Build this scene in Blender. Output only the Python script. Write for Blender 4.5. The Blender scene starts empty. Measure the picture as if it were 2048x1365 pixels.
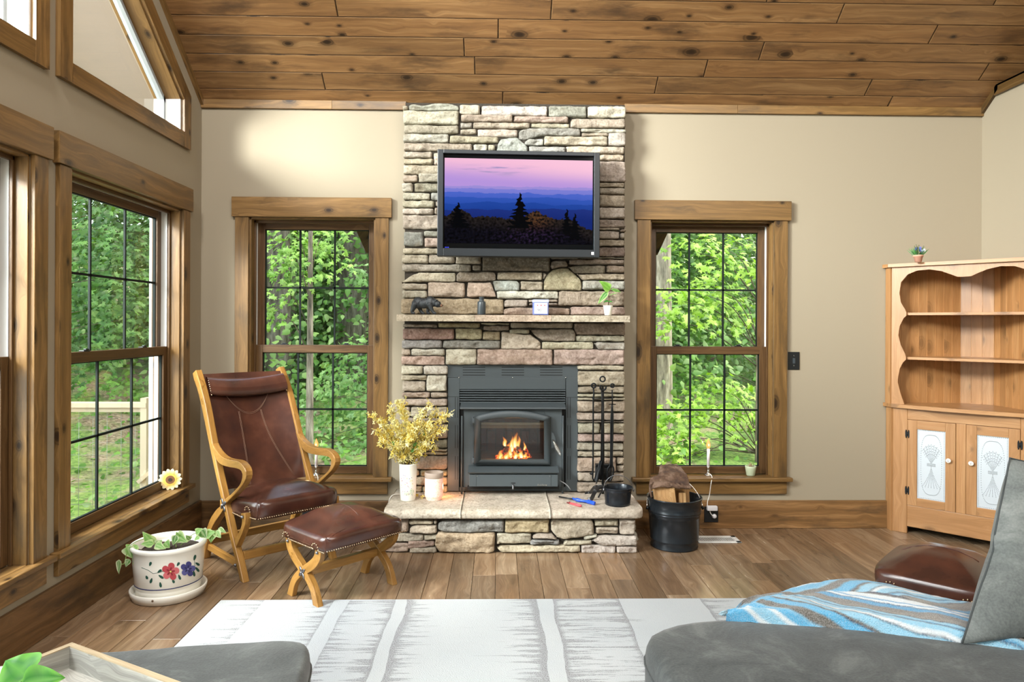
import bpy, bmesh, math, random
from mathutils import Vector, Matrix, noise, geometry
random.seed(7)
SC = bpy.context.scene
COL = SC.collection

# ------------------------------------------------------------------ camera, world, light, exposure
F, HX, HY = 1400.0, 1024.0, 650.0
PSI, RHO = math.atan(29 / 1400.0), 0.0045
EYE = Vector((0.0, -4.667, 1.357))
cam_d = bpy.data.cameras.new('camera')
cam = bpy.data.objects.new('camera', cam_d); COL.objects.link(cam)
cam_d.sensor_width = 36.0; cam_d.sensor_fit = 'HORIZONTAL'
cam_d.lens = F / 2048 * 36.0
cam_d.shift_y = -(682.5 - HY) / 2048
cam_d.clip_start = 0.05; cam_d.clip_end = 300
cam.location = EYE
cam.rotation_euler = (Matrix.Rotation(-PSI, 4, 'Z') @ Matrix.Rotation(math.pi / 2, 4, 'X') @ Matrix.Rotation(RHO, 4, 'Z')).to_euler()
SC.camera = cam

W = bpy.data.worlds.new('world'); SC.world = W; W.use_nodes = True
wn = W.node_tree; wn.nodes.clear()
sky = wn.nodes.new('ShaderNodeTexSky'); sky.sky_type = 'NISHITA'
sky.sun_elevation = math.radians(50); sky.sun_rotation = math.radians(70); sky.sun_disc = False
sky.air_density = 1.5; sky.dust_density = 3.0
bg = wn.nodes.new('ShaderNodeBackground'); bg.inputs[1].default_value = 0.7
wo = wn.nodes.new('ShaderNodeOutputWorld')
wn.links.new(sky.outputs[0], bg.inputs[0]); wn.links.new(bg.outputs[0], wo.inputs[0])

def lamp(name, kind, loc, target, energy, color=(1, 1, 1), size=1.0, size_y=None, spread=None):
    d = bpy.data.lights.new(name, kind); o = bpy.data.objects.new(name, d); COL.objects.link(o)
    d.energy = energy; d.color = color
    if kind == 'AREA':
        d.shape = 'RECTANGLE'; d.size = size; d.size_y = size_y or size
        if spread: d.spread = math.radians(spread)
    elif kind == 'SUN': d.angle = size
    else: d.shadow_soft_size = size
    o.location = loc
    o.rotation_euler = (Vector(target) - Vector(loc)).to_track_quat('-Z', 'Y').to_euler()
    return o
lamp('sun', 'SUN', (-9, 2, 16), (0, 9, 0), 4.2, (1, .96, .86), math.radians(12))
# daylight that enters through the tall gable windows of the left wall, and added fill and key lights out of view
lamp('gable_daylight', 'AREA', (-4.6, -4.3, 3.75), (1.0, -0.2, 1.4), 240, (.98, .99, 1), 2.0, 1.5, spread=54)
lamp('left_wall_fill', 'AREA', (2.75, -5.7, 3.9), (-1.9, -.9, 1.5), 85, (1, .90, .76), 1.8, 1.2)  # added warm fill to brighten the left wall, no fitting there
lamp('side_window_daylight', 'AREA', (-3.3, -2.5, 1.55), (0, -1.6, .6), 120, (.97, .99, 1), 3.6, 1.9, spread=150)
lamp('rear_fill', 'AREA', (1.0, -5.9, 5.0), (1.2, -0.4, 1.0), 160, (1, .98, .955), 2.4, 1.4)  # added fill from above and behind the camera, not a ceiling fitting
lamp('high_left_key', 'AREA', (-1.5, -3.7, 4.5), (0.6, 0, 1.5), 112, (1, .985, .965), 0.5, 0.5)  # unseen key light, added so shadows fall down to the right
vs = SC.view_settings
vs.view_transform = 'Standard'; vs.look = 'None'; vs.exposure = 0.0; vs.gamma = 1.0; vs.use_curve_mapping = False
SC.cycles.max_bounces = 8; SC.cycles.transparent_max_bounces = 24; SC.cycles.diffuse_bounces = 4

# measuring helpers: where the line of sight through a photo pixel meets a real plane of the room
_cp, _sp, _cr, _sr = math.cos(PSI), math.sin(PSI), math.cos(RHO), math.sin(RHO)
def _ray(px, py):
    xi, yi = (px - HX) / F, (HY - py) / F
    xc, yc = xi * _cr - yi * _sr, xi * _sr + yi * _cr
    return Vector((xc * _cp + _sp, -xc * _sp + _cp, yc))
def _hit(px, py, ax, v):
    d = _ray(px, py); t = (v - EYE[ax]) / d[ax]; return EYE + d * t
def uy(px, py, y=0.0): p = _hit(px, py, 1, y); return p.x, p.z
def ux(px, py, x): p = _hit(px, py, 0, x); return p.y, p.z
def uz(px, py, z=0.0): p = _hit(px, py, 2, z); return p.x, p.y

# ------------------------------------------------------------------ materials
def srgb(h):
    if isinstance(h, (tuple, list)): return tuple(h) + ((1,) if len(h) == 3 else ())
    c = [int(h[i:i + 2], 16) / 255 for i in (0, 2, 4)]
    return tuple(x / 12.92 if x <= .04045 else ((x + .055) / 1.055) ** 2.4 for x in c) + (1,)
class NT:
    def __init__(s, name):
        s.m = bpy.data.materials.new(name); s.m.use_nodes = True; s.t = s.m.node_tree
        s.b = s.t.nodes['Principled BSDF']; s.out = s.t.nodes['Material Output']
    def n(s, typ, ins=None, **kw):
        nd = s.t.nodes.new(typ)
        for k, v in kw.items(): setattr(nd, k, v)
        for k, v in (ins or {}).items(): s.put(nd.inputs[k], v)
        return nd
    def put(s, sock, v):
        if isinstance(v, bpy.types.NodeSocket): s.t.links.new(v, sock)
        elif v is not None:
            if isinstance(v, str): v = srgb(v)
            sock.default_value = v
    def math(s, op, a, b=None, c=None, clamp=False):
        nd = s.t.nodes.new('ShaderNodeMath'); nd.operation = op; nd.use_clamp = clamp
        for i, v in enumerate((a, b, c)):
            if v is not None: s.put(nd.inputs[i], v)
        return nd.outputs[0]
    def mix(s, f, a, b, blend='MIX'):
        nd = s.t.nodes.new('ShaderNodeMix'); nd.data_type = 'RGBA'; nd.blend_type = blend
        s.put(nd.inputs[0], f); s.put(nd.inputs[6], a); s.put(nd.inputs[7], b); return nd.outputs[2]
    def ramp(s, fac, stops, interp='LINEAR'):
        nd = s.t.nodes.new('ShaderNodeValToRGB'); e = nd.color_ramp.elements; nd.color_ramp.interpolation = interp
        while len(e) < len(stops): e.new(.5)
        for el, (p, c) in zip(e, stops):
            el.position = p; el.color = srgb(c) if not isinstance(c, (int, float)) else (c, c, c, 1)
        s.put(nd.inputs[0], fac); return nd.outputs[0]
    def co(s, kind='Object'):
        return s.n('ShaderNodeTexCoord').outputs[kind]
    def uv(s): return s.n('ShaderNodeUVMap', uv_map='UVMap').outputs[0]
    def map(s, v, scale=(1, 1, 1), loc=(0, 0, 0)):
        return s.n('ShaderNodeMapping', {'Vector': v, 'Scale': scale, 'Location': loc}).outputs[0]
    def noise(s, v, scale=5, detail=4, rough=.5, dist=0):
        return s.n('ShaderNodeTexNoise', {'Vector': v, 'Scale': scale, 'Detail': detail, 'Roughness': rough, 'Distortion': dist}).outputs[0]
    def attr(s, name='Col'):
        return s.n('ShaderNodeAttribute', attribute_name=name).outputs[0]
    def sep(s, v):
        nd = s.n('ShaderNodeSeparateXYZ', {0: v}); return nd.outputs
    def bump(s, h, strength=.3, dist=.01):
        s.put(s.b.inputs['Normal'], s.n('ShaderNodeBump', {'Height': h, 'Strength': strength, 'Distance': dist}).outputs[0])
    def set(s, **kw):
        for k, v in kw.items(): s.put(s.b.inputs[k.replace('_', ' ')], v)
        return s.m

def plain(name, color, rough=.5, metal=0, spec=.5, bumpn=None, **kw):
    m = NT(name); m.set(Base_Color=color, Roughness=rough, Metallic=metal)
    m.b.inputs['Specular IOR Level'].default_value = spec
    for k, v in kw.items(): m.put(m.b.inputs[k.replace('_', ' ')], v)
    if bumpn: m.bump(m.noise(m.co(), bumpn[0], 4), bumpn[1], bumpn[2] if len(bumpn) > 2 else .002)
    return m.m

def wood(name, light, mid, dark, stain, knots=1.0, rough=.45, grain=1.0, stain_lo=.56, spec=.4, bump=.25):
    m = NT(name); uv = m.uv()
    wob = m.noise(m.map(uv, (1.3, 5, 1)), 1.0, 3)
    # knots: squashed cells, the grain bends round them
    vor = m.n('ShaderNodeTexVoronoi', {'Vector': m.map(uv, (4.2, 7.5, 1)), 'Scale': 1.0, 'Randomness': 1.0}, voronoi_dimensions='2D')
    kd = m.math('MULTIPLY', vor.outputs[0], m.math('ADD', .75, m.math('MULTIPLY', m.sep(vor.outputs[1])[1], 2.2))); gate = m.math('GREATER_THAN', m.sep(vor.outputs[1])[0], .66)
    uvx = m.n('ShaderNodeVectorMath', {0: uv, 1: m.n('ShaderNodeCombineXYZ', {1: m.math('MULTIPLY', m.math('SUBTRACT', wob, .5), .10)}).outputs[0]}, operation='ADD').outputs[0]
    kbend = m.math('MULTIPLY', m.math('SMOOTH_MIN', kd, .5, .2), .05)
    uvy = m.n('ShaderNodeVectorMath', {0: uvx, 1: m.n('ShaderNodeCombineXYZ', {1: kbend}).outputs[0]}, operation='ADD').outputs[0]
    g1 = m.noise(m.map(uvy, (1.2, 34 * grain, 1)), 1.0, 5, .6)
    g2 = m.noise(m.map(uvy, (6, 190 * grain, 1)), 1.0, 3, .6)
    base = m.ramp(g1, [(.22, dark), (.48, mid), (.70, light)])
    base = m.mix(m.math('MULTIPLY', m.ramp(g2, [(.40, 1.0), (.62, 0.0)]), .35), base, dark)
    st = m.noise(m.map(uv, (1.1, 4.0, 1), (3, 7, 0)), 1.6, 5, .62)
    base = m.mix(m.ramp(st, [(stain_lo, 0.0), (stain_lo + .16, .75)]), base, stain)
    if knots:
        kk = m.ramp(m.math('ADD', kd, m.math('MULTIPLY', m.math('SUBTRACT', m.noise(m.map(uv, (30, 60, 1)), 1, 2), .5), .05)),
                    [(.05, 1.0), (.10, .9), (.13, .55), (.17, .75), (.20, .30), (.38, 0.0)])
        base = m.mix(m.math('MULTIPLY', m.math('MULTIPLY', kk, gate), knots), base, '2b1d10')
    base = m.mix(1.0, base, m.attr(), 'MULTIPLY')
    m.set(Base_Color=base, Roughness=m.math('ADD', m.math('MULTIPLY', g1, .2), rough - .1))
    m.b.inputs['Specular IOR Level'].default_value = spec
    m.bump(m.math('ADD', g1, m.math('MULTIPLY', g2, .5)), bump, .002)
    return m.m

M = {}
M['ceil'] = wood('stained_pine_ceiling', 'a07b50', '86623c', '63472e', '3b2c1f', 1.0, .40, .8, .53)
M['trim'] = wood('stained_pine_trim', '937043', '785a32', '574024', '3c3021', 1.0, .36, 1.0, .53)
M['sash'] = wood('dark_stained_sash_wood', '705433', '593f24', '3d2b18', '2d2116', 0, .4, 1.2, .62)
M['floor'] = wood('hickory_floor', '9f876c', '866c52', '66523e', '54432f', .2, .24, .55, .60, .5, .12)
M['base'] = wood('stained_baseboard', '876642', '6c4e2e', '4b3820', '30261a', .5, .45, .8, .50)
M['oak'] = wood('honey_oak', 'b88a4a', '9f7338', '765222', '5d3f1a', 0, .3, .8, .66, .5, .1)
M['pine'] = wood('waxed_pine_cabinet', 'b48a5e', 'a5784c', '8a623a', '7d5833', .45, .38, .7, .68, .45, .1)
M['tray'] = wood('whitewashed_grey_wood', 'c9c6bd', 'a4a29b', '6f6d68', '8a8880', 0, .6, 1.4, .6, .3, .4)
M['traytan'] = wood('pale_wood_rim', 'c8b799', 'b09d80', '8a795e', '9b8a6d', 0, .6, 1.2, .66, .3, .3)
M['paint'] = plain('beige_wall_paint', '9b907c', .85, spec=.25, bumpn=(260, .08, .001))
M['paintr'] = M['paint']
M['soffit'] = plain('pale_soffit_panel', '95877b', .8, bumpn=(40, .1))
M['framegrey'] = plain('grey_clad_frame', '9a9fa0', .5)
M['vinyl'] = plain('white_vinyl', 'e9ebe8', .35)
M['muntin'] = plain('black_muntin', '161d1a', .7, spec=.2)
M['black'] = plain('black_painted_steel', '434a4d', .5, bumpn=(900, .08, .0004))
M['blackdk'] = plain('black_shadow_gap', '0a0b0c', .7)
M['iron'] = plain('black_wrought_iron', '1b1d1f', .38, .6, bumpn=(160, .3, .001))
M['chrome'] = plain('bright_metal', 'd8d6d0', .18, 1.0)
M['pewter'] = plain('dark_pewter', '7f8084', .35, .9)
M['nail'] = plain('antique_brass_nail', 'b9a184', .25, .9)
M['plastic'] = plain('black_plastic', '14181b', .35)
M['whitep'] = plain('white_plastic', 'e6e6ea', .4)
M['glazew'] = plain('white_glazed_ceramic', 'f0ede2', .12, spec=.6)
M['navy'] = plain('navy_glaze', '2f3562', .2)
M['red'] = plain('red_glaze', 'b8424a', .3)
M['blue'] = plain('blue_violet_glaze', '41427e', .3)
M['grnglaze'] = plain('dark_green_glaze', '1d4a3c', .3)
M['yelglaze'] = plain('yellow_glaze', 'd9c04c', .3)
M['soil'] = plain('potting_soil', '3b2f26', .95, bumpn=(90, 1.0, .01))
M['cord'] = plain('white_cord', 'e8e4dc', .5)
M['bluepl'] = plain('blue_lighter_plastic', '1f4fc4', .25)
M['redpl'] = plain('red_lighter_plastic', 'd4525a', .3)
M['sage'] = plain('sage_ceramic', 'b5bfa0', .35)
M['terra'] = plain('terracotta', 'cf9a82', .8)
M['candle'] = plain('ivory_candle_sleeve', 'e3dde0', .5)
M['tin'] = None

def leather():
    m = NT('brown_leather'); v = m.co()
    a = m.noise(v, 7, 3); b = m.n('ShaderNodeTexVoronoi', {'Vector': v, 'Scale': 420.0}).outputs[0]
    m.set(Base_Color=m.ramp(a, [(.3, '35201b'), (.55, '48291f'), (.75, '5a3629')]), Roughness=m.math('ADD', m.math('MULTIPLY', a, .12), .17))
    m.b.inputs['Specular IOR Level'].default_value = .7
    m.bump(m.math('ADD', b, m.math('MULTIPLY', m.noise(v, 22, 3), 1.5)), .12, .001); return m.m
M['leather'] = leather()
def suede(name='grey_distressed_suede', A=('262a2a', '3a3e3e', '5a5e5c'), B=('2a2e2e', '585c5a')):
    m = NT(name); v = m.co()
    a = m.noise(v, 5, 8, .72, .9); b = m.noise(v, 160, 2)
    m.set(Base_Color=m.mix(.25, m.ramp(a, [(.38, A[0]), (.5, A[1]), (.62, A[2])]), m.ramp(b, [(.3, B[0]), (.7, B[1])])), Roughness=.85)
    m.b.inputs['Sheen Weight'].default_value = .2
    m.bump(m.math('ADD', b, m.math('MULTIPLY', a, 2)), .25, .003); return m.m
M['suede'] = suede()
M['suedel'] = suede('light_grey_suede', ('4c5150', '626765', '7d817e'), ('505453', '828683'))
def stone():
    m = NT('stacked_fieldstone'); v = m.co(); c = m.attr()
    a = m.noise(v, 14, 6, .65); b = m.noise(v, 70, 5, .7); d = m.noise(m.map(v, (1, 1, 3)), 5, 4, .6, .8)
    col = m.mix(m.ramp(a, [(.35, .0), (.7, .55)]), c, m.mix(1.0, c, '8f8a80', 'MULTIPLY'))
    col = m.mix(m.ramp(b, [(.30, .55), (.52, 0.0)]), col, m.mix(1.0, c, '7a6a58', 'MULTIPLY'))
    col = m.mix(m.ramp(b, [(.56, 0.0), (.74, .45)]), col, 'd8d0c0')
    col = m.mix(m.ramp(d, [(.55, 0.0), (.72, .35)]), col, '8d7a60')
    m.set(Base_Color=col, Roughness=.9); m.b.inputs['Specular IOR Level'].default_value = .2
    m.bump(m.math('ADD', b, m.math('MULTIPLY', a, 1.4)), .75, .012); return m.m
M['stone'] = stone()
M['mortar'] = plain('dark_stone_joint', '3a342c', .95, bumpn=(60, 1, .01))
def glass():
    m = NT('window_pane_glass'); m.t.nodes.remove(m.b)
    tr = m.n('ShaderNodeBsdfTransparent', {0: (.93, .96, .93, 1)}); gl = m.n('ShaderNodeBsdfGlossy', {'Roughness': .01})
    fr = m.n('ShaderNodeFresnel', {0: 1.5}); mx = m.n('ShaderNodeMixShader', {0: fr.outputs[0], 1: tr.outputs[0], 2: gl.outputs[0]})
    m.put(m.out.inputs[0], mx.outputs[0]); return m.m
M['glass'] = glass()
def emit(name, color, strength):
    m = NT(name); m.set(Base_Color=(0, 0, 0, 1)); m.put(m.b.inputs['Emission Color'], color); m.b.inputs['Emission Strength'].default_value = strength; return m.m
def leafmat(name, sat=1.0, trans=.35, rough=.45):
    m = NT(name); c = m.attr()
    m.set(Base_Color=c, Roughness=rough)
    tl = m.n('ShaderNodeBsdfTranslucent', {0: m.mix(1.0, c, 'e8f090', 'MULTIPLY')})
    mx = m.n('ShaderNodeMixShader', {0: trans, 1: m.b.outputs[0], 2: tl.outputs[0]})
    m.put(m.out.inputs[0], mx.outputs[0]); return m.m
M['leaf'] = leafmat('green_leaf'); M['petal'] = leafmat('flower_petal', trans=.3)
M['vcol'] = NT('painted_surface'); M['vcol'].set(Base_Color=M['vcol'].attr(), Roughness=.5); M['vcol'] = M['vcol'].m
M['bark'] = NT('tree_bark')
_b = M['bark']; _v = _b.co()
_b.set(Base_Color=_b.mix(1.0, _b.ramp(_b.noise(_b.map(_v, (1, 1, .18)), 18, 5, .65), [(.3, '4b443a'), (.5, '857a6a'), (.7, 'b8ad9c')]), _b.attr(), 'MULTIPLY'), Roughness=.95)
_b.bump(_b.noise(_b.map(_v, (1, 1, .15)), 25, 4), .8, .02); M['bark'] = _b.m

# ------------------------------------------------------------------ mesh helpers
def V(*a): return Vector(a)
class MB:
    """collects shapes into one mesh; every face gets metre-scaled UVs along a grain direction and a colour"""
    def __init__(s, grain=(0, 0, 1), tone=(1, 1, 1)):
        s.v = []; s.f = []; s.uv = []; s.c = []; s.sm = []; s.cuts = []; s.grain = Vector(grain).normalized(); s.tone = tone
    def add(s, verts, faces, grain=None, tone=None, smooth=False, uvs=None, off=None, cols=None):
        g = Vector(grain).normalized() if grain is not None else s.grain
        t = tone if tone is not None else s.tone
        if isinstance(t, (int, float)): t = (t, t, t)
        if isinstance(t, str): t = srgb(t)[:3]
        s.cuts.append((len(s.v), len(s.f), len(s.uv)))
        b = len(s.v); vs_ = [Vector(p) for p in verts]; s.v += vs_
        ou, ov = off if off else (random.random() * 50, random.random() * 50)
        for fi, f in enumerate(faces):
            s.f.append([b + i for i in f]); s.sm.append(smooth)
            if uvs is not None: s.uv += [uvs[i] for i in f]
            else:
                n = (vs_[f[1]] - vs_[f[0]]).cross(vs_[f[2]] - vs_[f[0]])
                if n.length < 1e-12: n = Vector((0, 0, 1))
                n.normalize()
                u = g - n * g.dot(n)
                if u.length < .35:
                    u = n.orthogonal()
                u.normalize(); w = n.cross(u)
                # keep v direction stable
                if abs(w.x) >= abs(w.y) and abs(w.x) >= abs(w.z): sg = w.x
                elif abs(w.y) >= abs(w.z): sg = w.y
                else: sg = w.z
                if sg < 0: w = -w
                s.uv += [(vs_[i].dot(u) + ou, vs_[i].dot(w) + ov) for i in f]
            if cols is not None: s.c += [cols[i] for i in f]
            else: s.c += [t] * len(f)
        return s
    def box(s, x0, x1, y0, y1, z0, z1, mat=None, **kw):
        vs_ = [V(x, y, z) for x in (x0, x1) for y in (y0, y1) for z in (z0, z1)]
        if mat is not None: vs_ = [mat @ p for p in vs_]
        return s.add(vs_, [(0, 1, 3, 2), (4, 6, 7, 5), (0, 4, 5, 1), (2, 3, 7, 6), (0, 2, 6, 4), (1, 5, 7, 3)], **kw)
    def prism(s, pts, axis, a, b, **kw):
        """2D polygon pts extruded along axis from a to b; (u,v) are the two other axes in order"""
        def p3(u, v, w):
            return V(w, u, v) if axis == 0 else V(u, w, v) if axis == 1 else V(u, v, w)
        n = len(pts); vs_ = [p3(u, v, a) for u, v in pts] + [p3(u, v, b) for u, v in pts]
        tri = geometry.tessellate_polygon([[V(u, v, 0) for u, v in pts]])
        fs = [tuple(t) for t in tri] + [tuple(i + n for i in reversed(t)) for t in tri]
        fs += [(i, (i + 1) % n, (i + 1) % n + n, i + n) for i in range(n)]
        return s.add(vs_, fs, **kw)
    def strip(s, A, B, axis, a, b, **kw):
        """bar between two edge polylines A and B (equal counts) extruded along axis"""
        def p3(u, v, w):
            return V(w, u, v) if axis == 0 else V(u, w, v) if axis == 1 else V(u, v, w)
        n = len(A); vs_ = []
        for (p, q) in zip(A, B): vs_ += [p3(*p, a), p3(*q, a), p3(*q, b), p3(*p, b)]
        for i in range(n - 1):
            k = i * 4
            g = Vector(vs_[k + 4]) - Vector(vs_[k])
            s.add([vs_[k + j] for j in range(8)], [(0, 1, 5, 4), (1, 2, 6, 5), (2, 3, 7, 6), (3, 0, 4, 7)], grain=g, off=(3 + i * .03, 5), **kw)
        s.add(vs_[:4], [(0, 3, 2, 1)], **kw); s.add(vs_[-4:], [(0, 1, 2, 3)], **kw)
        return s
    def tube(s, pts, r, seg=8, smooth=True, caps=True, **kw):
        pts = [Vector(p) for p in pts]; n = len(pts)
        rr = r if isinstance(r, (list, tuple)) else [r] * n
        vs_ = []; prev = None
        for i, p in enumerate(pts):
            t = (pts[min(i + 1, n - 1)] - pts[max(i - 1, 0)])
            if t.length < 1e-9: t = V(0, 0, 1)
            t.normalize()
            a = t.orthogonal().normalized() if prev is None else (prev - t * prev.dot(t))
            if a.length < 1e-6: a = t.orthogonal()
            a.normalize(); prev = a; b = t.cross(a)
            for k in range(seg):
                th = 2 * math.pi * k / seg; vs_.append(p + (a * math.cos(th) + b * math.sin(th)) * rr[i])
        fs = [(i * seg + k, i * seg + (k + 1) % seg, (i + 1) * seg + (k + 1) % seg, (i + 1) * seg + k) for i in range(n - 1) for k in range(seg)]
        if caps: fs += [tuple(reversed(range(seg))), tuple((n - 1) * seg + k for k in range(seg))]
        return s.add(vs_, fs, smooth=smooth, grain=kw.pop('grain', pts[-1] - pts[0] if (pts[-1] - pts[0]).length > 1e-6 else (0, 0, 1)), **kw)
    def lathe(s, prof, c, seg=32, smooth=True, mat=None, **kw):
        n = len(prof); vs_ = []
        for (r, z) in prof:
            for k in range(seg):
                th = 2 * math.pi * k / seg; p = V(r * math.cos(th), r * math.sin(th), z)
                if mat is not None: p = mat @ p
                vs_.append(p + Vector(c))
        fs = [(i * seg + k, i * seg + (k + 1) % seg, (i + 1) * seg + (k + 1) % seg, (i + 1) * seg + k) for i in range(n - 1) for k in range(seg)]
        if prof[0][0] > 1e-5: fs.append(tuple(reversed(range(seg))))
        if prof[-1][0] > 1e-5: fs.append(tuple((n - 1) * seg + k for k in range(seg)))
        return s.add(vs_, fs, smooth=smooth, **kw)
    def ball(s, c, r, seg=10, mat=None, **kw):
        rx = r if isinstance(r, (tuple, list)) else (r, r, r)
        m_ = Matrix.Diagonal((rx[0], rx[1], rx[2], 1))
        if mat is not None: m_ = mat @ m_
        h = max(4, seg // 2)
        return s.lathe([(max(math.sin(math.pi * i / h), 1e-6), -math.cos(math.pi * i / h)) for i in range(h + 1)], c, seg, mat=m_, **kw)
    def grid(s, fn, nu, nv, smooth=True, flip=False, cfn=None, **kw):
        vs_ = [Vector(fn(i / nu, j / nv)) for j in range(nv + 1) for i in range(nu + 1)]
        cols = [cfn(i / nu, j / nv) for j in range(nv + 1) for i in range(nu + 1)] if cfn else None
        w = nu + 1
        fs = [(j * w + i, j * w + i + 1, (j + 1) * w + i + 1, (j + 1) * w + i) for j in range(nv) for i in range(nu)]
        if flip: fs = [tuple(reversed(f)) for f in fs]
        return s.add(vs_, fs, smooth=smooth, cols=cols, **kw)
    def build(s, name, mat, parent=None, bevel=0, seg=2, weld=False, local=False, subsurf=0):
        me = bpy.data.meshes.new(name)
        me.from_pydata([tuple(p) for p in s.v], [], s.f)
        uvl = me.uv_layers.new(name='UVMap'); flat = [x for t in s.uv for x in t[:2]]; uvl.data.foreach_set('uv', flat)
        ca = me.color_attributes.new('Col', 'FLOAT_COLOR', 'CORNER')
        ca.data.foreach_set('color', [x for t in s.c for x in (t[0], t[1], t[2], 1.0 if len(t) < 4 else t[3])])
        me.polygons.foreach_set('use_smooth', s.sm)
        for m_ in (mat if isinstance(mat, (list, tuple)) else [mat]): me.materials.append(m_ if not isinstance(m_, str) else M[m_])
        if weld:
            bm = bmesh.new(); bm.from_mesh(me); bmesh.ops.remove_doubles(bm, verts=bm.verts, dist=1e-4)
            bmesh.ops.recalc_face_normals(bm, faces=bm.faces); bm.to_mesh(me); bm.free()
        me.update()
        o = bpy.data.objects.new(name, me); COL.objects.link(o)
        if parent is not None:
            o.parent = parent
            if not local:
                wm = parent_world(parent); o.matrix_parent_inverse = wm.inverted()
        if bevel:
            b = o.modifiers.new('bevel', 'BEVEL'); b.width = bevel; b.segments = seg; b.limit_method = 'ANGLE'; b.angle_limit = .6
        if subsurf:
            b = o.modifiers.new('sub', 'SUBSURF'); b.levels = subsurf; b.render_levels = subsurf
        return o
def build_each(mb, name, mat, parent=None, **kw):
    """every shape that was added becomes an object of its own"""
    out = []; C_ = mb.cuts + [(len(mb.v), len(mb.f), len(mb.uv))]
    for (v0, f0, u0), (v1, f1, u1) in zip(C_, C_[1:]):
        q = MB(); q.v = mb.v[v0:v1]; q.f = [[i - v0 for i in f] for f in mb.f[f0:f1]]; q.uv = mb.uv[u0:u1]; q.c = mb.c[u0:u1]; q.sm = mb.sm[f0:f1]
        out.append(q.build(name, mat, parent, **kw))
    return out
def parent_world(o):
    m = Matrix.LocRotScale(o.location, o.rotation_euler, o.scale)
    if o.parent: m = parent_world(o.parent) @ o.matrix_parent_inverse @ m
    return m
def thing(name, label, cat, loc=(0, 0, 0), rz=0, group=None, kind=None):
    o = bpy.data.objects.new(name, None); COL.objects.link(o); o.location = loc; o.rotation_euler = (0, 0, rz); o.empty_display_size = .05
    if label: o['label'] = label
    if cat: o['category'] = cat
    if group: o['group'] = group
    if kind: o['kind'] = kind
    return o
def tag(o, label=None, cat=None, group=None, kind=None):
    for k, v in (('label', label), ('category', cat), ('group', group), ('kind', kind)):
        if v: o[k] = v
    return o
def crom(pts, n=6):
    """Catmull-Rom through 2D or 3D points"""
    P = [Vector(p) for p in pts]; P = [P[0] * 2 - P[1]] + P + [P[-1] * 2 - P[-2]]; out = []
    for i in range(1, len(P) - 2):
        for k in range(n):
            t = k / n; a, b, c, d = P[i - 1:i + 3]
            out.append(.5 * ((2 * b) + (c - a) * t + (2 * a - 5 * b + 4 * c - d) * t * t + (3 * b - a - 3 * c + d) * t ** 3))
    out.append(P[-2]); return out
def resamp(pts, n):
    P = crom(pts, 8); L = [0]
    for a, b in zip(P, P[1:]): L.append(L[-1] + (b - a).length)
    out = []; j = 0
    for k in range(n):
        t = L[-1] * k / (n - 1)
        while j < len(P) - 2 and L[j + 1] < t: j += 1
        d = L[j + 1] - L[j]; out.append(P[j].lerp(P[j + 1], (t - L[j]) / d if d > 1e-9 else 0))
    return out
def fbm(p, o=4):
    return noise.fractal(p, 1.0, 2.0, o)
def copy_tree(o, parent=None):
    c = o.copy(); COL.objects.link(c)
    if parent is not None: c.parent = parent
    for ch in list(o.children): copy_tree(ch, c)
    return c
def text_mesh(name, body, mat, size, loc, rot, parent=None, depth=.001, shear=0, font_space=1.0):
    cu = bpy.data.curves.new(name, 'FONT'); cu.body = body; cu.size = size; cu.extrude = depth; cu.shear = shear; cu.space_character = font_space
    cu.align_x = 'CENTER'; cu.align_y = 'CENTER'
    tmp = bpy.data.objects.new('tmp_text', cu); COL.objects.link(tmp)
    dg = bpy.context.evaluated_depsgraph_get(); me = bpy.data.meshes.new_from_object(tmp.evaluated_get(dg))
    bpy.data.objects.remove(tmp); me.name = name; me.materials.clear(); me.materials.append(M[mat] if isinstance(mat, str) else mat)
    o = bpy.data.objects.new(name, me); COL.objects.link(o); o.location = loc; o.rotation_euler = rot
    if parent is not None:
        o.parent = parent; o.matrix_parent_inverse = parent_world(parent).inverted()
    return o
# ------------------------------------------------------------------ room shell
XL, XR = -1.96, 3.27
CZ, SL = 2.825, .75                      # ceiling height at the back wall, slope
YB = -8.6; YR = -4.6                     # far end of the room behind the camera, ridge
def cz(y): return CZ - SL * y if y > YR else CZ - SL * YR + SL * (y - YR)
def inpoly(p, poly):
    c = False; n = len(poly)
    for i in range(n):
        x1, y1 = poly[i]; x2, y2 = poly[(i + 1) % n]
        if (y1 > p[1]) != (y2 > p[1]) and p[0] < (x2 - x1) * (p[1] - y1) / (y2 - y1) + x1: c = not c
    return c
def wall(name, outer, holes, p3, th, mat='paint'):
    """outer and holes are polygons in wall coordinates; p3(u, v, depth) maps to the room"""
    vs_ = []; es = []
    for poly in [outer] + holes:
        b = len(vs_); vs_ += [Vector(p) for p in poly]; es += [(b + i, b + (i + 1) % len(poly)) for i in range(len(poly))]
    r = geometry.delaunay_2d_cdt(vs_, es, [], 0, 1e-6)
    V2, FS = r[0], r[2]; mb = MB(grain=(0, 0, 1)); keep = []
    for f in FS:
        c = sum((V2[i] for i in f), Vector((0, 0))) / len(f)
        if inpoly(c, outer) and not any(inpoly(c, h) for h in holes): keep.append(f)
    mb.add([p3(p.x, p.y, 0) for p in V2], keep); mb.add([p3(p.x, p.y, th) for p in V2], [tuple(reversed(f)) for f in keep])
    for poly in [outer] + holes:
        n = len(poly)
        for i in range(n):
            a, b = poly[i], poly[(i + 1) % n]
            mb.add([p3(*a, 0), p3(*b, 0), p3(*b, th), p3(*a, th)], [(0, 1, 2, 3)])
    o = mb.build(name, mat); o['kind'] = 'structure'; return o
WT = .17
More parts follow.
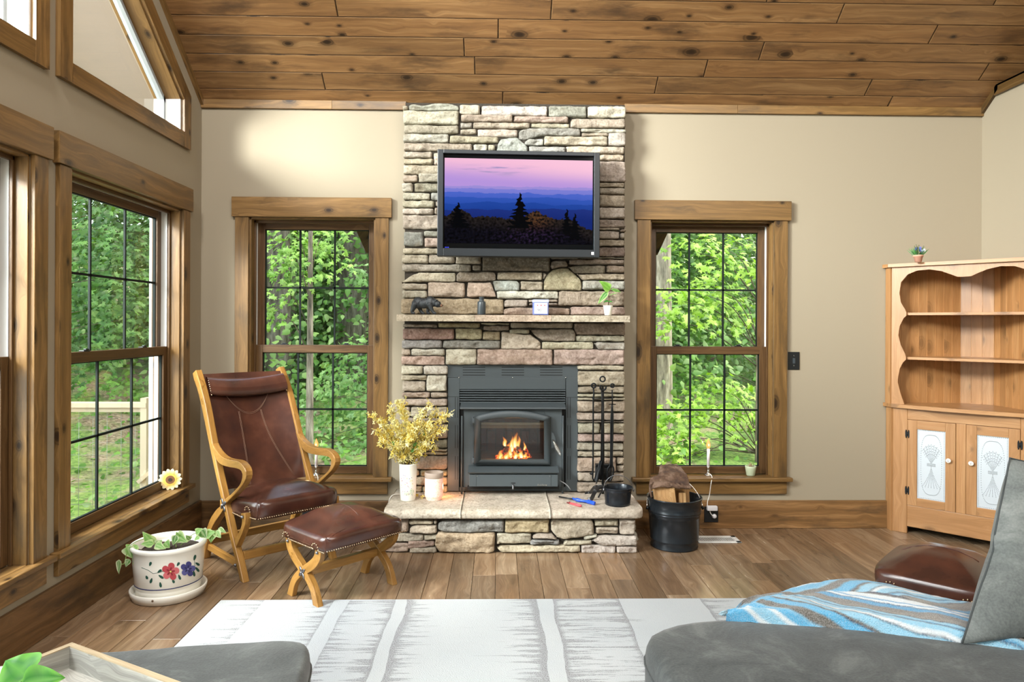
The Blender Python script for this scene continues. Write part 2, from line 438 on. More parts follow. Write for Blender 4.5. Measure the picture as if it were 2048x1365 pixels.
bL = (-1.643, -.811); bR = (1.018, 1.853); wz = (.344, 2.062); wh = (.325, 2.062)
rect = lambda a, b, c, d: [(a, c), (b, c), (b, d), (a, d)]
wall('wall_back', rect(XL - WT, XR + .9, -.2, 2.95), [rect(*bL, *wh), rect(*bR, *wh), rect(-.24, .42, .38, 1.0)], lambda u, v, d: V(u, d, v), WT)
# left wall: y is u
LW = [(-1.44, -.30), (-2.835, -1.695), (-4.5, -3.2), (-6.2, -4.9), (-8.0, -6.6)]
def rk(y): return 2.517 - SL * y - .0                 # underside line of the raked openings
UP = [(-1.44, -.30), (-2.835, -1.695), (-4.5, -3.2)]
lh = [rect(a, b, *wh) for a, b in LW]
lh += [[(a, 2.54), (b, 2.54), (b, rk(b)), (a, rk(a))] for a, b in UP]
wall('wall_left', [(YB, -.2), (.0, -.2), (.0, cz(0)), (YR, cz(YR)), (YB, cz(YB))], lh, lambda u, v, d: V(XL - d, u, v), WT)
ZR = 2.885
wall('wall_right', [(YB, -.2), (0, -.2), (0, CZ), (-.085, ZR), (YB, ZR)], [], lambda u, v, d: V(XR + d, u, v), .12)
wall('wall_rear', rect(XL, XR, -.2, cz(YB)), [rect(-.9, 2.2, .0, 2.3)], lambda u, v, d: V(u, YB - d, v), .15)
# loft space behind the half-height right wall
MBw = MB(); MBw.box(XR + .12, 6.2, YB, 0, ZR - .12, ZR); o = MBw.build('floor_loft', 'paint'); o['kind'] = 'structure'
wall('wall_loft', [(YB, ZR - .2), (0, ZR - .2), (0, CZ), (YR, cz(YR)), (YB, cz(YB))], [], lambda u, v, d: V(6.2 + d, u, v), .1)
# subfloor + floor boards running to the back wall
fb = MB(grain=(0, 1, 0)); PW = .1225; x = .117 - PW * 17
rows = 0
while x < XR + .02:
    y = 0.0 - random.random() * .9 - .1; ys = [0.0]
    while y > YB: ys.append(y); y -= .35 + random.random() * 1.3
    ys.append(YB)
    a, b = max(x, XL), min(x + PW, XR + .05)
    for y1, y0 in zip(ys, ys[1:]):
        t = random.uniform(.66, 1.2); w_ = random.uniform(-.04, .04)
        g = .0008
        vs_ = [V(a + g, y0 + g, -.002), V(b - g, y0 + g, -.002), V(b - g, y1 - g, -.002), V(a + g, y1 - g, -.002)]
        e = .0016
        top = [V(a + g + e, y0 + g + e, 0), V(b - g - e, y0 + g + e, 0), V(b - g - e, y1 - g - e, 0), V(a + g + e, y1 - g - e, 0)]
        low = [V(p.x, p.y, -.01) for p in vs_]
        fb.add(vs_ + top + low, [(4, 5, 6, 7), (0, 1, 5, 4), (1, 2, 6, 5), (2, 3, 7, 6), (3, 0, 4, 7), (8, 9, 1, 0), (9, 10, 2, 1), (10, 11, 3, 2), (11, 8, 0, 3)], tone=(t * (1 + w_), t, t * (1 - w_)))
    x += PW; rows += 1
fb.add([V(XL - .2, YB - .2, -.011), V(XR + 1, YB - .2, -.011), V(XR + 1, .2, -.011), V(XL - .2, .2, -.011)], [(0, 1, 2, 3)], tone=.25)
o = fb.build('floor', 'floor'); o['kind'] = 'structure'
# ceiling boards running left-right, lapped in rows up the slope
cb = MB(grain=(1, 0, 0)); nrm = V(0, -SL, -1).normalized(); up = V(0, -1, SL).normalized()
def crow(y0, y1, x0=XL - .02, x1=6.2, back=False):
    xs = [x0]; x = x0 + random.uniform(.3, 2.2)
    while x < x1: xs.append(x); x += random.uniform(1.2, 2.9)
    xs.append(x1)
    for a, b in zip(xs, xs[1:]):
        t = random.uniform(.82, 1.15); w_ = random.uniform(-.03, .03); g = .0012
        z0, z1 = cz(y0), cz(y1); nn = nrm if not back else V(0, SL, -1).normalized()
        P = [V(a + g, y0, z0), V(b - g, y0, z0), V(b - g, y1, z1), V(a + g, y1, z1)]
        e = .005; uu = (P[3] - P[0]).normalized(); tt = (t * (1 + w_), t, t * (1 - w_)); kk = tuple(q * .22 for q in tt)
        I = [P[0] + V(e, 0, 0) + uu * e, P[1] + V(-e, 0, 0) + uu * e, P[2] + V(-e, 0, 0) - uu * e, P[3] + V(e, 0, 0) - uu * e]
        O = [p - nn * .012 for p in P]
        cb.add(O + I + [p - nn * .003 for p in P], [(4, 7, 6, 5), (8, 4, 5, 9), (9, 5, 6, 10), (10, 6, 7, 11), (11, 7, 4, 8), (0, 8, 9, 1), (1, 9, 10, 2), (2, 10, 11, 3), (3, 11, 8, 0)], cols=[kk] * 4 + [tt] * 4 + [kk] * 4)
y = .022
while y > YR: crow(y, max(y - .1005, YR)); y -= .1005
y = YR
while y > YB: crow(y, y - .1005, back=True); y -= .1005
o = cb.build('ceiling', 'ceil'); o['kind'] = 'structure'
# roof deck above the boards, with the overhang outside
rf = MB()
for a, b in ((.5, YR), (YR, YB - .4)):
    za, zb = (CZ - SL * a) if a > YR else cz(YR), cz(b) if b != YR else cz(YR)
    rf.add([V(-3.3, a, za + .03), V(6.4, a, za + .03), V(6.4, b, zb + .03), V(-3.3, b, zb + .03)], [(0, 1, 2, 3)])
    rf.add([V(-3.3, a, za + .16), V(6.4, a, za + .16), V(6.4, b, zb + .16), V(-3.3, b, zb + .16)], [(3, 2, 1, 0)])
    rf.add([V(-3.3, a, za + .03), V(-3.3, a, za + .16), V(-3.3, b, zb + .16), V(-3.3, b, zb + .03)], [(0, 1, 2, 3)])
rf.add([V(-3.3, .5, CZ - .375 + .03), V(6.4, .5, CZ - .375 + .03), V(6.4, .5, CZ - .375 + .16), V(-3.3, .5, CZ - .375 + .16)], [(0, 1, 2, 3)])
o = rf.build('roof', 'soffit'); o['kind'] = 'structure'

# trims: crown along the back wall, rake trims, baseboards
def strct(mb, name, mat, bevel=.002):
    o = mb.build(name, mat, bevel=bevel); o['kind'] = 'structure'; return o
t1 = MB(grain=(1, 0, 0))
for a, b in ((XL, -1.1), (-1.1, -.61), (.84, 1.6), (1.6, XR)): t1.box(a + .0005, b - .0005, -.02, 0, 2.778, 2.835, tone=random.uniform(.95, 1.15))
strct(t1, 'trim_1', 'trim')
def rake_trim(name, X0, X1, ya, yb, h=.06, drop=.0, tone=1):
    mb = MB(grain=(0, -1, SL))
    P = [(ya, 2.78 - SL * ya - drop), (ya, 2.78 - SL * ya + h), (yb, 2.78 - SL * yb + h), (yb, 2.78 - SL * yb - drop)]
    mb.prism(P, 0, X0, X1, tone=tone); strct(mb, name, 'trim')
rake_trim('trim_2', XL, XL + .02, 0, YR)
rake_trim('trim_3', XR - .02, XR, 0, -.17, tone=.5)
mb = MB(grain=(0, 1, 0)); mb.box(XR - .02, XR + .0, YB, -.14, ZR - .01, ZR + .06, tone=.5); mb.box(XR - .02, XR + .14, YB, -.13, ZR + .045, ZR + .06, tone=.5)
strct(mb, 'trim_4', 'trim')
b1 = MB(grain=(1, 0, 0)); b1.box(XL, -.60, -.02, 0, 0, .187, tone=.9); strct(b1, 'baseboard_back', 'base', .004)
b1 = MB(grain=(1, 0, 0)); b1.box(.82, 2.64, -.02, 0, 0, .187, tone=1.55); strct(b1, 'baseboard_back_right', 'base', .004)  # raised tone puts this side's brighter light into the wood colour
b1 = MB(grain=(0, 1, 0)); b1.box(XL, XL + .02, YB, -2.4, 0, .195); b1.box(XL, XL + .02, -2.4, -.02, 0, .195, tone=1.05); strct(b1, 'baseboard_left', 'base', .004)
b1 = MB(grain=(0, 1, 0)); b1.box(XR - .02, XR, YB, -.66, 0, .187); strct(b1, 'baseboard_right', 'base', .004)

# ------------------------------------------------------------------ windows
WN = [0]
def window(o0, o1, frame, pane_cols=3, detail=True, tone=1.0, hz=2.192, casing=.088, hover=.02):
    """double-hung window. frame maps (along, outward, z) to the room; o0,o1 opening along the wall"""
    WN[0] += 1
    root = thing('window_%d' % WN[0], None, None, frame(o0, 0, wz[0]), kind='structure')
    A = frame(1, 0, 0) - frame(0, 0, 0); Z = V(0, 0, 1)
    def bx(mb, a0, a1, d0, d1, z0, z1, g='z', **kw):
        P = [frame(a, d, z) for a in (a0, a1) for d in (d0, d1) for z in (z0, z1)]
        mb.add(P, [(0, 1, 3, 2), (4, 6, 7, 5), (0, 4, 5, 1), (2, 3, 7, 6), (0, 2, 6, 4), (1, 5, 7, 3)], grain=Z if g == 'z' else A, **kw)
    z0, z1 = wz; T = lambda: tone * random.uniform(.9, 1.12)
    def part(name, boxes, mat, parent=root, bevel=.002):
        mb = MB()
        for b in boxes: bx(mb, *b[:6], g=b[6], tone=T() if len(b) < 8 else b[7])
        return mb.build(name, mat, parent, bevel=bevel, weld=False)
    part('side_casing', [(o0 - casing, o0, -.022, 0, z0, z1, 'z')], 'trim')
    part('side_casing', [(o1, o1 + casing, -.022, 0, z0, z1, 'z')], 'trim')
    part('head_casing', [(o0 - casing - hover, o1 + casing + hover, -.032, 0, z1, hz, 'x')], 'trim')
    part('window_sill', [(o0 - casing - .03, o1 + casing + .03, -.05, 0, z0 - .026, z0, 'x'), (o0, o1, 0, .155, z0 - .026, z0, 'x')], 'trim', bevel=.004)
    part('apron', [(o0 - casing, o1 + casing, -.022, 0, z0 - .112, z0 - .026, 'x')], 'trim')
    part('window_jamb', [(o0, o0 + .012, 0, .16, z0, z1, 'z'), (o1 - .012, o1, 0, .16, z0, z1, 'z'), (o0, o1, 0, .16, z1 - .012, z1, 'x')], 'trim')
    part('sash_track', [(o0 + .012, o0 + .018, .075, .15, z0, z1 - .012, 'z'), (o1 - .018, o1 - .012, .075, .15, z0, z1 - .012, 'z'), (o0 + .012, o1 - .012, .08, .15, z1 - .02, z1 - .012, 'x')], 'vinyl', bevel=0)
    part('sash_stop', [(o0 + .012, o0 + .024, .055, .068, z0, z1 - .012, 'z'), (o1 - .024, o1 - .012, .055, .068, z0, z1 - .012, 'z'), (o0 + .012, o1 - .012, .055, .075, z1 - .03, z1 - .012, 'x')], 'sash')
    def sash(nm, d0, d1, s0, s1, top, bot):
        a0, a1 = o0 + .017, o1 - .017; st = .048
        fr = part(nm, [(a0, a0 + st, d0, d1, s0, s1, 'z'), (a1 - st, a1, d0, d1, s0, s1, 'z'), (a0 + st, a1 - st, d0, d1, s1 - top, s1, 'x'), (a0 + st, a1 - st, d0, d1, s0, s0 + bot, 'x')], 'sash')
        g0, g1, h0, h1 = a0 + st, a1 - st, s0 + bot, s1 - top; dm = (d0 + d1) / 2
        mb = MB(); P = [frame(g0, dm, h0), frame(g1, dm, h0), frame(g1, dm, h1), frame(g0, dm, h1)]
        P2 = [frame(g0, dm + .003, h0), frame(g1, dm + .003, h0), frame(g1, dm + .003, h1), frame(g0, dm + .003, h1)]
        mb.add(P, [(0, 1, 2, 3)]); mb.build('glass_pane', 'glass', fr)
        mb = MB()
        for k in range(1, pane_cols):
            c = g0 + (g1 - g0) * k / pane_cols; bx(mb, c - .006, c + .006, dm - .004, dm + .007, h0, h1)
        c = (h0 + h1) / 2; bx(mb, g0, g1, dm - .004, dm + .007, c - .006, c + .006)
        mb.build('muntin_grid', 'muntin', fr)
        mb = MB()
        for (a, b, c, d) in ((g0, g1, h0, h0 + .005), (g0, g1, h1 - .005, h1), (g0, g0 + .005, h0, h1), (g1 - .005, g1, h0, h1)): bx(mb, a, b, dm - .007, dm + .009, c, d)
        mb.build('glazing_bead', 'muntin', fr)
        return fr
    mid = 1.187
    sash('upper_sash', .110, .145, mid - .03, z1 - .02, .045, .05)
    lo = sash('lower_sash', .070, .105, z0 + .004, mid + .028, .052, .05)
    if detail:
        for fx in (.25, .75):
            c = o0 + (o1 - o0) * fx; mb = MB(); bx(mb, c - .025, c + .025, .072, .100, mid + .028, mid + .034); bx(mb, c - .012, c + .014, .07, .085, mid + .034, mid + .042)
            mb.build('sash_lock', 'plastic', lo, bevel=.002)
    mb = MB()
    bx(mb, o0 - .05, o1 + .05, WT - .005, WT + .03, z0 - .05, z0); bx(mb, o0 - .05, o0 + .002, WT - .01, WT + .02, z0, z1 + .05); bx(mb, o1 - .002, o1 + .05, WT - .01, WT + .02, z0, z1 + .05); bx(mb, o0, o1, WT - .01, WT + .02, z1 - .01, z1 + .06)
    mb.build('outer_casing', 'framegrey', root)
    return root
fb_ = lambda a, d, z: V(a, d, z)
fl_ = lambda a, d, z: V(XL - d, a, z)
window(*bL, fb_, tone=1.0)
window(*bR, fb_, tone=.92)
for i, (a, b) in enumerate(LW): window(a, b, fl_, tone=1.0, hz=2.205, detail=i < 2)
# raked windows high in the left wall
def raked(a, b):
    WN[0] += 1
    root = thing('window_%d' % WN[0], None, None, (XL, a, 2.54), kind='structure'); cw = .09
    def pr(name, poly, x0, x1, mat, g=(0, 1, 0), par=root, bev=.002):
        mb = MB(grain=g); mb.prism(poly, 0, x0, x1, tone=random.uniform(.92, 1.12)); return mb.build(name, mat, par, bevel=bev)
    r = lambda y, o=0: rk(y) + o
    vo = cw * 1.25
    X0, X1 = XL, XL + .022
    pr('side_casing', [(b, 2.54 - cw), (b + cw, 2.54 - cw), (b + cw, r(b + cw, vo)), (b, r(b, vo))], X0, X1, 'trim', (0, 0, 1))
    pr('side_casing', [(a - cw, 2.54 - cw), (a, 2.54 - cw), (a, r(a, vo)), (a - cw, r(a - cw, vo))], X0, X1, 'trim', (0, 0, 1))
    pr('bottom_casing', [(a, 2.54 - cw), (b, 2.54 - cw), (b, 2.54), (a, 2.54)], X0, X1, 'trim')
    pr('rake_casing', [(a, r(a)), (b, r(b)), (b, r(b, vo)), (a, r(a, vo))], X0, X1, 'trim', (0, -1, SL))
    j = .012
    pr('window_jamb', [(a, 2.54), (b, 2.54), (b, 2.54 + j), (a, 2.54 + j)], XL - .16, XL, 'trim')
    pr('window_jamb', [(a, r(a, -j)), (b, r(b, -j)), (b, r(b)), (a, r(a))], XL - .16, XL, 'trim', (0, -1, SL))
    pr('window_jamb', [(b - j, 2.54), (b, 2.54), (b, r(b)), (b - j, r(b - j))], XL - .16, XL, 'vinyl', (0, 0, 1))
    pr('window_jamb', [(a, 2.54), (a + j, 2.54), (a + j, r(a + j)), (a, r(a))], XL - .16, XL, 'trim', (0, 0, 1))
    s = .022
    fr = MB()
    q = lambda poly: fr.prism(poly, 0, XL - .13, XL - .09)
    q([(a + j, 2.552), (b - j, 2.552), (b - j, 2.552 + s), (a + j, 2.552 + s)])
    q([(a + j, r(a + j, -j - s * 1.25)), (b - j, r(b - j, -j - s * 1.25)), (b - j, r(b - j, -j)), (a + j, r(a + j, -j))])
    q([(b - j - s, 2.552), (b - j, 2.552), (b - j, r(b - j, -j)), (b - j - s, r(b - j - s, -j))])
    q([(a + j, 2.552), (a + j + s, 2.552), (a + j + s, r(a + j + s, -j)), (a + j, r(a + j, -j))])
    f = fr.build('window_frame', 'framegrey', root, bevel=.002)
    g = MB(); g.add([V(XL - .11, a + j, 2.56), V(XL - .11, b - j, 2.56), V(XL - .11, b - j, r(b - j, -j)), V(XL - .11, a + j, r(a + j, -j))], [(0, 1, 2, 3)]); g.build('glass_pane', 'glass', root)
for a, b in UP: raked(a, b)
# ------------------------------------------------------------------ stone fireplace
FY = -.125                       # face of the stone veneer
TONES = {'t': 'b5aa97', 'w': 'c6bfb0', 'g': 'a5a39a', 'p': 'b5a193', 'd': '7a6f64', 'o': 'b3a486', 'b': '9a8f7e', 'k': '85847e', 'r': '987a6c'}
def stone_block(mb, top, bot, x0, x1, y_face, y_back, tone, seed, cell=.0105, rnd=.009, side=False):
    """one quarried stone: wavy outline from the functions top(x) and bot(x), cleft front, rounded arrises"""
    w = x1 - x0; h = max(top(x0 + w / 2) - bot(x0 + w / 2), .01)
    nu = max(5, int(w / cell)); nv = max(4, int(h / cell)); R = min(rnd, h * .3, w * .3)
    us = [0, .25 * R / w, R / w] + [R / w + (1 - 2 * R / w) * i / nu for i in range(1, nu)] + [1 - R / w, 1 - .25 * R / w, 1]
    rv = R / h; vs_ = [0, .25 * rv, rv] + [rv + (1 - 2 * rv) * i / nv for i in range(1, nv)] + [1 - rv, 1 - .25 * rv, 1]
    sx = seed * 3.17; dz = (noise.noise(V(seed * 1.7, 3, 9))) * .016
    tilt = noise.noise(V(seed * 2.3, 7, 1)) * .02
    P = []; nx = len(us)
    for v in vs_:
        for u in us:
            x = x0 + w * u
            e = min(u * w, (1 - u) * w)                # distance from the ends rounds the corners
            sh = max(0, 1 - e / .014) ** 2 * min(.006, h * .14)
            zt, zb = top(x) - sh, bot(x) + sh
            zt += fbm(V(x * 16, seed, 0)) * .0042; zb += fbm(V(x * 16, seed, 5)) * .0042
            z = zb + (zt - zb) * v
            xx = x + fbm(V(z * 16, seed, 11 if u < .5 else 14)) * .004 * (1 - min(1, e / .03))
            dv = min(v * h, (1 - v) * h); d = min(e, dv)
            q = min(1, d / R); prof = math.sqrt(max(0, 1 - (1 - q) ** 2))
            n1 = fbm(V(x * 9 + sx, z * 14, seed), 5) * .0085 + fbm(V(x * 38 + sx, z * 45, seed), 3) * .0035
            ledge = (noise.noise(V(x * 5 + sx, z * 26, seed * .7)) > .12) * .0045
            y = y_face + .015 + dz - prof * .022 + (n1 * 1.7 + ledge * 1.7) * (.35 + .65 * q) + tilt * (v - .5)
            P.append((xx, y, z))
    ny = len(vs_)
    def put(p): return V(p[0], p[1], p[2])
    base = [put(p) for p in P]
    fs = [(j * nx + i, j * nx + i + 1, (j + 1) * nx + i + 1, (j + 1) * nx + i) for j in range(ny - 1) for i in range(nx - 1)]
    ring = [i for i in range(nx)] + [j * nx + nx - 1 for j in range(1, ny)] + [(ny - 1) * nx + i for i in range(nx - 2, -1, -1)] + [j * nx for j in range(ny - 2, 0, -1)]
    b = len(base); base += [V(base[i].x, y_back, base[i].z) for i in ring]; n = len(ring)
    fs += [(ring[k], b + k, b + (k + 1) % n, ring[(k + 1) % n]) for k in range(n)]
    c = srgb(TONES[tone])[:3]; rs = random.Random(seed); k = rs.uniform(.86, 1.16)
    c = tuple(a * k * (1 + rs.uniform(-.05, .05)) for a in c)
    mb.add(base, fs, smooth=True, tone=c)
def stones(mb, spec, conv, y_face, y_back, seed0):
    for i, s in enumerate(spec):
        pts, tone = s[:-1], s[-1]
        if len(pts) == 4:
            a = conv(pts[0], pts[3]); b = conv(pts[2], pts[1])
            x0, x1, zb, zt = a[0], b[0], a[1], b[1]
            g = .0026
            top = lambda x, z=zt - g: z
            bot = lambda x, z=zb + g: z
        else:
            P = [conv(pts[k], pts[k + 1]) for k in range(0, len(pts), 2)]
            x0 = min(p[0] for p in P); x1 = max(p[0] for p in P)
            def lim(x, hi, P=P, x0=x0, x1=x1):
                x = min(max(x, x0 + 1e-4), x1 - 1e-4); r = []
                for p, q in zip(P, P[1:] + P[:1]):
                    if (p[0] <= x) != (q[0] <= x): r.append(p[1] + (q[1] - p[1]) * (x - p[0]) / (q[0] - p[0]))
                return (max(r) if hi else min(r)) if r else P[0][1]
            top = lambda x, f=lim: f(x, True) - .0022
            bot = lambda x, f=lim: f(x, False) + .0022
        stone_block(mb, top, bot, x0 + .0026, x1 - .0026, y_face, y_back, tone, seed0 + i * 1.37)
def cv(ox, oy, sc, y=FY):
    return lambda x, z: uy(ox + x / sc, oy + z / sc, y)
A_ = [(75, 50, 137, 110, 't'), (140, 60, 180, 40, 300, 52, 420, 28, 600, 36, 672, 62, 672, 105, 140, 108, 'w'), (675, 50, 895, 150, 'w'), (905, 60, 1605, 165, 'w'), (78, 112, 672, 255, 'w'),
      (690, 158, 1240, 226, 't'), (1240, 172, 1252, 226, 't'), (85, 260, 667, 350, 't'), (678, 228, 815, 292, 'g'), (818, 236, 1420, 297, 't'), (680, 300, 857, 358, 't'), (860, 303, 1290, 387, 'w'), (80, 354, 564, 442, 'w'),
      (568, 364, 1090, 385, 1085, 450, 568, 450, 't'), (84, 450, 812, 532, 't'), (817, 460, 970, 538, 'w'), (974, 460, 1054, 540, 't'),
      (1062, 556, 1075, 470, 1110, 410, 1200, 390, 1290, 398, 1340, 440, 1392, 490, 1397, 556, 'g'), (84, 536, 392, 607, 't'), (402, 545, 470, 683, 't'), (84, 611, 402, 677, 't'), (84, 681, 480, 779, 't'), (78, 783, 238, 865, 't'),
      (241, 768, 480, 865, 't'), (68, 869, 190, 965, 'w'), (196, 870, 480, 965, 'b'), (78, 969, 370, 1050, 't'), (373, 969, 480, 1052, 'g'), (70, 1055, 418, 1131, 't'), (422, 1056, 480, 1121, 't'), (70, 1135, 406, 1203, 'w'), (409, 1125, 480, 1203, 't'), (74, 1206, 480, 1357, 't')]
B_ = [(406, 62, 808, 180, 'g'), (813, 64, 1225, 184, 'w'), (35, 170, 617, 234, 'p'), (218, 237, 630, 294, 't'), (640, 200, 660, 185, 1218, 188, 1218, 292, 632, 292, 't'), (88, 330, 130, 300, 400, 290, 742, 298, 742, 380, 330, 378, 150, 415, 88, 412, 'g'),
      (746, 295, 1225, 340, 'w'), (752, 343, 1037, 380, 't'), (150, 440, 200, 405, 356, 403, 356, 478, 160, 478, 'g'), (358, 384, 1027, 474, 't'), (1029, 343, 1220, 483, 'w'), (194, 484, 588, 556, 'g'), (590, 482, 1210, 563, 't'), (930, 566, 1204, 636, 't'),
      (930, 640, 1222, 862, 't'), (930, 866, 1208, 914, 't'), (930, 918, 1210, 992, 't'), (930, 996, 1212, 1120, 't'), (930, 1126, 1218, 1246, 't'), (930, 1252, 1212, 1348, 'b')]
C_ = [(84, 66, 287, 217, 'k'), (287, 58, 460, 122, 'g'), (295, 127, 460, 228, 'p'), (72, 232, 460, 296, 't'), (60, 299, 338, 392, 't'), (340, 299, 607, 391, 't'), (610, 299, 874, 397, 't'), (68, 397, 770, 473, 't'), (774, 403, 874, 464, 't'),
      (880, 299, 1572, 470, 'd'), (63, 580, 180, 500, 240, 477, 620, 483, 616, 575, 70, 586, 't'), (622, 500, 650, 476, 1000, 476, 1024, 510, 1022, 566, 860, 572, 780, 578, 618, 577, 'b'), (1032, 476, 1495, 561, 'b'), (62, 590, 325, 657, 't'), (328, 578, 708, 733, 'p'),
      (735, 582, 970, 580, 1027, 734, 722, 734, 'p'), (982, 562, 1230, 562, 1265, 590, 1265, 668, 1015, 668, 'g'), (65, 660, 326, 742, 'w'), (54, 745, 1103, 905, 'o'), (1026, 668, 1655, 748, 'w'), (1102, 762, 1130, 754, 1345, 754, 1345, 834, 1102, 836, 't'), (1095, 850, 1180, 830, 1770, 840, 1770, 915, 1093, 915, 'p'),
      (73, 1003, 428, 1043, 'b'), (430, 990, 862, 1043, 'o'), (75, 1046, 602, 1164, 'r'), (604, 1046, 883, 1162, 'o'), (866, 990, 1160, 1014, 't'), (893, 1017, 1158, 1074, 'b'), (885, 1076, 1066, 1172, 'o'), (60, 1165, 474, 1250, 'g'), (480, 1168, 1068, 1254, 'k'),
      (1070, 1262, 1070, 1080, 1150, 1083, 1280, 1108, 1370, 1108, 1440, 1160, 1478, 1190, 1478, 1262, 't'), (60, 1252, 156, 1325, 't'), (157, 1254, 503, 1327, 'w')]
D_ = [(890, 0, 1172, 28, 'b'), (890, 30, 1112, 54, 'b'), (1114, 42, 1178, 74, 't'), (890, 57, 1112, 143, 't'), (1114, 77, 1168, 143, 't'), (890, 148, 1164, 217, 'b'), (890, 222, 1170, 325, 'd'), (890, 325, 1165, 345, 'b'), (413, 299, 700, 346, 't'), (700, 299, 890, 345, 'b'), (410, 430, 412, 364, 560, 360, 588, 400, 588, 424, 520, 428, 430, 446, 'b'),
      (592, 348, 1160, 404, 'b'), (594, 428, 700, 408, 970, 410, 970, 492, 650, 494, 'b'), (974, 410, 1162, 487, 'b'), (342, 664, 340, 580, 370, 508, 432, 452, 520, 432, 590, 435, 640, 480, 718, 560, 730, 600, 724, 668, 'o'), (680, 500, 800, 493, 1168, 491, 1168, 562, 735, 562, 'b'),
      (733, 564, 1170, 658, 'g'), (103, 568, 337, 664, 'b'), (330, 474, 372, 500, 345, 556, 330, 556, 'b'), (188, 752, 486, 787, 't'), (188, 789, 486, 818, 'b'), (490, 670, 1160, 822, 'b'), (610, 826, 1170, 918, 'p'),
      (2, 990, 638, 1050, 'b'), (643, 1040, 643, 990, 1170, 990, 1170, 1118, 672, 1112, 'b'), (-5, 1052, 200, 1106, 't'), (203, 1058, 640, 1050, 668, 1100, 660, 1180, 330, 1178, 260, 1130, 'b'), (664, 1120, 1168, 1183, 't'), (318, 1184, 848, 1264, 't'), (853, 1200, 900, 1185, 1168, 1187, 1168, 1268, 900, 1264, 'g')]
E_ = [(46, 98, 437, 182, 'p'), (442, 35, 718, 180, 'w'), (718, 35, 1390, 180, 'p'), (1393, 40, 2025, 180, 'p'), (50, 184, 245, 264, 'w'), (247, 184, 467, 266, 'w'), (46, 268, 282, 316, 't'), (60, 318, 268, 413, 't'), (271, 320, 284, 268, 455, 268, 455, 414, 271, 414, 'w'), (55, 416, 308, 470, 'p'), (312, 418, 460, 470, 't'),
      (58, 474, 462, 542, 't'), (50, 547, 133, 642, 't'), (136, 547, 462, 642, 't'), (58, 645, 462, 692, 't'), (58, 695, 273, 831, 'w'), (276, 695, 462, 831, 't'), (58, 835, 462, 914, 'b'), (58, 918, 462, 939, 't'), (60, 942, 462, 974, 't'), (60, 979, 462, 1100, 't'), (60, 1104, 213, 1160, 'o'), (216, 1104, 462, 1160, 'o'), (60, 1164, 462, 1242, 'o'), (60, 1246, 236, 1305, 'o'), (239, 1246, 462, 1305, 'o')]
F_ = [(64, 182, 487, 227, 't'), (66, 232, 490, 363, 't'), (68, 368, 484, 427, 't'), (66, 430, 486, 461, 't'), (66, 464, 489, 489, 't'), (63, 493, 490, 594, 't'), (60, 599, 484, 668, 't'), (66, 671, 484, 684, 'b'), (68, 686, 268, 785, 't'), (272, 688, 486, 784, 't'), (66, 788, 484, 858, 'p'), (62, 866, 476, 937, 't'), (66, 940, 474, 990, 't'),
      (62, 994, 411, 1121, 'p'), (414, 994, 478, 1056, 't'), (414, 1060, 480, 1121, 't'), (66, 1126, 478, 1206, 't'), (62, 1210, 480, 1300, 't')]
root = thing('stone_fireplace', 'tan stacked fieldstone fireplace with chimney breast, mantel and raised hearth between the two windows', 'fireplace', (.11, -.12, 0))
cb_ = MB()
for k, (sp, c) in enumerate(((A_, cv(790, 200, 5.248)), (B_, cv(1020, 200, 5.248)), (C_, cv(790, 450, 5.056)), (D_, cv(1020, 450, 5.056)), (E_, cv(790, 690, 4.4)), (F_, cv(1140, 690, 4.4)))):
    stones(cb_, sp, c, FY, -.06, 10 + k * 97.3)
cb_.build('chimney_breast', 'stone', root)
jm = MB(tone=(1, 1, 1))
jm.box(-.605, .828, -.098, .0, 1.06, 2.80); jm.box(-.605, -.325, -.098, 0, .2, 1.06); jm.box(.53, .828, -.098, 0, .2, 1.06)
jm.build('mortar_backing', 'mortar', root)
# stones on the two returns of the chimney
# mantel shelf of three sawn slabs
for a, b, s in ((793, 949, 1), (949, 1103, 2), (1103, 1260, 3)):
    xa, _ = uy(a, 637, -.27); xb, _ = uy(b, 637, -.27); mb = MB()
    t = srgb(['c9bba4', 'cdb9a4', 'c6bba6'][s - 1])[:3]
    mb.grid(lambda u, v: V(xa + .001 + (xb - xa - .002) * u, -.27 + .004 * fbm(V(u * 9, v * 2, s)), 1.377 + .041 * v), 40, 6, tone=t)
    mb.grid(lambda u, v: V(xa + .001 + (xb - xa - .002) * u, -.27 + .16 * v + (.004 * fbm(V(u * 9, 2, s)) if v == 0 else 0), 1.418), 40, 10, tone=t)
    mb.grid(lambda u, v: V(xa + .001 + (xb - xa - .002) * u, -.27 + .16 * v + (.004 * fbm(V(u * 9, 0, s)) if v == 0 else 0), 1.377), 40, 10, tone=t)
    mb.box(xa + .001, xb - .001, -.262, -.06, 1.3775, 1.4175, tone=t)
    mb.build('mantel_shelf', 'stone', root)
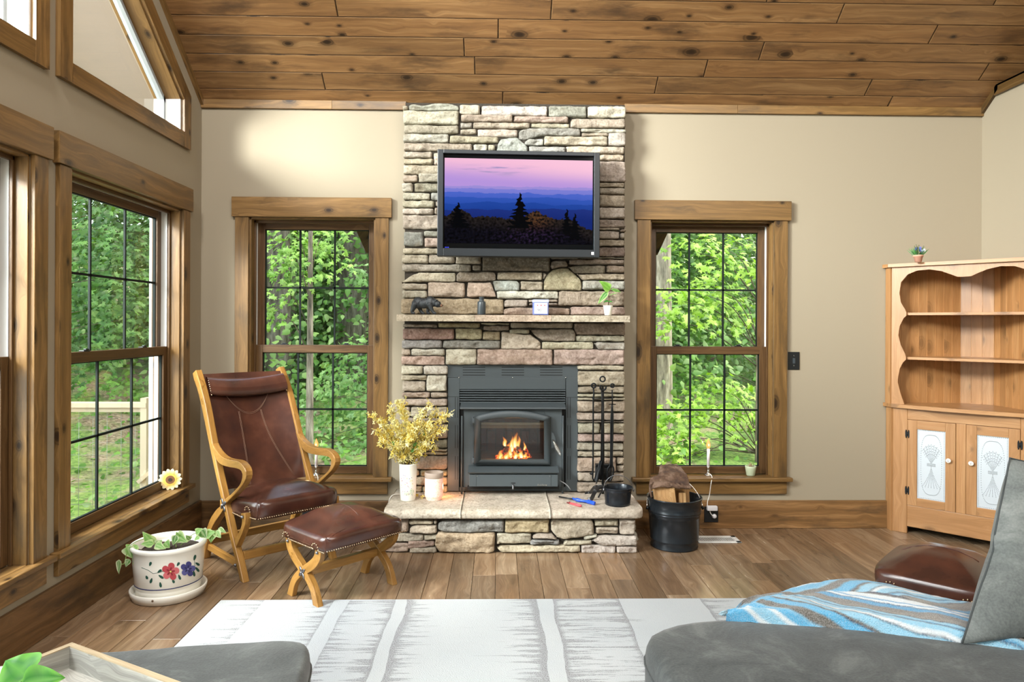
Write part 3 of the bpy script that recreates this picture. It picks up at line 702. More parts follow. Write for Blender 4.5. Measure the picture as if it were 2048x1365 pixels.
# hearth: rubble base and three capping slabs
HZ = .265; HF = -.515
hb = MB()
G_ = [(-40, 310, 112, 414, 'p'), (115, 308, 181, 414, 'p'), (182, 322, 220, 310, 372, 314, 366, 350, 190, 357, 't'), (187, 375, 240, 356, 402, 352, 402, 422, 187, 420, 't'), (374, 310, 404, 350, 't'), (403, 385, 404, 340, 450, 312, 922, 310, 918, 408, 560, 414, 450, 408, 'k'), (922, 308, 1272, 415, 'o'),
      (1280, 400, 1278, 320, 1300, 308, 1600, 310, 1618, 340, 1616, 432, 1500, 452, 1390, 468, 1330, 452, 't'), (1618, 308, 1807, 364, 't'), (1626, 368, 1807, 426, 't'), (1810, 303, 1938, 432, 'w'), (-40, 419, 300, 488, 't'), (298, 428, 405, 472, 't'),
      (382, 500, 402, 408, 850, 412, 852, 556, 800, 570, 420, 562, 'o'), (860, 415, 1132, 500, 't'), (1136, 440, 1180, 418, 1290, 418, 1330, 462, 1136, 460, 't'), (1118, 463, 1350, 463, 1352, 505, 1118, 507, 'k'), (1376, 500, 1400, 470, 1600, 470, 1602, 515, 1376, 517, 't'), (1538, 436, 1640, 424, 1644, 450, 1560, 470, 1538, 468, 'w'),
      (1600, 475, 1650, 436, 1952, 434, 1952, 515, 1680, 515, 'w'), (-60, 494, 180, 567, 'p'), (174, 475, 382, 470, 384, 520, 174, 545, 'p'), (185, 530, 398, 522, 402, 574, 185, 574, 't'), (862, 530, 900, 503, 1130, 510, 1510, 508, 1510, 566, 900, 568, 't'), (1515, 506, 1784, 576, 'w'), (1788, 515, 1952, 574, 'w'), (860, 470, 893, 502, 't')]
stones(hb, G_, cv(770, 960, 3.864, HF), HF, HF + .06, 900)
# side courses of the hearth
for sx, x0 in ((1, .845), (-1, -.655)):
    z = .004; k = 0
    while z < .2:
        h = min(random.uniform(.04, .085), .212 - z); y = HF + .07
        while y < -.02:
            w_ = min(random.uniform(.1, .24), -.01 - y)
            tmp = MB(); stone_block(tmp, lambda x, q=z + h - .003: q, lambda x, q=z: q, y, y + w_ - .004, 0, .05, random.choice('twtp'), 700 + k * 1.9 + sx * 50)
            for f_i, p in enumerate(tmp.v): pass
            hb.add([V(x0 + (-p.y - .003) * sx, p.x, p.z) for p in tmp.v], tmp.f, smooth=True, tone=tmp.c[0])
            y += w_; k += 1
        z += h
hb.build('hearth_base', 'stone', root)
jm = MB(); jm.box(-.63, .825, HF + .03, 0, .0, .212); jm.build('hearth_core', 'mortar', root)
def slab(xa, xb, ra=0, rb=0, s=1):
    """hearth cap slab with a rounded nose, front corners rounded"""
    mb = MB(); prof = [(.0, .214), (-.004, .222), (-.006, .235), (-.004, .248), (.004, .257), (.016, .263), (.035, HZ), (.45, HZ), (.545, HZ)]
    n = 46; y0 = -.547; vs_ = []; m_ = len(prof)
    for i in range(n + 1):
        u = i / n; x = xa + (xb - xa) * u
        for (d, z) in prof:
            inset = 0
            if ra: inset = max(inset, ra - math.sqrt(max(0, ra * ra - max(0, ra - (x - xa)) ** 2)))
            if rb: inset = max(inset, rb - math.sqrt(max(0, rb * rb - max(0, rb - (xb - x)) ** 2)))
            yy = y0 + d + inset * max(0, 1 - max(d, 0) / .5) + .004 * fbm(V(x * 8, z * 20, s)) * (d < .3)
            zz = z + (.0035 * fbm(V(x * 5, d * 9, s + 4)) + .002 * (noise.noise(V(x * 7, d * 12, s)) > .25) if z > .25 else 0)
            vs_.append(V(x, yy, zz))
    fs = [(i * m_ + k, i * m_ + k + 1, (i + 1) * m_ + k + 1, (i + 1) * m_ + k) for i in range(n) for k in range(m_ - 1)]
    b = len(vs_)
    vs_ += [V(xa, .0, .214), V(xb, 0, .214)]
    fs += [tuple([k for k in range(m_)] + [b]), tuple([n * m_ + k for k in range(m_ - 1, -1, -1)] + [b + 1][::-1])]
    fs += [tuple([i * m_ for i in range(n + 1)] + [b + 1, b])]
    # close: extra columns along the top between the nose and the wall for relief
    mb.add(vs_, fs, smooth=True, tone=srgb(['cbc1b0', 'd0c6b5', 'cec2b2'][s - 1])[:3])
    return mb.build('hearth_slab', 'stone', root)
slab(-.665, -.2115, ra=.03, s=1); slab(-.2085, .3175, s=2); slab(.3205, .872, rb=.05, s=3)

# ------------------------------------------------------------------ wood stove insert
st = thing('wood_stove', 'black steel wood-burning stove insert with arched glass door and a burning fire', 'stove', (.10, -.12, HZ))
def sp(x, y, yy): return uy(x, y, yy)
IY = -.105
def pbox(mb, x0, y0, x1, y1, yf, yb, **kw):
    a = uy(x0, y1, yf); b = uy(x1, y0, yf); mb.box(a[0], b[0], yf, yb, a[1], b[1], **kw)
mb = MB()
pbox(mb, 895, 756, 919, 983, IY, IY + .02); pbox(mb, 1131, 756, 1156, 983, IY, IY + .02); pbox(mb, 919, 756, 1131, 779, IY, IY + .02)
pbox(mb, 895, 731, 1156, 755.4, IY + .004, IY + .024)
pbox(mb, 919, 975, 1131, 983, IY, IY + .02)
build_each(mb, 'surround_panel', 'black', st, bevel=.0015)
mb = MB()
for cx in (948, 1025.7, 1102.5):
    for yy in (735, 740.5, 745.5, 750.8): pbox(mb, cx - 22.5, yy - .55, cx + 22.5, yy + .55, IY + .0025, IY + .0035)
for x in (910.5, 915.5, 1135.5, 1140.5):
    for a, b in ((795, 836), (851, 897), (913, 960)): pbox(mb, x - .6, a, x + .6, b, IY - .001, IY + .001)
pbox(mb, 895, 793.6, 919, 794.2, IY - .0008, IY + .001); pbox(mb, 1131, 795, 1156, 795.6, IY - .0008, IY + .001)
build_each(mb, 'vent_slot', 'blackdk', st)
for x in (918, 1025, 1131.5):
    a = uy(x, 755.6, IY); mb = MB(); mb.ball((a[0], IY - .002, a[1]), .0045, 8); mb.build('screw', 'chrome', st)
mb = MB()
for q in ((919, 779, 1131, 820), (919, 820, 945, 975), (1108, 820, 1131, 975), (945, 935, 1108, 975)): pbox(mb, *q, IY + .02, IY + .03)
mb.build('inner_backing', 'blackdk', st)
for i in range(6):
    mb = MB(); y = 781.5 + i * 4.75; a = uy(919.5, y, IY); b = uy(1130.5, y, IY)
    mb.prism([(IY - .010, a[1] - .002), (IY - .004, a[1] + .0045), (IY + .012, a[1] + .0055), (IY + .006, a[1] - .001)], 0, a[0], b[0]); mb.build('louvre_slat', 'black', st, bevel=.0008)
# hood
a = uy(921, 809, -.15); b = uy(1130, 817.5, -.15)
mb = MB(); mb.prism([(-.19, b[1] + .002), (-.185, b[1] + .010), (-.12, a[1] + .006), (-.09, a[1] + .006), (-.09, b[1] - .005), (-.18, b[1] - .004)], 0, a[0], b[0]); mb.build('hood', 'black', st, bevel=.002)
# face plate with the door opening
BY = -.150
fx0, fz0 = uy(927, 975, BY); fx1, fz1 = uy(1124, 817, BY)
gx0, gz0 = uy(960, 921, BY); gx1, gz1 = uy(1090, 833, BY)
mb = MB(); mb.box(fx0, gx0, BY, BY + .04, fz0, fz1); mb.box(gx1, fx1, BY, BY + .04, fz0, fz1); mb.box(gx0, gx1, BY, BY + .04, fz0, gz0); mb.box(gx0, gx1, BY, BY + .04, gz1, fz1)
mb.build('face_plate', 'black', st, bevel=.001)
# firebox
mb = MB(tone=(.09, .06, .05)); bx0, bx1 = gx0 - .04, gx1 + .04
mb.add([V(bx0, BY + .03, gz0 - .02), V(bx1, BY + .03, gz0 - .02), V(bx1, .30, gz0 - .02), V(bx0, .30, gz0 - .02), V(bx0, BY + .03, gz1 + .02), V(bx1, BY + .03, gz1 + .02), V(bx1, .30, gz1 + .02), V(bx0, .30, gz1 + .02)], [(0, 1, 2, 3), (2, 3, 7, 6), (0, 3, 7, 4), (1, 2, 6, 5), (4, 5, 6, 7)])
fbm_ = NT('firebrick'); _br = fbm_.n('ShaderNodeTexBrick', {'Vector': fbm_.map(fbm_.uv(), (1, 1, 1)), 'Color1': srgb('3c1c16'), 'Color2': srgb('2c1511'), 'Mortar': srgb('140a08'), 'Scale': 1.0, 'Mortar Size': .004, 'Brick Width': .22, 'Row Height': .06})
fbm_.set(Base_Color=_br.outputs[0], Roughness=.9); M['brick'] = fbm_.m
mb.build('firebox', 'brick', st)
mb = MB(); pbox(mb, 955, 846, 1093, 850, -.06, -.02); mb.build('baffle_bar', plain('tan_firebrick', 'b9ad9c', .8), st)
mb = MB(); pbox(mb, 955, 850.5, 1093, 857, -.05, -.01); mb.build('baffle_bar', plain('brown_firebrick', '8a6f55', .8), st)
# door frame with arched top rail
DY = -.175
def dpt(x, y): p = uy(x, y, DY); return p
def arch(x0, y0, x1, y1, rise, n=20): return [(x0 + (x1 - x0) * i / n, y0 + (y1 - y0) * i / n - rise * (1 - (2 * i / n - 1) ** 2)) for i in range(n + 1)]
outer = arch(948, 833.5, 1102, 834.5, 12.5); inner = arch(962, 843, 1088, 843, 6.5)
def frame_bar(ax, bx_):
    mb = MB(); A = [dpt(*p) for p in ax]; B = [dpt(*p) for p in bx_]; n = len(A); secs = [(0, DY + .02), (.0, DY - .004), (.12, DY - .013), (.5, DY - .018), (.88, DY - .012), (1, DY - .001), (1, DY + .02)]
    vs_ = []
    for p, q in zip(A, B):
        for t, y in secs: vs_.append(V(p[0] + (q[0] - p[0]) * t, y, p[1] + (q[1] - p[1]) * t))
    m_ = len(secs); fs = [(i * m_ + k, i * m_ + k + 1, (i + 1) * m_ + k + 1, (i + 1) * m_ + k) for i in range(n - 1) for k in range(m_ - 1)]
    fs += [tuple(range(m_)), tuple(range((n - 1) * m_, n * m_))]
    mb.add(vs_, fs, smooth=True); return mb
door = thing('stove_door', None, None, (gx0, DY, gz0)); door.parent = st; door.matrix_parent_inverse = parent_world(st).inverted()
frame_bar(outer, inner).build('door_rail', 'black', door)
frame_bar([(948, 833.5), (948, 930)], [(962, 843), (962, 919.5)]).build('door_stile', 'black', door)
frame_bar([(1102, 834.5), (1102, 930)], [(1088, 843), (1088, 919.5)]).build('door_stile', 'black', door)
frame_bar([(948, 930), (1102, 930)], [(962, 919.5), (1088, 919.5)]).build('door_rail', 'black', door)
mb = MB(); a = dpt(958, 922); b = dpt(1092, 835); mb.box(a[0], b[0], DY + .005, DY + .009, a[1], b[1]); mb.build('door_glass', 'glass', door)
mb = MB()
mb.prism([dpt(1100, 862), dpt(1106, 867), dpt(1111, 878), dpt(1111, 892), dpt(1104, 897), dpt(1100, 899)], 1, DY - .003, DY + .008); mb.build('handle_plate', 'black', door, bevel=.001)
# spring handle: coil round a rod
p0 = V(*[dpt(1105.5, 880)[0], DY - .02, dpt(1105.5, 880)[1]]); p1 = V(dpt(1119, 907)[0], DY - .075, dpt(1119, 907)[1])
mb = MB(); mb.tube([p0 + V(0, .02, 0), p0, p0.lerp(p1, .4)], .005, 8); coil = []
ax = (p1 - p0).normalized(); e1 = ax.orthogonal().normalized(); e2 = ax.cross(e1)
for i in range(150):
    t = i / 149; th = t * 2 * math.pi * 13; r_ = .0045 + .009 * math.sin(math.pi * min(1, t * 1.05)) ** .8
    coil.append(p0.lerp(p1, .12 + .88 * t) + e1 * (r_ * math.cos(th)) + e2 * (r_ * math.sin(th)))
mb.tube(coil, .0017, 5); mb.build('spring_handle', 'chrome', door)
for y in (842, 921):
    a = dpt(945, y + 5); b = dpt(949, y - 5); mb = MB(); mb.box(a[0], b[0], DY - .006, DY + .02, a[1], b[1]); mb.tube([V(a[0], DY - .002, a[1] - .008), V(a[0], DY - .002, b[1] + .006)], .0045, 8); mb.build('hinge', 'black', door, bevel=.001)
# ash ledge and blower box
a = uy(936, 947, -.25); b = uy(1118, 947, -.25)
mb = MB(); mb.prism([(-.25, a[1]), (-.255, a[1] + .006), (-.15, a[1] + .030), (-.15, a[1] + .018), (-.245, a[1] - .004)], 0, a[0], b[0]); mb.build('ash_ledge', 'black', st, bevel=.0015)
a = uy(938, 974, -.235); b = uy(1116, 950, -.235)
mb = MB(); mb.box(a[0], b[0], -.235, -.14, a[1], b[1]); mb.build('blower_box', 'black', st, bevel=.0025)
mb = MB()
for x in (952.5, 1102): pbox(mb, x - .3, 951, x + .3, 973, -.2362, -.2345)
pbox(mb, 1022, 966, 1031, 968, -.2362, -.2345); build_each(mb, 'panel_seam', 'blackdk', st)
for x in (954, 1100):
    q = uy(x, 953, -.236); mb = MB(); mb.ball((q[0], -.236, q[1]), .003, 8); mb.build('screw', 'chrome', st)
q = uy(1026, 972, -.24); mb = MB(); mb.tube([V(q[0], -.235, q[1] + .006), V(q[0], -.25, q[1] + .002), V(q[0], -.252, q[1] - .016)], [.004, .005, .0045], 10); mb.tube([V(q[0], -.252, q[1] - .006), V(q[0], -.252, q[1] - .022)], .0065, 10); mb.build('latch', 'pewter', st)
q = uy(1084, 970.6, -.237); text_mesh('maker_badge', 'BuckStove', 'chrome', .017, (q[0], -.2375, q[1]), (math.pi / 2, 0, 0), st, .0008, .25, .86)
q = uy(1076, 937.8, -.2); mb = MB(); pbox(mb, 1057, 936.6, 1093, 938.2, -.185, -.18); mb.build('trim_plate', 'chrome', st)
mb = MB(); q = uy(924, 832, -.15); mb.tube([V(q[0], -.16, q[1]), V(q[0], -.16, HZ + .003)], .006, 8); q = uy(1126, 832, -.15); mb.tube([V(q[0], -.15, q[1]), V(q[0], -.15, HZ + .003)], .006, 8); build_each(mb, 'side_rod', 'black', st)
mb = MB(); pbox(mb, 935, 974, 1118, 979, -.19, -.12); mb.build('stove_foot', 'blackdk', st)
mb = MB(); C3 = [V(*[uy(x, y, yy)[0], yy, uy(x, y, yy)[1]]) for x, y, yy in ((1119, 962, -.19), (1127, 966, -.2), (1134, 971, -.2), (1139, 977, -.2), (1141, 980, -.19))]
mb.tube(crom(C3, 5), .003, 8); mb.build('power_cord', plain('grey_cord', '8a8c8e', .5), st)
# logs, embers and flames
lg = MB(tone=(.05, .035, .03))
for (x0, y0, x1, y1, ya, yb, r) in ((1000, 913, 1022, 890, .02, .06, .018), (1026, 915, 1028, 896, -.01, .05, .02), (1030, 895, 1043, 902, .05, .0, .016), (990, 918, 1060, 919, .05, .05, .016), (1050, 899, 1060, 917, .02, .06, .014)):
    a = uy(x0, y0, ya); b = uy(x1, y1, yb); lg.tube([V(a[0], ya, a[1]).lerp(V(b[0], yb, b[1]), t) + V(0, 0, .003 * math.sin(t * 9)) for t in (0, .3, .6, 1)], r, 10)
lm = NT('charred_log'); lm.set(Base_Color='1a1412', Roughness=.95)
_n = lm.noise(lm.co(), 38, 4, .7); lm.put(lm.b.inputs['Emission Color'], lm.ramp(_n, [(.45, '000000'), (.56, 'c02a05'), (.66, 'ffb040')])); lm.b.inputs['Emission Strength'].default_value = 1.6
LGL = ['long charred log leaning up from the left of the fire in the stove', 'short upright charred log in the middle of the fire in the stove', 'dark charred log lying across the top of the fire in the stove', 'low burning log lying under the others at the bottom of the stove fire', 'small charred log leaning at the right end of the stove fire']
for o_, l_ in zip(build_each(lg, 'burning_log', lm.m), LGL): tag(o_, l_, 'firewood', 'burning logs in the stove')
em = MB(); rs = random.Random(4)
for i in range(90):
    px = rs.uniform(992, 1056); py = 918 - rs.random() * 3 - 6 * max(0, 1 - abs(px - 1024) / 26) * rs.random(); q = uy(px, py, .01)
    em.ball((q[0], .01 + rs.uniform(-.03, .05), q[1]), rs.uniform(.004, .010), 6)
ec = NT('glowing_embers'); ec.set(Base_Color=(0, 0, 0, 1)); ec.put(ec.b.inputs['Emission Color'], ec.ramp(ec.noise(ec.co(), 60, 2), [(.35, '7a1002'), (.5, 'ff4a0a'), (.66, 'ffc24a')])); ec.b.inputs['Emission Strength'].default_value = 2.2
tag(em.build('ember_bed', ec.m), 'bed of orange glowing embers under the logs in the stove', 'embers', kind='stuff')
fm = NT('fire_flame'); fm.t.nodes.remove(fm.b); at = fm.n('ShaderNodeAttribute', attribute_name='Col')
fe = fm.n('ShaderNodeEmission', {'Color': at.outputs[0], 'Strength': 1.9}); ft = fm.n('ShaderNodeBsdfTransparent')
fm.put(fm.out.inputs[0], fm.n('ShaderNodeMixShader', {0: at.outputs['Alpha'], 1: ft.outputs[0], 2: fe.outputs[0]}).outputs[0])
fl = MB()
def lerp3(a, b, t): return tuple(x + (y - x) * t for x, y in zip(a, b))
def flame(px, py0, py1, w, yy, lean, hot, seed):
    a = uy(px, py0, yy); b = uy(px + lean, py1, yy); H = b[1] - a[1]; wm = w / 300
    for turn in (0, .9, -1.0):
        ct, s_ = math.cos(turn), math.sin(turn)
        def pos(u, v):
            c = a[0] + (b[0] - a[0]) * v + .008 * math.sin(v * 7 + seed) * v
            hw = wm * (math.sin(math.pi * min(1, (v * .86 + .14))) ** .8) * (1 - v * .35) * (1 + .25 * noise.noise(V(v * 5, seed, turn)))
            k = (2 * u - 1) * hw
            return V(c + k * ct, yy + k * s_ + .004 * math.sin(v * 9 + seed), a[1] + H * v + .012 * noise.noise(V(u * 4, v * 3, seed)) * v)
        def colr(u, v):
            e = 1 - abs(2 * u - 1); al = min(1, e * 2.0) ** 1.3 * (1 - v ** 2.2) * (.85 if turn == 0 else .45)
            core = min(1, e * 1.25) * (1 - v) * hot
            if core > .45: c = lerp3((1.0, .55, .10), (1.0, .93, .62), min(1, (core - .45) / .35))
            else: c = lerp3((.75, .10, .01), (1.0, .55, .10), core / .45)
            return (*c, al)
        fl.grid(pos, 8, 14, cfn=colr)
for p in ((1029, 908, 864, 9, .03, 3, 1.3, 1), (1024, 905, 872, 6, .0, -1, 1.2, 2), (1035, 902, 872, 6, .04, 3, .9, 3), (1010, 893, 874, 6, .05, -2, .9, 4), (1049, 902, 884, 4, .02, 1, .9, 5), (1000, 918, 900, 7, .0, 3, .8, 6),
          (1020, 917, 893, 7, -.02, 2, 1.1, 7), (1043, 917, 900, 8, -.02, -2, 1.1, 8), (1050, 918, 905, 6, .0, 0, 1.0, 9), (1012, 918, 905, 8, -.03, 3, .9, 10), (1031, 918, 902, 7, -.03, 0, 1.1, 11)): flame(*p)
tag(fl.build('flame', fm.m), 'orange and yellow flames rising from the logs inside the stove', 'flame', kind='stuff')
lamp('fire_glow', 'POINT', (.11, .0, .60), (0, -1, 0), 2.2, (1, .42, .12), .05)

# ------------------------------------------------------------------ television
tv = thing('television', 'black flat-screen television on the stone chimney above the mantel', 'television', (.13, -.29, 2.11), rz=math.radians(2.6))
tw, th_ = 1.012, .658
mb = MB(); B_w = .036; x0, x1, z0, z1 = -tw / 2, tw / 2, -th_ / 2, th_ / 2
mb.box(x0, x0 + B_w, -.03, .05, z0, z1); mb.box(x1 - B_w, x1, -.03, .05, z0, z1); mb.box(x0 + B_w, x1 - B_w, -.03, .05, z1 - .024, z1); mb.box(x0 + B_w, x1 - B_w, -.03, .05, z0, z0 + .048)
mb.build('bezel', plain('charcoal_bezel', '12181d', .4), tv, bevel=.003, local=True)
mb = MB(); mb.box(x0 + .02, x1 - .02, -.012, .05, z0 + .02, z1 - .02); mb.build('screen_border', plain('glossy_black', '07090b', .08), tv, local=True)
mb = MB(); mb.box(x0 + .1, x1 - .1, .05, .085, z0 + .06, z1 - .1); mb.build('rear_housing', 'plastic', tv, bevel=.01, local=True)
mb = MB(); mb.box(-.1, .1, .085, .175, -.12, .12); mb.build('wall_bracket', 'iron', tv, bevel=.004, local=True)
sx0, sx1, sz0, sz1 = x0 + .043, x1 - .043, z0 + .081, z1 - .049
def ss(a, b, x): t = min(1, max(0, (x - a) / (b - a))); return t * t * (3 - 2 * t)
def tvcol(u, v):
    """dusk sky, blue ridges, dark trees with a spruce: u right, v up"""
    t = 1 - v
    sky_ = lerp3((.93, .52, .70), (.47, .30, .72), ss(.02, .30, t + .10 * (1 - u) - .06))
    sky_ = lerp3(sky_, (1.0, .60, .74), .55 * ss(.35, .9, u) * (1 - ss(.0, .28, t)))
    cl = max(0, fbm(V(u * 6, t * 34, 2))) * math.exp(-((t - .13) / .05) ** 2) * math.exp(-((u - .33) / .22) ** 2)
    c = lerp3(sky_, (.42, .32, .56), min(1, cl * 2))
    def ridge(base, amp, fr, sd): return base + amp * noise.noise(V(u * fr, sd, 0)) + amp * .45 * noise.noise(V(u * fr * 3, sd, 3))
    for k, (b, a, fr, cc) in enumerate(((.325, .012, 7, (.34, .27, .68)), (.355, .012, 9, (.20, .21, .66)), (.405, .02, 8, (.07, .13, .58)), (.46, .025, 6, (.03, .09, .46)), (.53, .03, 5, (.015, .06, .34)), (.60, .03, 5, (.012, .03, .20)))):
        r = ridge(b, a, fr, k * 3.1)
        if t > r: c = lerp3(cc, (cc[0] * .6, cc[1] * .7, cc[2] * .8), ss(r, r + .15, t))
    tex = fbm(V(u * 55, t * 40, 6), 4)
    tl = .70 + .05 * noise.noise(V(u * 5, 1, 0)) + .025 * noise.noise(V(u * 28, 4, 0)) + .02 * noise.noise(V(u * 90, t * 30, 0)) - .13 * math.exp(-((u - .10) / .07) ** 2) - .08 * math.exp(-((u - .60) / .09) ** 2) + .12 * ss(.8, 1, u)
    if t > tl:
        c = lerp3((.014, .011, .010), (.003, .003, .006), ss(tl, tl + .2, t)); c = tuple(max(0, x * (1 + 1.2 * tex)) for x in c)
        o_ = math.exp(-((u - .61) / .10) ** 2 - ((t - .70) / .10) ** 2)
        c = lerp3(c, (.13, .055, .02), min(.7, max(0, o_ * (.35 + 1.3 * tex))))
        pr = math.exp(-((u - .58) / .18) ** 2 - ((t - .9) / .08) ** 2); c = lerp3(c, (.03, .015, .05), min(.6, max(0, pr * tex * 2)))
    for (cx, ty, wd, hh) in ((.507, .395, .055, .42), (.825, .58, .028, .3), (.88, .63, .035, .3), (.09, .52, .05, .3)):
        d = (t - ty) / hh
        if 0 < d < 1:
            w_ = wd * d * (1.25 + .55 * math.sin(d * 46 + 4 * noise.noise(V(u * 20, d * 9, cx))) ) + .002
            if abs(u - cx - .012 * noise.noise(V(d * 6, cx, 0))) < w_: c = (.0015, .002, .003)
    return c
mb = MB(); mb.grid(lambda u, v: V(sx0 + (sx1 - sx0) * u, -.0135, sz0 + (sz1 - sz0) * v), 400, 225, cfn=tvcol, smooth=False)
sm_ = NT('lit_tv_picture'); sm_.b.inputs['Specular IOR Level'].default_value = .15; sm_.set(Base_Color=(0, 0, 0, 1), Roughness=.12); sm_.put(sm_.b.inputs['Emission Color'], sm_.attr()); sm_.b.inputs['Emission Strength'].default_value = 1.0
mb.build('screen_picture', sm_.m, tv, local=True)
mb = MB(); mb.box(x1 - .052, x1 - .036, -.0315, -.03, z0 + .016, z0 + .034); mb.build('rating_sticker', 'whitep', tv, local=True)
mb = MB()
for k in range(3): mb.box(x0 + .047 + k * .009, x0 + .053 + k * .009, -.0142, -.0136, z0 + .052, z0 + .057)
build_each(mb, 'indicator_light', emit('blue_led', '1030ff', 1.2), tv, local=True)

# ------------------------------------------------------------------ things on the mantel
MZ = 1.42; MY = -.225
def mx(px, y=MY): return uy(px, 625, y)[0]
# bear figurine (skinned skeleton)
bear = thing('bear_figurine', 'black striding bear figurine at the left end of the stone mantel', 'figurine', (mx(852), MY, MZ), rz=-.25)
bear.scale = (1.08, 1.08, 1.12)
bm_ = NT('black_resin_fur'); bm_.set(Base_Color='23272a', Roughness=.38); bm_.bump(bm_.noise(bm_.map(bm_.co(), (1, 1, .5)), 170, 3), .9, .004)
mb = MB()
for c, r in (((-.048, 0, .066), (.036, .028, .034)), ((-.010, 0, .062), (.040, .027, .030)), ((.026, 0, .070), (.032, .026, .034)), ((.052, 0, .066), (.024, .020, .023)), ((.072, 0, .058), (.021, .019, .019))): mb.ball(c, r, 20)
for P, R_ in (([(-.062, -.016, .058), (-.074, -.018, .032), (-.080, -.018, .012), (-.070, -.018, .007)], [.021, .014, .009, .008]), ([(-.050, .016, .055), (-.044, .018, .032), (-.032, .018, .012), (-.022, .018, .007)], [.020, .013, .009, .008]),
              ([(.028, -.016, .055), (.040, -.018, .030), (.052, -.018, .012), (.062, -.018, .007)], [.018, .012, .009, .008]), ([(.016, .016, .055), (.008, .018, .032), (.004, .018, .012), (.014, .018, .007)], [.017, .012, .009, .008])):
    mb.tube(crom(P, 5), [R_[min(3, q // 5)] + (R_[min(3, q // 5 + 1)] - R_[min(3, q // 5)]) * (q % 5) / 5 for q in range(16)], 14); mb.ball(P[-1], (.011, .009, .007), 10); mb.ball(P[0], R_[0], 12)
mb.ball((-.082, 0, .066), (.008, .006, .009), 10); mb.ball((.088, 0, .050), (.012, .011, .010), 12)
bo = mb.build('body', bm_.m, bear, local=True); rmd = bo.modifiers.new('fuse', 'REMESH'); rmd.mode = 'VOXEL'; rmd.voxel_size = .0024; rmd.use_smooth_shade = True
smd = bo.modifiers.new('smooth', 'SMOOTH'); smd.iterations = 6; smd.factor = .6
mb = MB()
for s_ in (-1, 1): mb.ball((.064, .015 * s_, .077), (.006, .004, .008), 10)
build_each(mb, 'ear', bm_.m, bear, local=True)
mb = MB(); mb.ball((.092, 0, .050), (.0115, .010, .009), 12); mb.build('muzzle', plain('tan_muzzle', '7d5a42', .5), bear, local=True)
mb = MB()
for s_ in (-1, 1): mb.ball((.083, .012 * s_, .064), .003, 8)
build_each(mb, 'eye', 'plastic', bear, local=True)
mb = MB(); mb.ball((.103, 0, .052), .0035, 8); mb.build('nose', 'plastic', bear, local=True)
# dark bottle
bt = MB(); bt.lathe([(.0, 0), (.0255, 0), (.0265, .003), (.0265, .078), (.0245, .083), (.0165, .085), (.0150, .088), (.0150, .108), (.0165, .109), (.0165, .113), (.013, .114), (0, .113)], (mx(963), MY, MZ), 28)
tag(bt.build('bottle', plain('dark_grey_bottle', '3b4246', .3)), 'small dark grey cylindrical bottle standing on the mantel right of the bear', 'bottle')
# card timer box
cx_ = mx(1081); ct = thing('desk_calendar', 'little white and blue plastic block calendar reading 90 on the mantel', 'calendar', (cx_, MY, MZ), rz=math.radians(8))
mb = MB(); mb.box(-.048, .048, -.022, .025, .0, .086); mb.build('case', plain('translucent_blue_plastic', '7383c8', .15), ct, bevel=.004, local=True)
mb = MB(); mb.box(-.044, .040, -.0245, -.022, .008, .076); mb.build('front_card', plain('white_card', 'e9eef5', .5), ct, local=True)
mb = MB(); mb.box(-.05, .05, -.026, .028, .078, .098); mb.build('lid', plain('pale_blue_lid', 'b9c4ea', .15), ct, bevel=.004, local=True)
mb = MB()
for k in (-1, 0, 1): mb.box(k * .023 - .005, k * .023 + .003, -.0252, -.0245, .058, .064)
build_each(mb, 'red_mark', 'red', ct, local=True)
text_mesh('number', '90', plain('grey_ink', '5a5f66', .6), .026, (-.012, -.0246, .030), (math.pi / 2, 0, 0), None, .0003).parent = ct
mb = MB()
for r_ in range(3):
    for k in range(6): mb.box(-.034 + k * .0125, -.027 + k * .0125, -.0249, -.0244, .046 - r_ * .0, .0475)
mb.build('printed_line', plain('pale_ink', '9aa4b4', .6), ct, local=True)
# small plant on the mantel
def leaf_shape(mb, base, tip, width, up, fold=.15, curl=.2, n=8, tone=(.1, .4, .05), edge=None, m=4, heart=False):
    """a leaf blade from base to tip, folded on its midrib and curling down"""
    base, tip = Vector(base), Vector(tip); d = tip - base; L = d.length; d.normalize(); up = Vector(up); s_ = d.cross(up)
    if s_.length < 1e-4: s_ = d.orthogonal()
    s_.normalize(); nn = s_.cross(d); 
    def pos(u, v):
        w = (math.sin(math.pi * min(1, v ** (.55 if heart else .8)) ) ** .85) * (1 - .25 * v); k = 2 * u - 1
        return base + d * (L * (v - (.08 * abs(k) * (1 - v) if heart else 0))) + s_ * (k * width * w) + nn * (abs(k) * width * w * fold - curl * L * v * v + .03 * L * math.sin(v * 11) * abs(k))
    def colr(u, v):
        k = abs(2 * u - 1); e = edge if edge else tuple(min(1, x * 1.25) for x in tone)
        f = noise.noise(V(base.x * 31 + u * 5, v * 4, base.z * 17)); t = max(0, min(1, (k - .45) * 2.2 + f * .9)) if edge else k * .5
        if k < .08: t = max(t, .5)
        return lerp3(tone, e, t)
    mb.grid(pos, 6, n, cfn=colr)
def lathe_thing(name, label, cat, prof, c, mat, seg=36, group=None):
    mb = MB(); mb.lathe(prof, c, seg); return tag(mb.build(name, mat), label, cat, group)
px_ = mx(1216); pm = thing('potted_plant', 'green pothos sprig in a white cup pot at the right end of the mantel', 'plant', (px_, MY, MZ))
mb = MB(); mb.lathe([(0, 0), (.020, 0), (.022, .002), (.030, .058), (.031, .062), (.028, .062), (.026, .050), (0, .05)], (px_, MY, MZ), 28); mb.build('pot', 'glazew', pm)
mb = MB(tone=(.16, .10, .06)); top = V(px_, MY, MZ + .055)
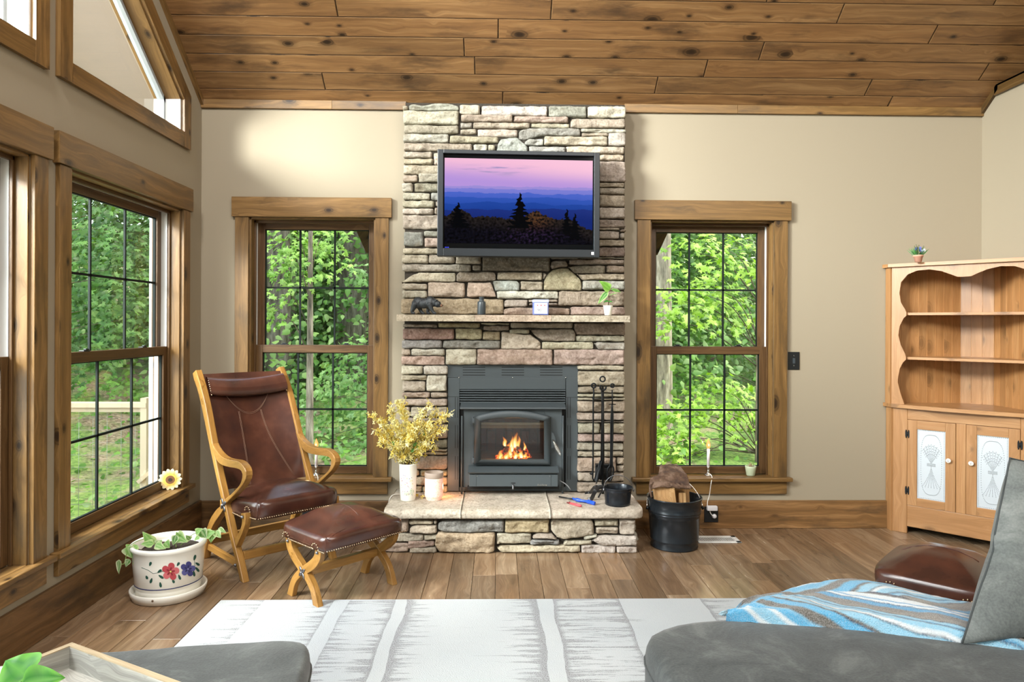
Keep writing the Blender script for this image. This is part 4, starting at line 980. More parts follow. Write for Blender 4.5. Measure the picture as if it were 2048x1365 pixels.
Lf = [((1200, 563), (1240, 580), .040, 1), ((1205, 615), (1225, 583), .020, 0), ((1218, 590), (1236, 583), .018, 0), ((1222, 583), (1252, 578), .022, 0)]
lf = MB()
def mp(x, y, dy=0): q = uy(x, y, MY + dy); return V(q[0], MY + dy, q[1])
g1, g2 = srgb('2f7d2c')[:3], srgb('b9d98a')[:3]
leaf_shape(lf, mp(1219, 579), mp(1200, 562, -.03), .033, (0, -1, .3), tone=srgb('6fae3a')[:3], edge=srgb('9fd06a')[:3], heart=True, curl=.1)
leaf_shape(lf, mp(1216, 583), mp(1197, 606, -.03), .020, (0, -1, .3), tone=g1, edge=g2)
leaf_shape(lf, mp(1218, 592), mp(1232, 584, -.05), .016, (0, -.6, 1), tone=g1, edge=g2)
leaf_shape(lf, mp(1222, 580), mp(1244, 582, .01), .018, (0, -.8, .7), tone=g1, edge=g2)
leaf_shape(lf, mp(1217, 602), mp(1208, 603, -.03), .008, (0, -.8, .7), tone=g1); leaf_shape(lf, mp(1217, 603), mp(1224, 603, -.03), .008, (0, -.8, .7), tone=g1)
lf.build('leaves', 'leaf', pm)
for q in ((1219, 579), (1216, 584), (1218, 592), (1222, 580)): mb.tube([top, (top + mp(*q)) / 2 + V(.004, 0, .006), mp(*q)], .0018, 6)
mb.build('stem', 'vcol', pm)

# ------------------------------------------------------------------ armchair (local x forward, y across, z up)
def edges(a, b, n=26): return [tuple(p) for p in resamp([V(*q, 0) for q in a], n)], [tuple(p) for p in resamp([V(*q, 0) for q in b], n)]
def bar(mb, a, b, w0, w1, n=26):
    A, B = edges(a, b, n); mb.strip([p[:2] for p in A], [p[:2] for p in B], 1, w0, w1)
ch = thing('armchair', 'reclined brown leather armchair with curved honey oak frame and nailhead trim, left of the fireplace', 'chair', (-1.318, -.988, 0), rz=math.atan2(-.727, .686))
postL = [(-.722, 1.060), (-.700, 1.020), (-.649, .970), (-.574, .858), (-.468, .671), (-.385, .530), (-.300, .392), (-.250, .322), (-.185, .209), (-.110, .100), (-.045, .0)]
postR = [(-.672, 1.082), (-.640, 1.045), (-.590, .985), (-.516, .870), (-.418, .677), (-.338, .530), (-.255, .397), (-.210, .325), (-.145, .214), (-.066, .100), (-.005, .0)]
armO = [(-.430, .700), (-.418, .677), (-.362, .645), (-.277, .622), (-.183, .621), (-.09, .628), (-.03, .62), (.015, .597), (.024, .565), (.006, .535), (-.037, .497), (-.125, .439), (-.227, .378)]
armI = [(-.452, .690), (-.43, .655), (-.367, .598), (-.30, .578), (-.206, .578), (-.104, .586), (-.05, .586), (-.025, .575), (-.022, .556), (-.03, .535), (-.059, .502), (-.147, .447), (-.251, .392)]
rlU = [(-.251, .392), (-.298, .351), (-.358, .318), (-.444, .248), (-.495, .178), (-.543, .078), (-.571, 0)]
rlL = [(-.227, .378), (-.268, .332), (-.321, .288), (-.394, .229), (-.455, .160), (-.500, .078), (-.530, 0)]
suL = [(-.045, .357), (-.030, .333), (-.036, .294), (-.078, .243), (-.125, .20)]
suR = [(.010, .368), (.013, .34), (.003, .302), (-.034, .248), (-.100, .165)]
CW = .52; TK = .036
for w0 in (0, CW):
    a, b = w0, w0 + TK
    mb = MB(); bar(mb, postL, postR, a, b, 34); mb.build('post_leg', 'oak', ch, bevel=.004, local=True, weld=True)
    mb = MB(); bar(mb, armO, armI, a - .001, b + .001, 40); mb.build('armrest', 'oak', ch, bevel=.004, local=True, weld=True)
    mb = MB(); bar(mb, rlU, rlL, a - .001, b + .001, 24); mb.build('rear_leg', 'oak', ch, bevel=.004, local=True, weld=True)
    mb = MB(); bar(mb, suL, suR, a + .002, b - .002, 16); mb.build('seat_support', 'oak', ch, bevel=.003, local=True, weld=True)
    mb = MB(); mb.strip([(-.54, .092), (-.07, .092)], [(-.54, .056), (-.07, .056)], 1, a + .008, b - .008); mb.build('side_stretcher', 'oak', ch, bevel=.003, local=True, weld=True)
    o_ = a - .003 if w0 == 0 else b + .003; sg = -1 if w0 == 0 else 1
    mb = MB()
    for k in range(4):
        th = math.radians(35 + 90 * k); mb.ball((-.258 + .022 * math.cos(th), o_, .362 + .022 * math.sin(th)), (.019, .003, .010), 12, mat=Matrix.Rotation(-th, 4, 'Y'))
    mb.ball((-.258, o_ + .004 * sg, .362), .009, 10); mb.build('quatrefoil_bracket', 'pewter', ch, local=True)
    mb = MB()
    for q in ((-.012, .345), (-.098, .072), (-.530, .074)): mb.ball((q[0], o_, q[1]), .009, 10)
    build_each(mb, 'bolt', 'pewter', ch, local=True)
for s_, z_ in ((-.525, .105), (-.085, .118)):
    mb = MB(grain=(0, 1, 0)); mb.box(s_ - .012, s_ + .014, TK, CW, z_ - .022, z_ + .022); mb.build('cross_stretcher', 'oak', ch, bevel=.003, local=True)
mb = MB(grain=(0, 1, 0)); mb.box(-.40, -.36, TK, CW, .32, .36); mb.build('cross_stretcher', 'oak', ch, bevel=.003, local=True)
# seat cushion
def superbox(mb, x0, x1, y0, y1, zb, ztf, r=.03, n=26, crown=.03, wrap=.0, corner=.05):
    """padded block: domed top with rolled edges, sides a little pulled in at the bottom"""
    def side(th):
        c, s_ = math.cos(th), math.sin(th); p = 7
        k = (abs(c) ** p + abs(s_) ** p) ** (-1 / p); return c * k, s_ * k
    cx, cy, hx, hy = (x0 + x1) / 2, (y0 + y1) / 2, (x1 - x0) / 2, (y1 - y0) / 2
    prof = [(.965, 0), (.985, .012), (.998, .3), (1.0, .62), (.985, .80), (.94, .92), (.86, .985), (.7, 1.02), (.5, 1.05), (.25, 1.07), (.001, 1.075)]
    N = 88; vs_ = []
    for (rr, zz) in prof:
        for k in range(N):
            cx_, sy_ = side(2 * math.pi * k / N + .0001); X = cx + hx * cx_ * rr; Y = cy + hy * sy_ * rr
            z_t = ztf(X, Y)
            dome = max(0, zz - 1) / .075
            vs_.append(V(X, Y, zb(X, Y) + (z_t - zb(X, Y)) * min(zz, 1) + dome * crown))
    fs = [(i * N + k, i * N + (k + 1) % N, (i + 1) * N + (k + 1) % N, (i + 1) * N + k) for i in range(len(prof) - 1) for k in range(N)]
    fs.append(tuple(reversed(range(N)))); mb.add(vs_, fs, smooth=True)
zbot = lambda x, y: .300 + (x + .36) / .45 * .035
ztop = lambda x, y: .405 + (x + .36) / .45 * .035
mb = MB(); superbox(mb, -.36, .092, .028, .528, zbot, ztop, crown=.058); mb.build('seat_cushion', 'leather', ch, local=True)
def nails(pts, name, parent, r=.0042, local=True):
    mb = MB()
    for p in pts: mb.ball(p, r, 6)
    return mb.build(name, 'nail', parent, local=local)
P = [V(.094, .035 + .0125 * i, .347) for i in range(39)] + [V(-.005 + .013 * i, .025, .341 + .001 * i) for i in range(8)] + [V(-.20 + .013 * i, .026, .325) for i in range(11)]
P += [V(-.012 + .03 * math.cos(t), .024, .372 + .022 * math.sin(t)) for t in [math.pi * k / 6 for k in range(7)]]
nails(P[:39], 'nailhead_trim', ch); nails(P[39:47] + P[58:], 'nailhead_trim', ch); nails(P[47:58], 'nailhead_trim', ch)
mb = MB(); mb.tube([V(.088, .028, .345), V(.094, .030, .38), V(.088, .034, .42), V(.06, .045, .442)], .0035, 6); build_each(mb, 'corner_piping', 'leather', ch, local=True)
# sling back
bl = [tuple(p) for p in resamp([V(-.648, 1.055, 0), V(-.585, .965, 0), V(-.515, .845, 0), V(-.425, .665, 0), (V(-.36, .54, 0)), V(-.31, .43, 0)], 30)]
def slingp(u, v, off=0):
    t = v * 29; i = min(28, int(t)); f = t - i; s_ = bl[i][0] * (1 - f) + bl[i + 1][0] * f; z_ = bl[i][1] * (1 - f) + bl[i + 1][1] * f
    sag = .045 * math.sin(math.pi * u) * math.sin(math.pi * min(1, v * .9 + .1)) ** .5
    return V(s_ - .006 - sag + off, TK + (CW - TK) * u, z_)
def slope_w(u, v): return slingp(u, v)
mb = MB(); mb.grid(slope_w, 30, 30); mb.grid(lambda u, v: slingp(u, v, -.012), 30, 30, flip=True); mb.build('sling_back', 'leather', ch, local=True)
def seam(pts, off=.003, r=.0007):
    mb.tube([slingp(u, v, off) for u, v in pts], r, 5)
mb = MB()
for d in (0, .012):
    seam([(.19 + .62 * i / 30, .14 + (.25 + d) * math.sin(math.pi * i / 30) ** .75) for i in range(31)])
    seam([(.63 + .22 * (t / 12) ** 1.7 + d, .37 + .60 * t / 12) for t in range(13)]); seam([(.36 - .06 * (t / 12) ** 2 - d, .37 + .62 * t / 12) for t in range(13)])
mb.build('stitching', plain('tan_thread', '8d6c58', .7), ch, local=True)
# head roll
def roll(u, v):
    th = 2 * math.pi * v; bulge = (math.sin(math.pi * min(.97, max(.03, u))) ** .35)
    z_ = .985 + .054 * math.sin(th) * (.90 + .1 * bulge) + .012 * (1 - bulge) - .014 * math.sin(math.pi * u); s_ = -.585 + .036 * math.cos(th) * (.5 + .5 * bulge) - .02 * math.sin(math.pi * u) - .55 * .054 * math.sin(th)
    return V(s_, TK + .004 + (CW - TK - .008) * u, z_)
mb = MB(); mb.grid(roll, 30, 20); mb.build('headrest', 'leather', ch, local=True)
nails([V(-.548 - .0068 * i, TK + .010, .940 + .0115 * i) for i in range(9)], 'nailhead_trim', ch, .004); nails([V(-.548 - .0068 * i, CW - .010, .940 + .0115 * i) for i in range(9)], 'nailhead_trim', ch, .004)

# ------------------------------------------------------------------ matching footstools
fs_ = thing('footstool', 'brown leather footstool on crossed oak legs, in front of the armchair', 'footstool', (-.85, -1.33, 0), rz=math.atan2(-.694, .72), group=None)
e1 = [(-.293, .285), (-.283, .238), (-.238, .189), (-.174, .150), (-.104, .112), (-.058, .065), (-.034, 0)]
e2 = [(-.245, .300), (-.231, .249), (-.183, .210), (-.135, .180), (-.080, .142), (-.026, .088), (.016, 0)]
mir = lambda L: [(-.264 - a, b) for a, b in L]
for w0 in (0, .437):
    mb = MB(); bar(mb, e1, e2, w0, w0 + .030, 26); mb.build('crossed_leg', 'oak', fs_, bevel=.003, local=True, weld=True)
    mb = MB(); bar(mb, mir(e1), mir(e2), w0 + .0015, w0 + .0285, 26); mb.build('crossed_leg', 'oak', fs_, bevel=.003, local=True, weld=True)
    o_ = w0 - .003 if w0 == 0 else w0 + .033; sg = -1 if w0 == 0 else 1; mb = MB()
    for k in range(4):
        th = math.radians(40 + 90 * k); mb.ball((-.132 + .017 * math.cos(th), o_, .146 + .017 * math.sin(th)), (.017, .003, .008), 12, mat=Matrix.Rotation(-th, 4, 'Y'))
    mb.ball((-.132, o_ + .003 * sg, .146), .007, 10); mb.build('quatrefoil_bracket', 'pewter', fs_, local=True)
    mb = MB()
    for q in (-.265, .003): mb.ball((q, o_, .272), .008, 10)
    build_each(mb, 'bolt', 'pewter', fs_, local=True)
mb = MB(grain=(0, 1, 0)); mb.box(-.150, -.116, .03, .437, .125, .165); mb.build('stretcher', 'oak', fs_, bevel=.003, local=True)
mb = MB(); superbox(mb, -.345, .085, -.012, .478, lambda x, y: .285, lambda x, y: .372 - .012 * ((y - .23) / .24) ** 2, crown=.062); mb.build('seat_cushion', 'leather', fs_, local=True)
P = [V(.086, .0 + .0125 * i, .294) for i in range(38)] + [V(-.24 + .0125 * i, -.014, .290) for i in range(19)] + [V(.03 + .012 * i, -.014, .290) for i in range(5)]
for c in (-.265, .003): P += [V(c + .028 * math.cos(t), -.014, .292 + .026 * math.sin(t)) for t in [math.pi * k / 6 for k in range(7)]]
nails(P[:38], 'nailhead_trim', fs_); nails(P[38:57], 'nailhead_trim', fs_); nails(P[57:], 'nailhead_trim', fs_)
mb = MB()
def topz(x, y): return .41
ray_pts = []
def cush_z(X, Y):
    hx, hy = .215, .245; u = abs((X + .13) / hx); v = abs((Y - .233) / hy); rr = (u ** 7 + v ** 7) ** (1 / 7)
    base_ = .372 - .012 * v * v; h = base_ - .285
    prof = [(1.0, .62), (.985, .80), (.94, .92), (.86, .985), (.7, 1.02), (.5, 1.05), (.25, 1.07), (.001, 1.075)]
    for (r0, z0), (r1, z1) in zip(prof, prof[1:]):
        if r1 <= rr <= r0:
            f = (rr - r0) / (r1 - r0); zz = z0 + (z1 - z0) * f; return .285 + h * min(1, zz) + max(0, zz - 1) / .075 * .062
    return .285 + h
mb.tube([V(x, y, cush_z(x, y) + .001) for x, y in [(.075 - .06 * math.sin(math.pi * t / 20 * .5) * 1.0, -.003 + .47 * t / 20) for t in range(21)]], .0014, 5)
mb.tube([V(x, .233, cush_z(x, .233) + .001) for x in [-.30 + .30 * t / 12 for t in range(13)]], .0016, 5)
mb.tube([V(.083, -.008, .29 + .01 * t) for t in range(8)] + [V(.075, -.003, cush_z(.075, -.003) + .001)], .0022, 6)
mb.build('seam_piping', 'leather', fs_, local=True)
fs2 = copy_tree(fs_); fs2.location = (1.80, -2.03, 0); fs2['label'] = 'brown leather footstool at the right, partly behind the sofa and its striped blanket'
# ------------------------------------------------------------------ rug
rm = NT('abstract_rug'); X, Y, Z = rm.sep(rm.co()); 
cxy = rm.n('ShaderNodeCombineXYZ', {0: rm.math('MULTIPLY', X, 2.6), 1: rm.math('MULTIPLY', Y, 38.0)}).outputs[0]
tooth = rm.noise(cxy, 1.0, 4, .7); wob = rm.math('MULTIPLY', rm.math('SUBTRACT', rm.noise(rm.co(), 3.0, 3), .5), .05)
fine = rm.noise(rm.co(), 240, 2); patch = rm.noise(rm.co(), 1.6, 4)
tot = None
for x0, d, solid, L in ((-1.13, -1, .012, .20), (-.785, -1, .02, .16), (-.715, 1, .016, .16), (-.49, -1, .03, .15), (-.435, 1, .05, .17), (.205, -1, .055, .24), (.275, 1, .035, .42), (.60, -1, .03, .20), (1.0, 1, .03, .25)):
    dd = rm.math('MULTIPLY', rm.math('SUBTRACT', rm.math('ADD', X, wob), x0 ), float(d))
    reach = rm.math('ADD', rm.math('MULTIPLY', rm.math('MAXIMUM', rm.math('SUBTRACT', tooth, .49), 0.0), L * 6.0), rm.math('MULTIPLY', solid, rm.math('ADD', .35, tooth)))
    a = rm.math('MULTIPLY', rm.math('GREATER_THAN', dd, 0.0), rm.ramp(rm.math('SUBTRACT', reach, dd), [(0.0, 0.0), (.02, 1.0)]))
    fade = rm.math('SUBTRACT', 1.0, rm.math('MULTIPLY', rm.math('MINIMUM', rm.math('DIVIDE', dd, L), 1.0), .55))
    a = rm.math('MULTIPLY', a, fade); tot = a if tot is None else rm.math('MAXIMUM', tot, a)
msk = rm.math('MULTIPLY', tot, rm.ramp(fine, [(.36, .22), (.60, .95)]))
bc = rm.mix(patch, 'bcbfc0', 'a3abb0'); rm.set(Base_Color=rm.mix(msk, bc, '737376'), Roughness=.95); rm.bump(fine, .6, .004)
mb = MB(); mb.box(-1.338, 1.62, -3.6, -1.236, .0005, .013); tag(mb.build('area_rug', rm.m, bevel=.004), 'large pale cream rug with brushed grey stripes on the wood floor', 'rug')

# ------------------------------------------------------------------ pine corner hutch (local x along the face, y into the corner)
cab = thing('corner_cabinet', 'open-shelved pine corner hutch with two punched-tin doors below', 'cabinet', (2.629, -.071, 0), rz=-math.pi / 4)
FW = .80
def lp(X, Y):  # world -> cabinet local
    dx, dy = X - 2.629, Y + .071; return ((dx - dy) * .70711, (dx + dy) * .70711)
g_ = dict(local=True, bevel=.003)
def cpart(name, boxes, grain=(0, 0, 1), mat='pine', parent=cab, bevel=.003):
    mb = MB(grain=grain)
    for b in boxes: mb.box(*b, tone=random.uniform(.93, 1.08))
    return mb.build(name, mat, parent, bevel=bevel, local=True)
TH = .02
cpart('face_stile', [(0, .086, 0, TH, 0, .82)]); cpart('face_stile', [(FW - .108, FW, 0, TH, 0, .82)]); cpart('face_stile', [(.361, .415, 0, TH, .187, .748)])
cpart('face_rail', [(.086, FW - .108, 0, TH, .748, .82)], (1, 0, 0)); cpart('face_rail', [(.086, FW - .108, 0, TH, .047, .187)], (1, 0, 0))
cL = lp(2.632, -.004); cR = lp(3.266, -.64)
def vpanel(mb, p, q, z0, z1, th=.012, **kw):
    p, q = V(*p, 0), V(*q, 0); n = V(-(q - p).y, (q - p).x, 0).normalized() * th
    mb.add([V(a.x, a.y, z) for z in (z0, z1) for a in (p, q, q + n, p + n)], [(0, 3, 2, 1), (4, 5, 6, 7), (0, 1, 5, 4), (1, 2, 6, 5), (2, 3, 7, 6), (3, 0, 4, 7)], **kw)
mb = MB(); vpanel(mb, cL, (0, .002), 0, .82, -.012); vpanel(mb, (FW, .002), cR, 0, .82, -.012); build_each(mb, 'side_panel', 'pine', cab, local=True)
for (a, b, hx, kx) in ((.0875, .3595, -1, .325), (.4165, .6905, 1, .446)):
    dr = MB(); dr.box(a, a + .056, -.004, .016, .1885, .7465, grain=(0, 0, 1)); dr.box(b - .056, b, -.004, .016, .1885, .7465, grain=(0, 0, 1), tone=.95)
    dr.box(a + .056, b - .056, -.004, .016, .1885, .242, grain=(1, 0, 0), tone=1.05); dr.box(a + .056, b - .056, -.004, .016, .690, .7465, grain=(1, 0, 0), tone=.97)
    d_ = dr.build('cabinet_door', 'pine', cab, bevel=.0015, local=True)
    # punched tin panel: raised dots in a wheat-sheaf pattern
    x0, x1, z0, z1 = a + .056, b - .056, .242, .690
    mb = MB(); mb.box(x0, x1, .004, .007, z0, z1, tone=1)
    cx, cz_ = (x0 + x1) / 2, (z0 + z1) / 2; dots = []
    w_, h_ = (x1 - x0), (z1 - z0)
    for i in range(46): dots += [(x0 + .008, z0 + .006 + (h_ - .012) * i / 45), (x1 - .008, z0 + .006 + (h_ - .012) * i / 45)]
    for i in range(16): dots += [(x0 + .008 + (w_ - .016) * i / 15, z0 + .006), (x0 + .008 + (w_ - .016) * i / 15, z1 - .006)]
    for i in range(90):
        th = 2 * math.pi * i / 90; c, s_ = math.cos(th), math.sin(th); k = (abs(c) ** 3.2 + abs(s_) ** 3.2) ** (-1 / 3.2); dots.append((cx + c * k * w_ * .37, cz_ + s_ * k * h_ * .43))
    for j, ang in enumerate((-.75, -.5, -.25, 0, .25, .5, .75)):
        for i in range(15): r_ = i / 14; dots.append((cx + math.sin(ang) * r_ * w_ * .46 * (1 - .1 * r_), cz_ + .01 + math.cos(ang) * r_ * h_ * .27))
        for i in range(6, 15):
            r_ = i / 14; X_, Z_ = cx + math.sin(ang) * r_ * w_ * .46, cz_ + .01 + math.cos(ang) * r_ * h_ * .27
            if i % 2: dots += [(X_ + .007 * math.cos(ang), Z_ - .007 * math.sin(ang)), (X_ - .007 * math.cos(ang), Z_ + .007 * math.sin(ang))]
        for i in range(16): r_ = i / 15; dots.append((cx + ang * w_ * .42 * r_ ** 1.5, cz_ - .01 - r_ * h_ * .30))
    for k in range(3):
        for i in range(11): dots.append((cx - .022 + .0044 * i, cz_ - .006 + .007 * k))
    for (X_, Z_) in dots: mb.ball((X_, .0035, Z_), (.0026, .0022, .0026), 5, tone=.68)
    if M['tin'] is None: _t = NT('punched_tin'); _t.set(Base_Color=_t.mix(1.0, _t.attr(), 'c2c9cf', 'MULTIPLY'), Roughness=.4, Metallic=.35); M['tin'] = _t.m
    mb.build('punched_tin_panel', 'tin', d_, local=True)
    mb = MB(); mb.lathe([(.005, 0), (.005, .010), (.013, .014), (.015, .020), (.012, .025), (.004, .027), (0, .027)], (kx, -.004, .512), 20, mat=Matrix.Rotation(math.pi / 2, 4, 'X')); mb.build('knob', 'glazew', d_, local=True)
    mb = MB(); mb.ball((kx, -.031, .512), (.004, .0015, .004), 8); mb.build('knob_screw', 'chrome', d_, local=True)
    for hz_ in (.653, .283):
        hxx = a if hx < 0 else b
        mb = MB()
        for s_ in (-1, 1):
            mb.box(hxx + s_ * .0075 - .005, hxx + s_ * .0075 + .005, -.0065, -.004 + .003, hz_ - .018, hz_ + .018)
            for k in (-1, 1): mb.ball((hxx + s_ * .0075, -.005, hz_ + k * .021), (.004, .0025, .007), 8)
        mb.tube([V(hxx, -.006, hz_ - .012), V(hxx, -.006, hz_ + .012)], .003, 8); mb.build('hinge', 'iron', d_, local=True)
# counter, bowed edge
oL, oR = lp(2.600, -.002), lp(3.268, -.672)
poly = [(-.038, .0), (-.03, -.012)] + [(FW * t / 14 - .005 + .01 * t / 14, -.022 - .030 * math.sin(math.pi * t / 14)) for t in range(15)] + [(FW + .03, -.012), (FW + .038, .0), lp(3.268, -.672 + .0), lp(3.268, -.002), lp(2.60, -.002)]
mb = MB(grain=(1, 0, 0)); mb.prism(poly, 2, .822, .845); mb.build('counter_top', 'pine', cab, bevel=.005, local=True)
# upper face board with scalloped opening
half = [(.067, .845), (.045, .915), (.028, .985), (.028, 1.01), (.040, 1.08), (.058, 1.12), (.076, 1.14), (.076, 1.157), (.070, 1.178), (.045, 1.235), (.030, 1.299), (.038, 1.36), (.060, 1.41), (.077, 1.43), (.077, 1.45), (.070, 1.468), (.045, 1.515), (.035, 1.578), (.045, 1.65), (.085, 1.70), (.14, 1.722), (.209, 1.726), (.275, 1.712), (.33, 1.688), (.362, 1.672), (.40, 1.670)]
op = [tuple(p) for p in half] + [(FW - a, b) for a, b in reversed(half[:-1])]
outl = [(-.010, .845), (-.010, 1.75), (FW + .01, 1.75), (FW + .01, .845)]
allp = outl[:1] + outl[1:] + list(reversed(op))
mb = MB(grain=(0, 0, 1)); mb.prism(outl[:1] + outl[1:] + [(FW - half[0][0], .845)] + [p for p in reversed(op)][1:], 1, .0, .018); mb.build('scalloped_face_frame', 'pine', cab, bevel=.002, local=True)
BL, BM1, BM2, BR = lp(2.66, -.022), lp(3.115, -.022), lp(3.248, -.155), lp(3.248, -.60)
mb = MB()
def bead(p, q, n):
    for i in range(n):
        a = V(*p).lerp(V(*q), i / n) if False else (p[0] + (q[0] - p[0]) * i / n, p[1] + (q[1] - p[1]) * i / n); b = (p[0] + (q[0] - p[0]) * (i + .93) / n, p[1] + (q[1] - p[1]) * (i + .93) / n); c = (p[0] + (q[0] - p[0]) * (i + 1) / n, p[1] + (q[1] - p[1]) * (i + 1) / n)
        t = random.uniform(.78, 1.1); vpanel(mb, a, b, .845, 1.75, .012, tone=(t, t * .97, t * .92)); 
        d = V(c[0] - b[0], c[1] - b[1], 0); nrm_ = V(-d.y, d.x, 0).normalized() * -.0015
        vpanel(mb, (b[0] + d.x * .25 + nrm_.x, b[1] + d.y * .25 + nrm_.y), (c[0] - d.x * .25 + nrm_.x, c[1] - d.y * .25 + nrm_.y), .845, 1.75, .012, tone=1.45)
        vpanel(mb, (b[0], b[1] + .004), (c[0], c[1] + .004), .845, 1.75, .01, tone=.35)
bead(BL, BM1, 8); bead(BM1, BM2, 3); bead(BM2, BR, 8); mb.build('beadboard_back', 'pine', cab, local=True)
mb = MB(); vpanel(mb, lp(2.625, -.004), (-.010, .004), .845, 1.75, -.012); vpanel(mb, (FW + .01, .004), lp(3.266, -.648), .845, 1.75, -.012); build_each(mb, 'side_panel', 'pine', cab, local=True)
for z0, z1 in ((1.140, 1.157), (1.432, 1.449)):
    mb = MB(grain=(1, 0, 0)); mb.prism([(.02, .02), (FW - .02, .02), BR, BM2, BM1, BL], 2, z0, z1); mb.build('shelf', 'pine', cab, bevel=.003, local=True)
mb = MB(grain=(1, 0, 0)); mb.prism([(-.04, .0), (-.03, -.022), (FW + .03, -.022), (FW + .04, 0), lp(3.268, -.675), lp(3.268, -.002), lp(2.592, -.002)], 2, 1.75, 1.772); mb.build('cornice', 'pine', cab, bevel=.005, local=True)
# little crocus pot on top
q = uz(1834, 524, 1.772); q = (q[0] + .02, q[1] + .02)
pt = thing('flower_pot', 'tiny terracotta pot of purple and white artificial flowers on top of the pine hutch', 'plant', (q[0], q[1], 1.772))
mb = MB(); mb.lathe([(0, 0), (.019, 0), (.026, .034), (.030, .035), (.030, .045), (.027, .045), (.025, .036), (0, .036)], (q[0], q[1], 1.772), 24); mb.build('pot', 'terra', pt)
mb = MB(); rs = random.Random(5)
for i in range(46):
    th = rs.uniform(0, 6.28); r_ = rs.uniform(.01, .05); h = rs.uniform(.045, .075) * (1 - r_ * 5)
    b = V(q[0] + .4 * r_ * math.cos(th), q[1] + .4 * r_ * math.sin(th), 1.808); leaf_shape(mb, b, b + V(r_ * math.cos(th), r_ * math.sin(th), h + .008), .0028, (math.cos(th + 1.5), math.sin(th + 1.5), 0), tone=srgb(rs.choice(['2f6b3a', '4b8b50', '6ba35c']))[:3], curl=.1, n=4)
mb.build('leaves', 'leaf', pt)
for dx, dz, col in ((-.020, .068, '4d4fa0'), (.006, .072, '6f78c8'), (.004, .060, '5a5fb0'), (.033, .060, 'e8e8f4'), (.018, .054, 'c8cdf0')):
    mb = MB()
    for k in range(5):
        th = k * 1.257; mb.ball((q[0] + dx + .004 * math.cos(th), q[1] - .012 + .004 * math.sin(th), 1.80 + dz - .012), (.0042, .0042, .010), 8, tone=srgb(col)[:3])
    mb.build('blossom', 'vcol', pt)

# ------------------------------------------------------------------ big planter
pc = (-1.640, -1.125); pl = thing('planter', 'white glazed planter with painted red and blue flowers and trailing ivy, by the left wall', 'planter', (pc[0], pc[1], 0))
mb = MB(); mb.lathe([(0, .0), (.150, 0), (.166, .004), (.176, .030), (.178, .044), (.174, .048), (.168, .046), (.160, .022), (.152, .016), (0, .016)], (*pc, 0), 56); mb.build('saucer', 'glazew', pl)
mb = MB(); mb.lathe([(0, .018), (.138, .018), (.148, .022), (.150, .055), (.149, .060), (.155, .068), (.163, .18), (.165, .235), (.172, .244), (.176, .254), (.174, .264), (.166, .268), (.158, .262), (.154, .24), (.150, .215), (0, .215)], (*pc, 0), 64); mb.build('pot', 'glazew', pl)
mb = MB(); mb.grid(lambda u, v: V(pc[0] + .151 * (v + .001) * math.cos(6.2832 * u), pc[1] + .151 * (v + .001) * math.sin(6.2832 * u), .226 + .012 * fbm(V(u * 14, v * 8, 1))), 48, 14); mb.build('soil', 'soil', pl)
mb = MB(); mb.lathe([(.1545, .074), (.1562, .0745), (.1565, .079), (.1548, .0795)], (*pc, 0), 64); mb.build('navy_band', 'navy', pl)
def onpot(px, py, lift=.0015):
    """point on the pot's side seen at a photo pixel"""
    d = _ray(px, py); ox, oy = EYE.x - pc[0], EYE.y - pc[1]; R_ = .160
    for _ in range(4):
        R2 = R_ + lift; a = d.x ** 2 + d.y ** 2; b = 2 * (ox * d.x + oy * d.y); c = ox * ox + oy * oy - R2 * R2; D = b * b - 4 * a * c
        if D < 0: D = 0
        t = (-b - math.sqrt(D)) / (2 * a); p = EYE + d * t; R_ = .155 + .008 * min(1, max(0, (p.z - .068) / .112)) + .002 * max(0, (p.z - .18) / .055)
    return p
def petal(mb, cx, cy, ang, L, w, tone, lift):
    pts = []; c, s_ = math.cos(ang), math.sin(ang)
    for k in range(14):
        th = 2 * math.pi * k / 14; a = L * .5 + L * .5 * math.cos(th); b = w * math.sin(th) * (.55 + .45 * (a / L)); pts.append(onpot(cx + a * c - b * s_, cy + a * s_ + b * c, lift))
    cen = onpot(cx + L * .5 * c, cy + L * .5 * s_, lift)
    mb.add([cen] + pts, [(0, 1 + k, 1 + (k + 1) % 14) for k in range(14)], tone=tone, smooth=True)
def pflower(cx, cy, R_, cols, name, center):
    mb = MB()
    for k in range(5): petal(mb, cx, cy, -math.pi / 2 + k * 1.2566 + .15, R_, R_ * .46, srgb(cols[k % 2])[:3], .0016 + .0003 * k)
    for k in range(5): petal(mb, cx, cy, -math.pi / 2 + k * 1.2566 + .15, R_ * .5, R_ * .12, srgb(cols[2])[:3], .0034)
    petal(mb, cx - 2, cy, 0, 4, 2.2, srgb(center)[:3], .004); mb.build(name, 'vcol', pl)
pflower(341, 1144, 18, ('b8444c', 'cf6a6e', '8c2730'), 'painted_red_flower', 'e3cf78'); pflower(376, 1139, 15.5, ('3f4080', '5a5c9c', '26285c'), 'painted_blue_flower', '8d8fc0')
mb = MB(); gt = srgb('1f4f42')[:3]
for (cx, cy, an, L) in ((292, 1152, 1.2, 8), (304, 1157, 1.9, 11), (317, 1151, .6, 12), (320, 1165, 1.4, 11), (299, 1133, -1.2, 9), (354, 1133, -1.0, 9), (357, 1150, 1.2, 11), (388, 1122, -1.3, 12), (391, 1126, .6, 10), (387, 1142, 1.4, 12), (391, 1135, .9, 12), (315, 1146, -.6, 10), (345, 1160, 1.1, 8)): petal(mb, cx, cy, an, L, 3.2, gt, .0014)
mb.tube([onpot(x, y, .001) for x, y in ((283, 1136), (296, 1141), (306, 1148), (318, 1146), (326, 1143))], .0011, 5, tone=gt); mb.tube([onpot(x, y, .001) for x, y in ((384, 1150), (390, 1138), (389, 1122))], .0011, 5, tone=gt)
mb.build('painted_leaves', 'vcol', pl)
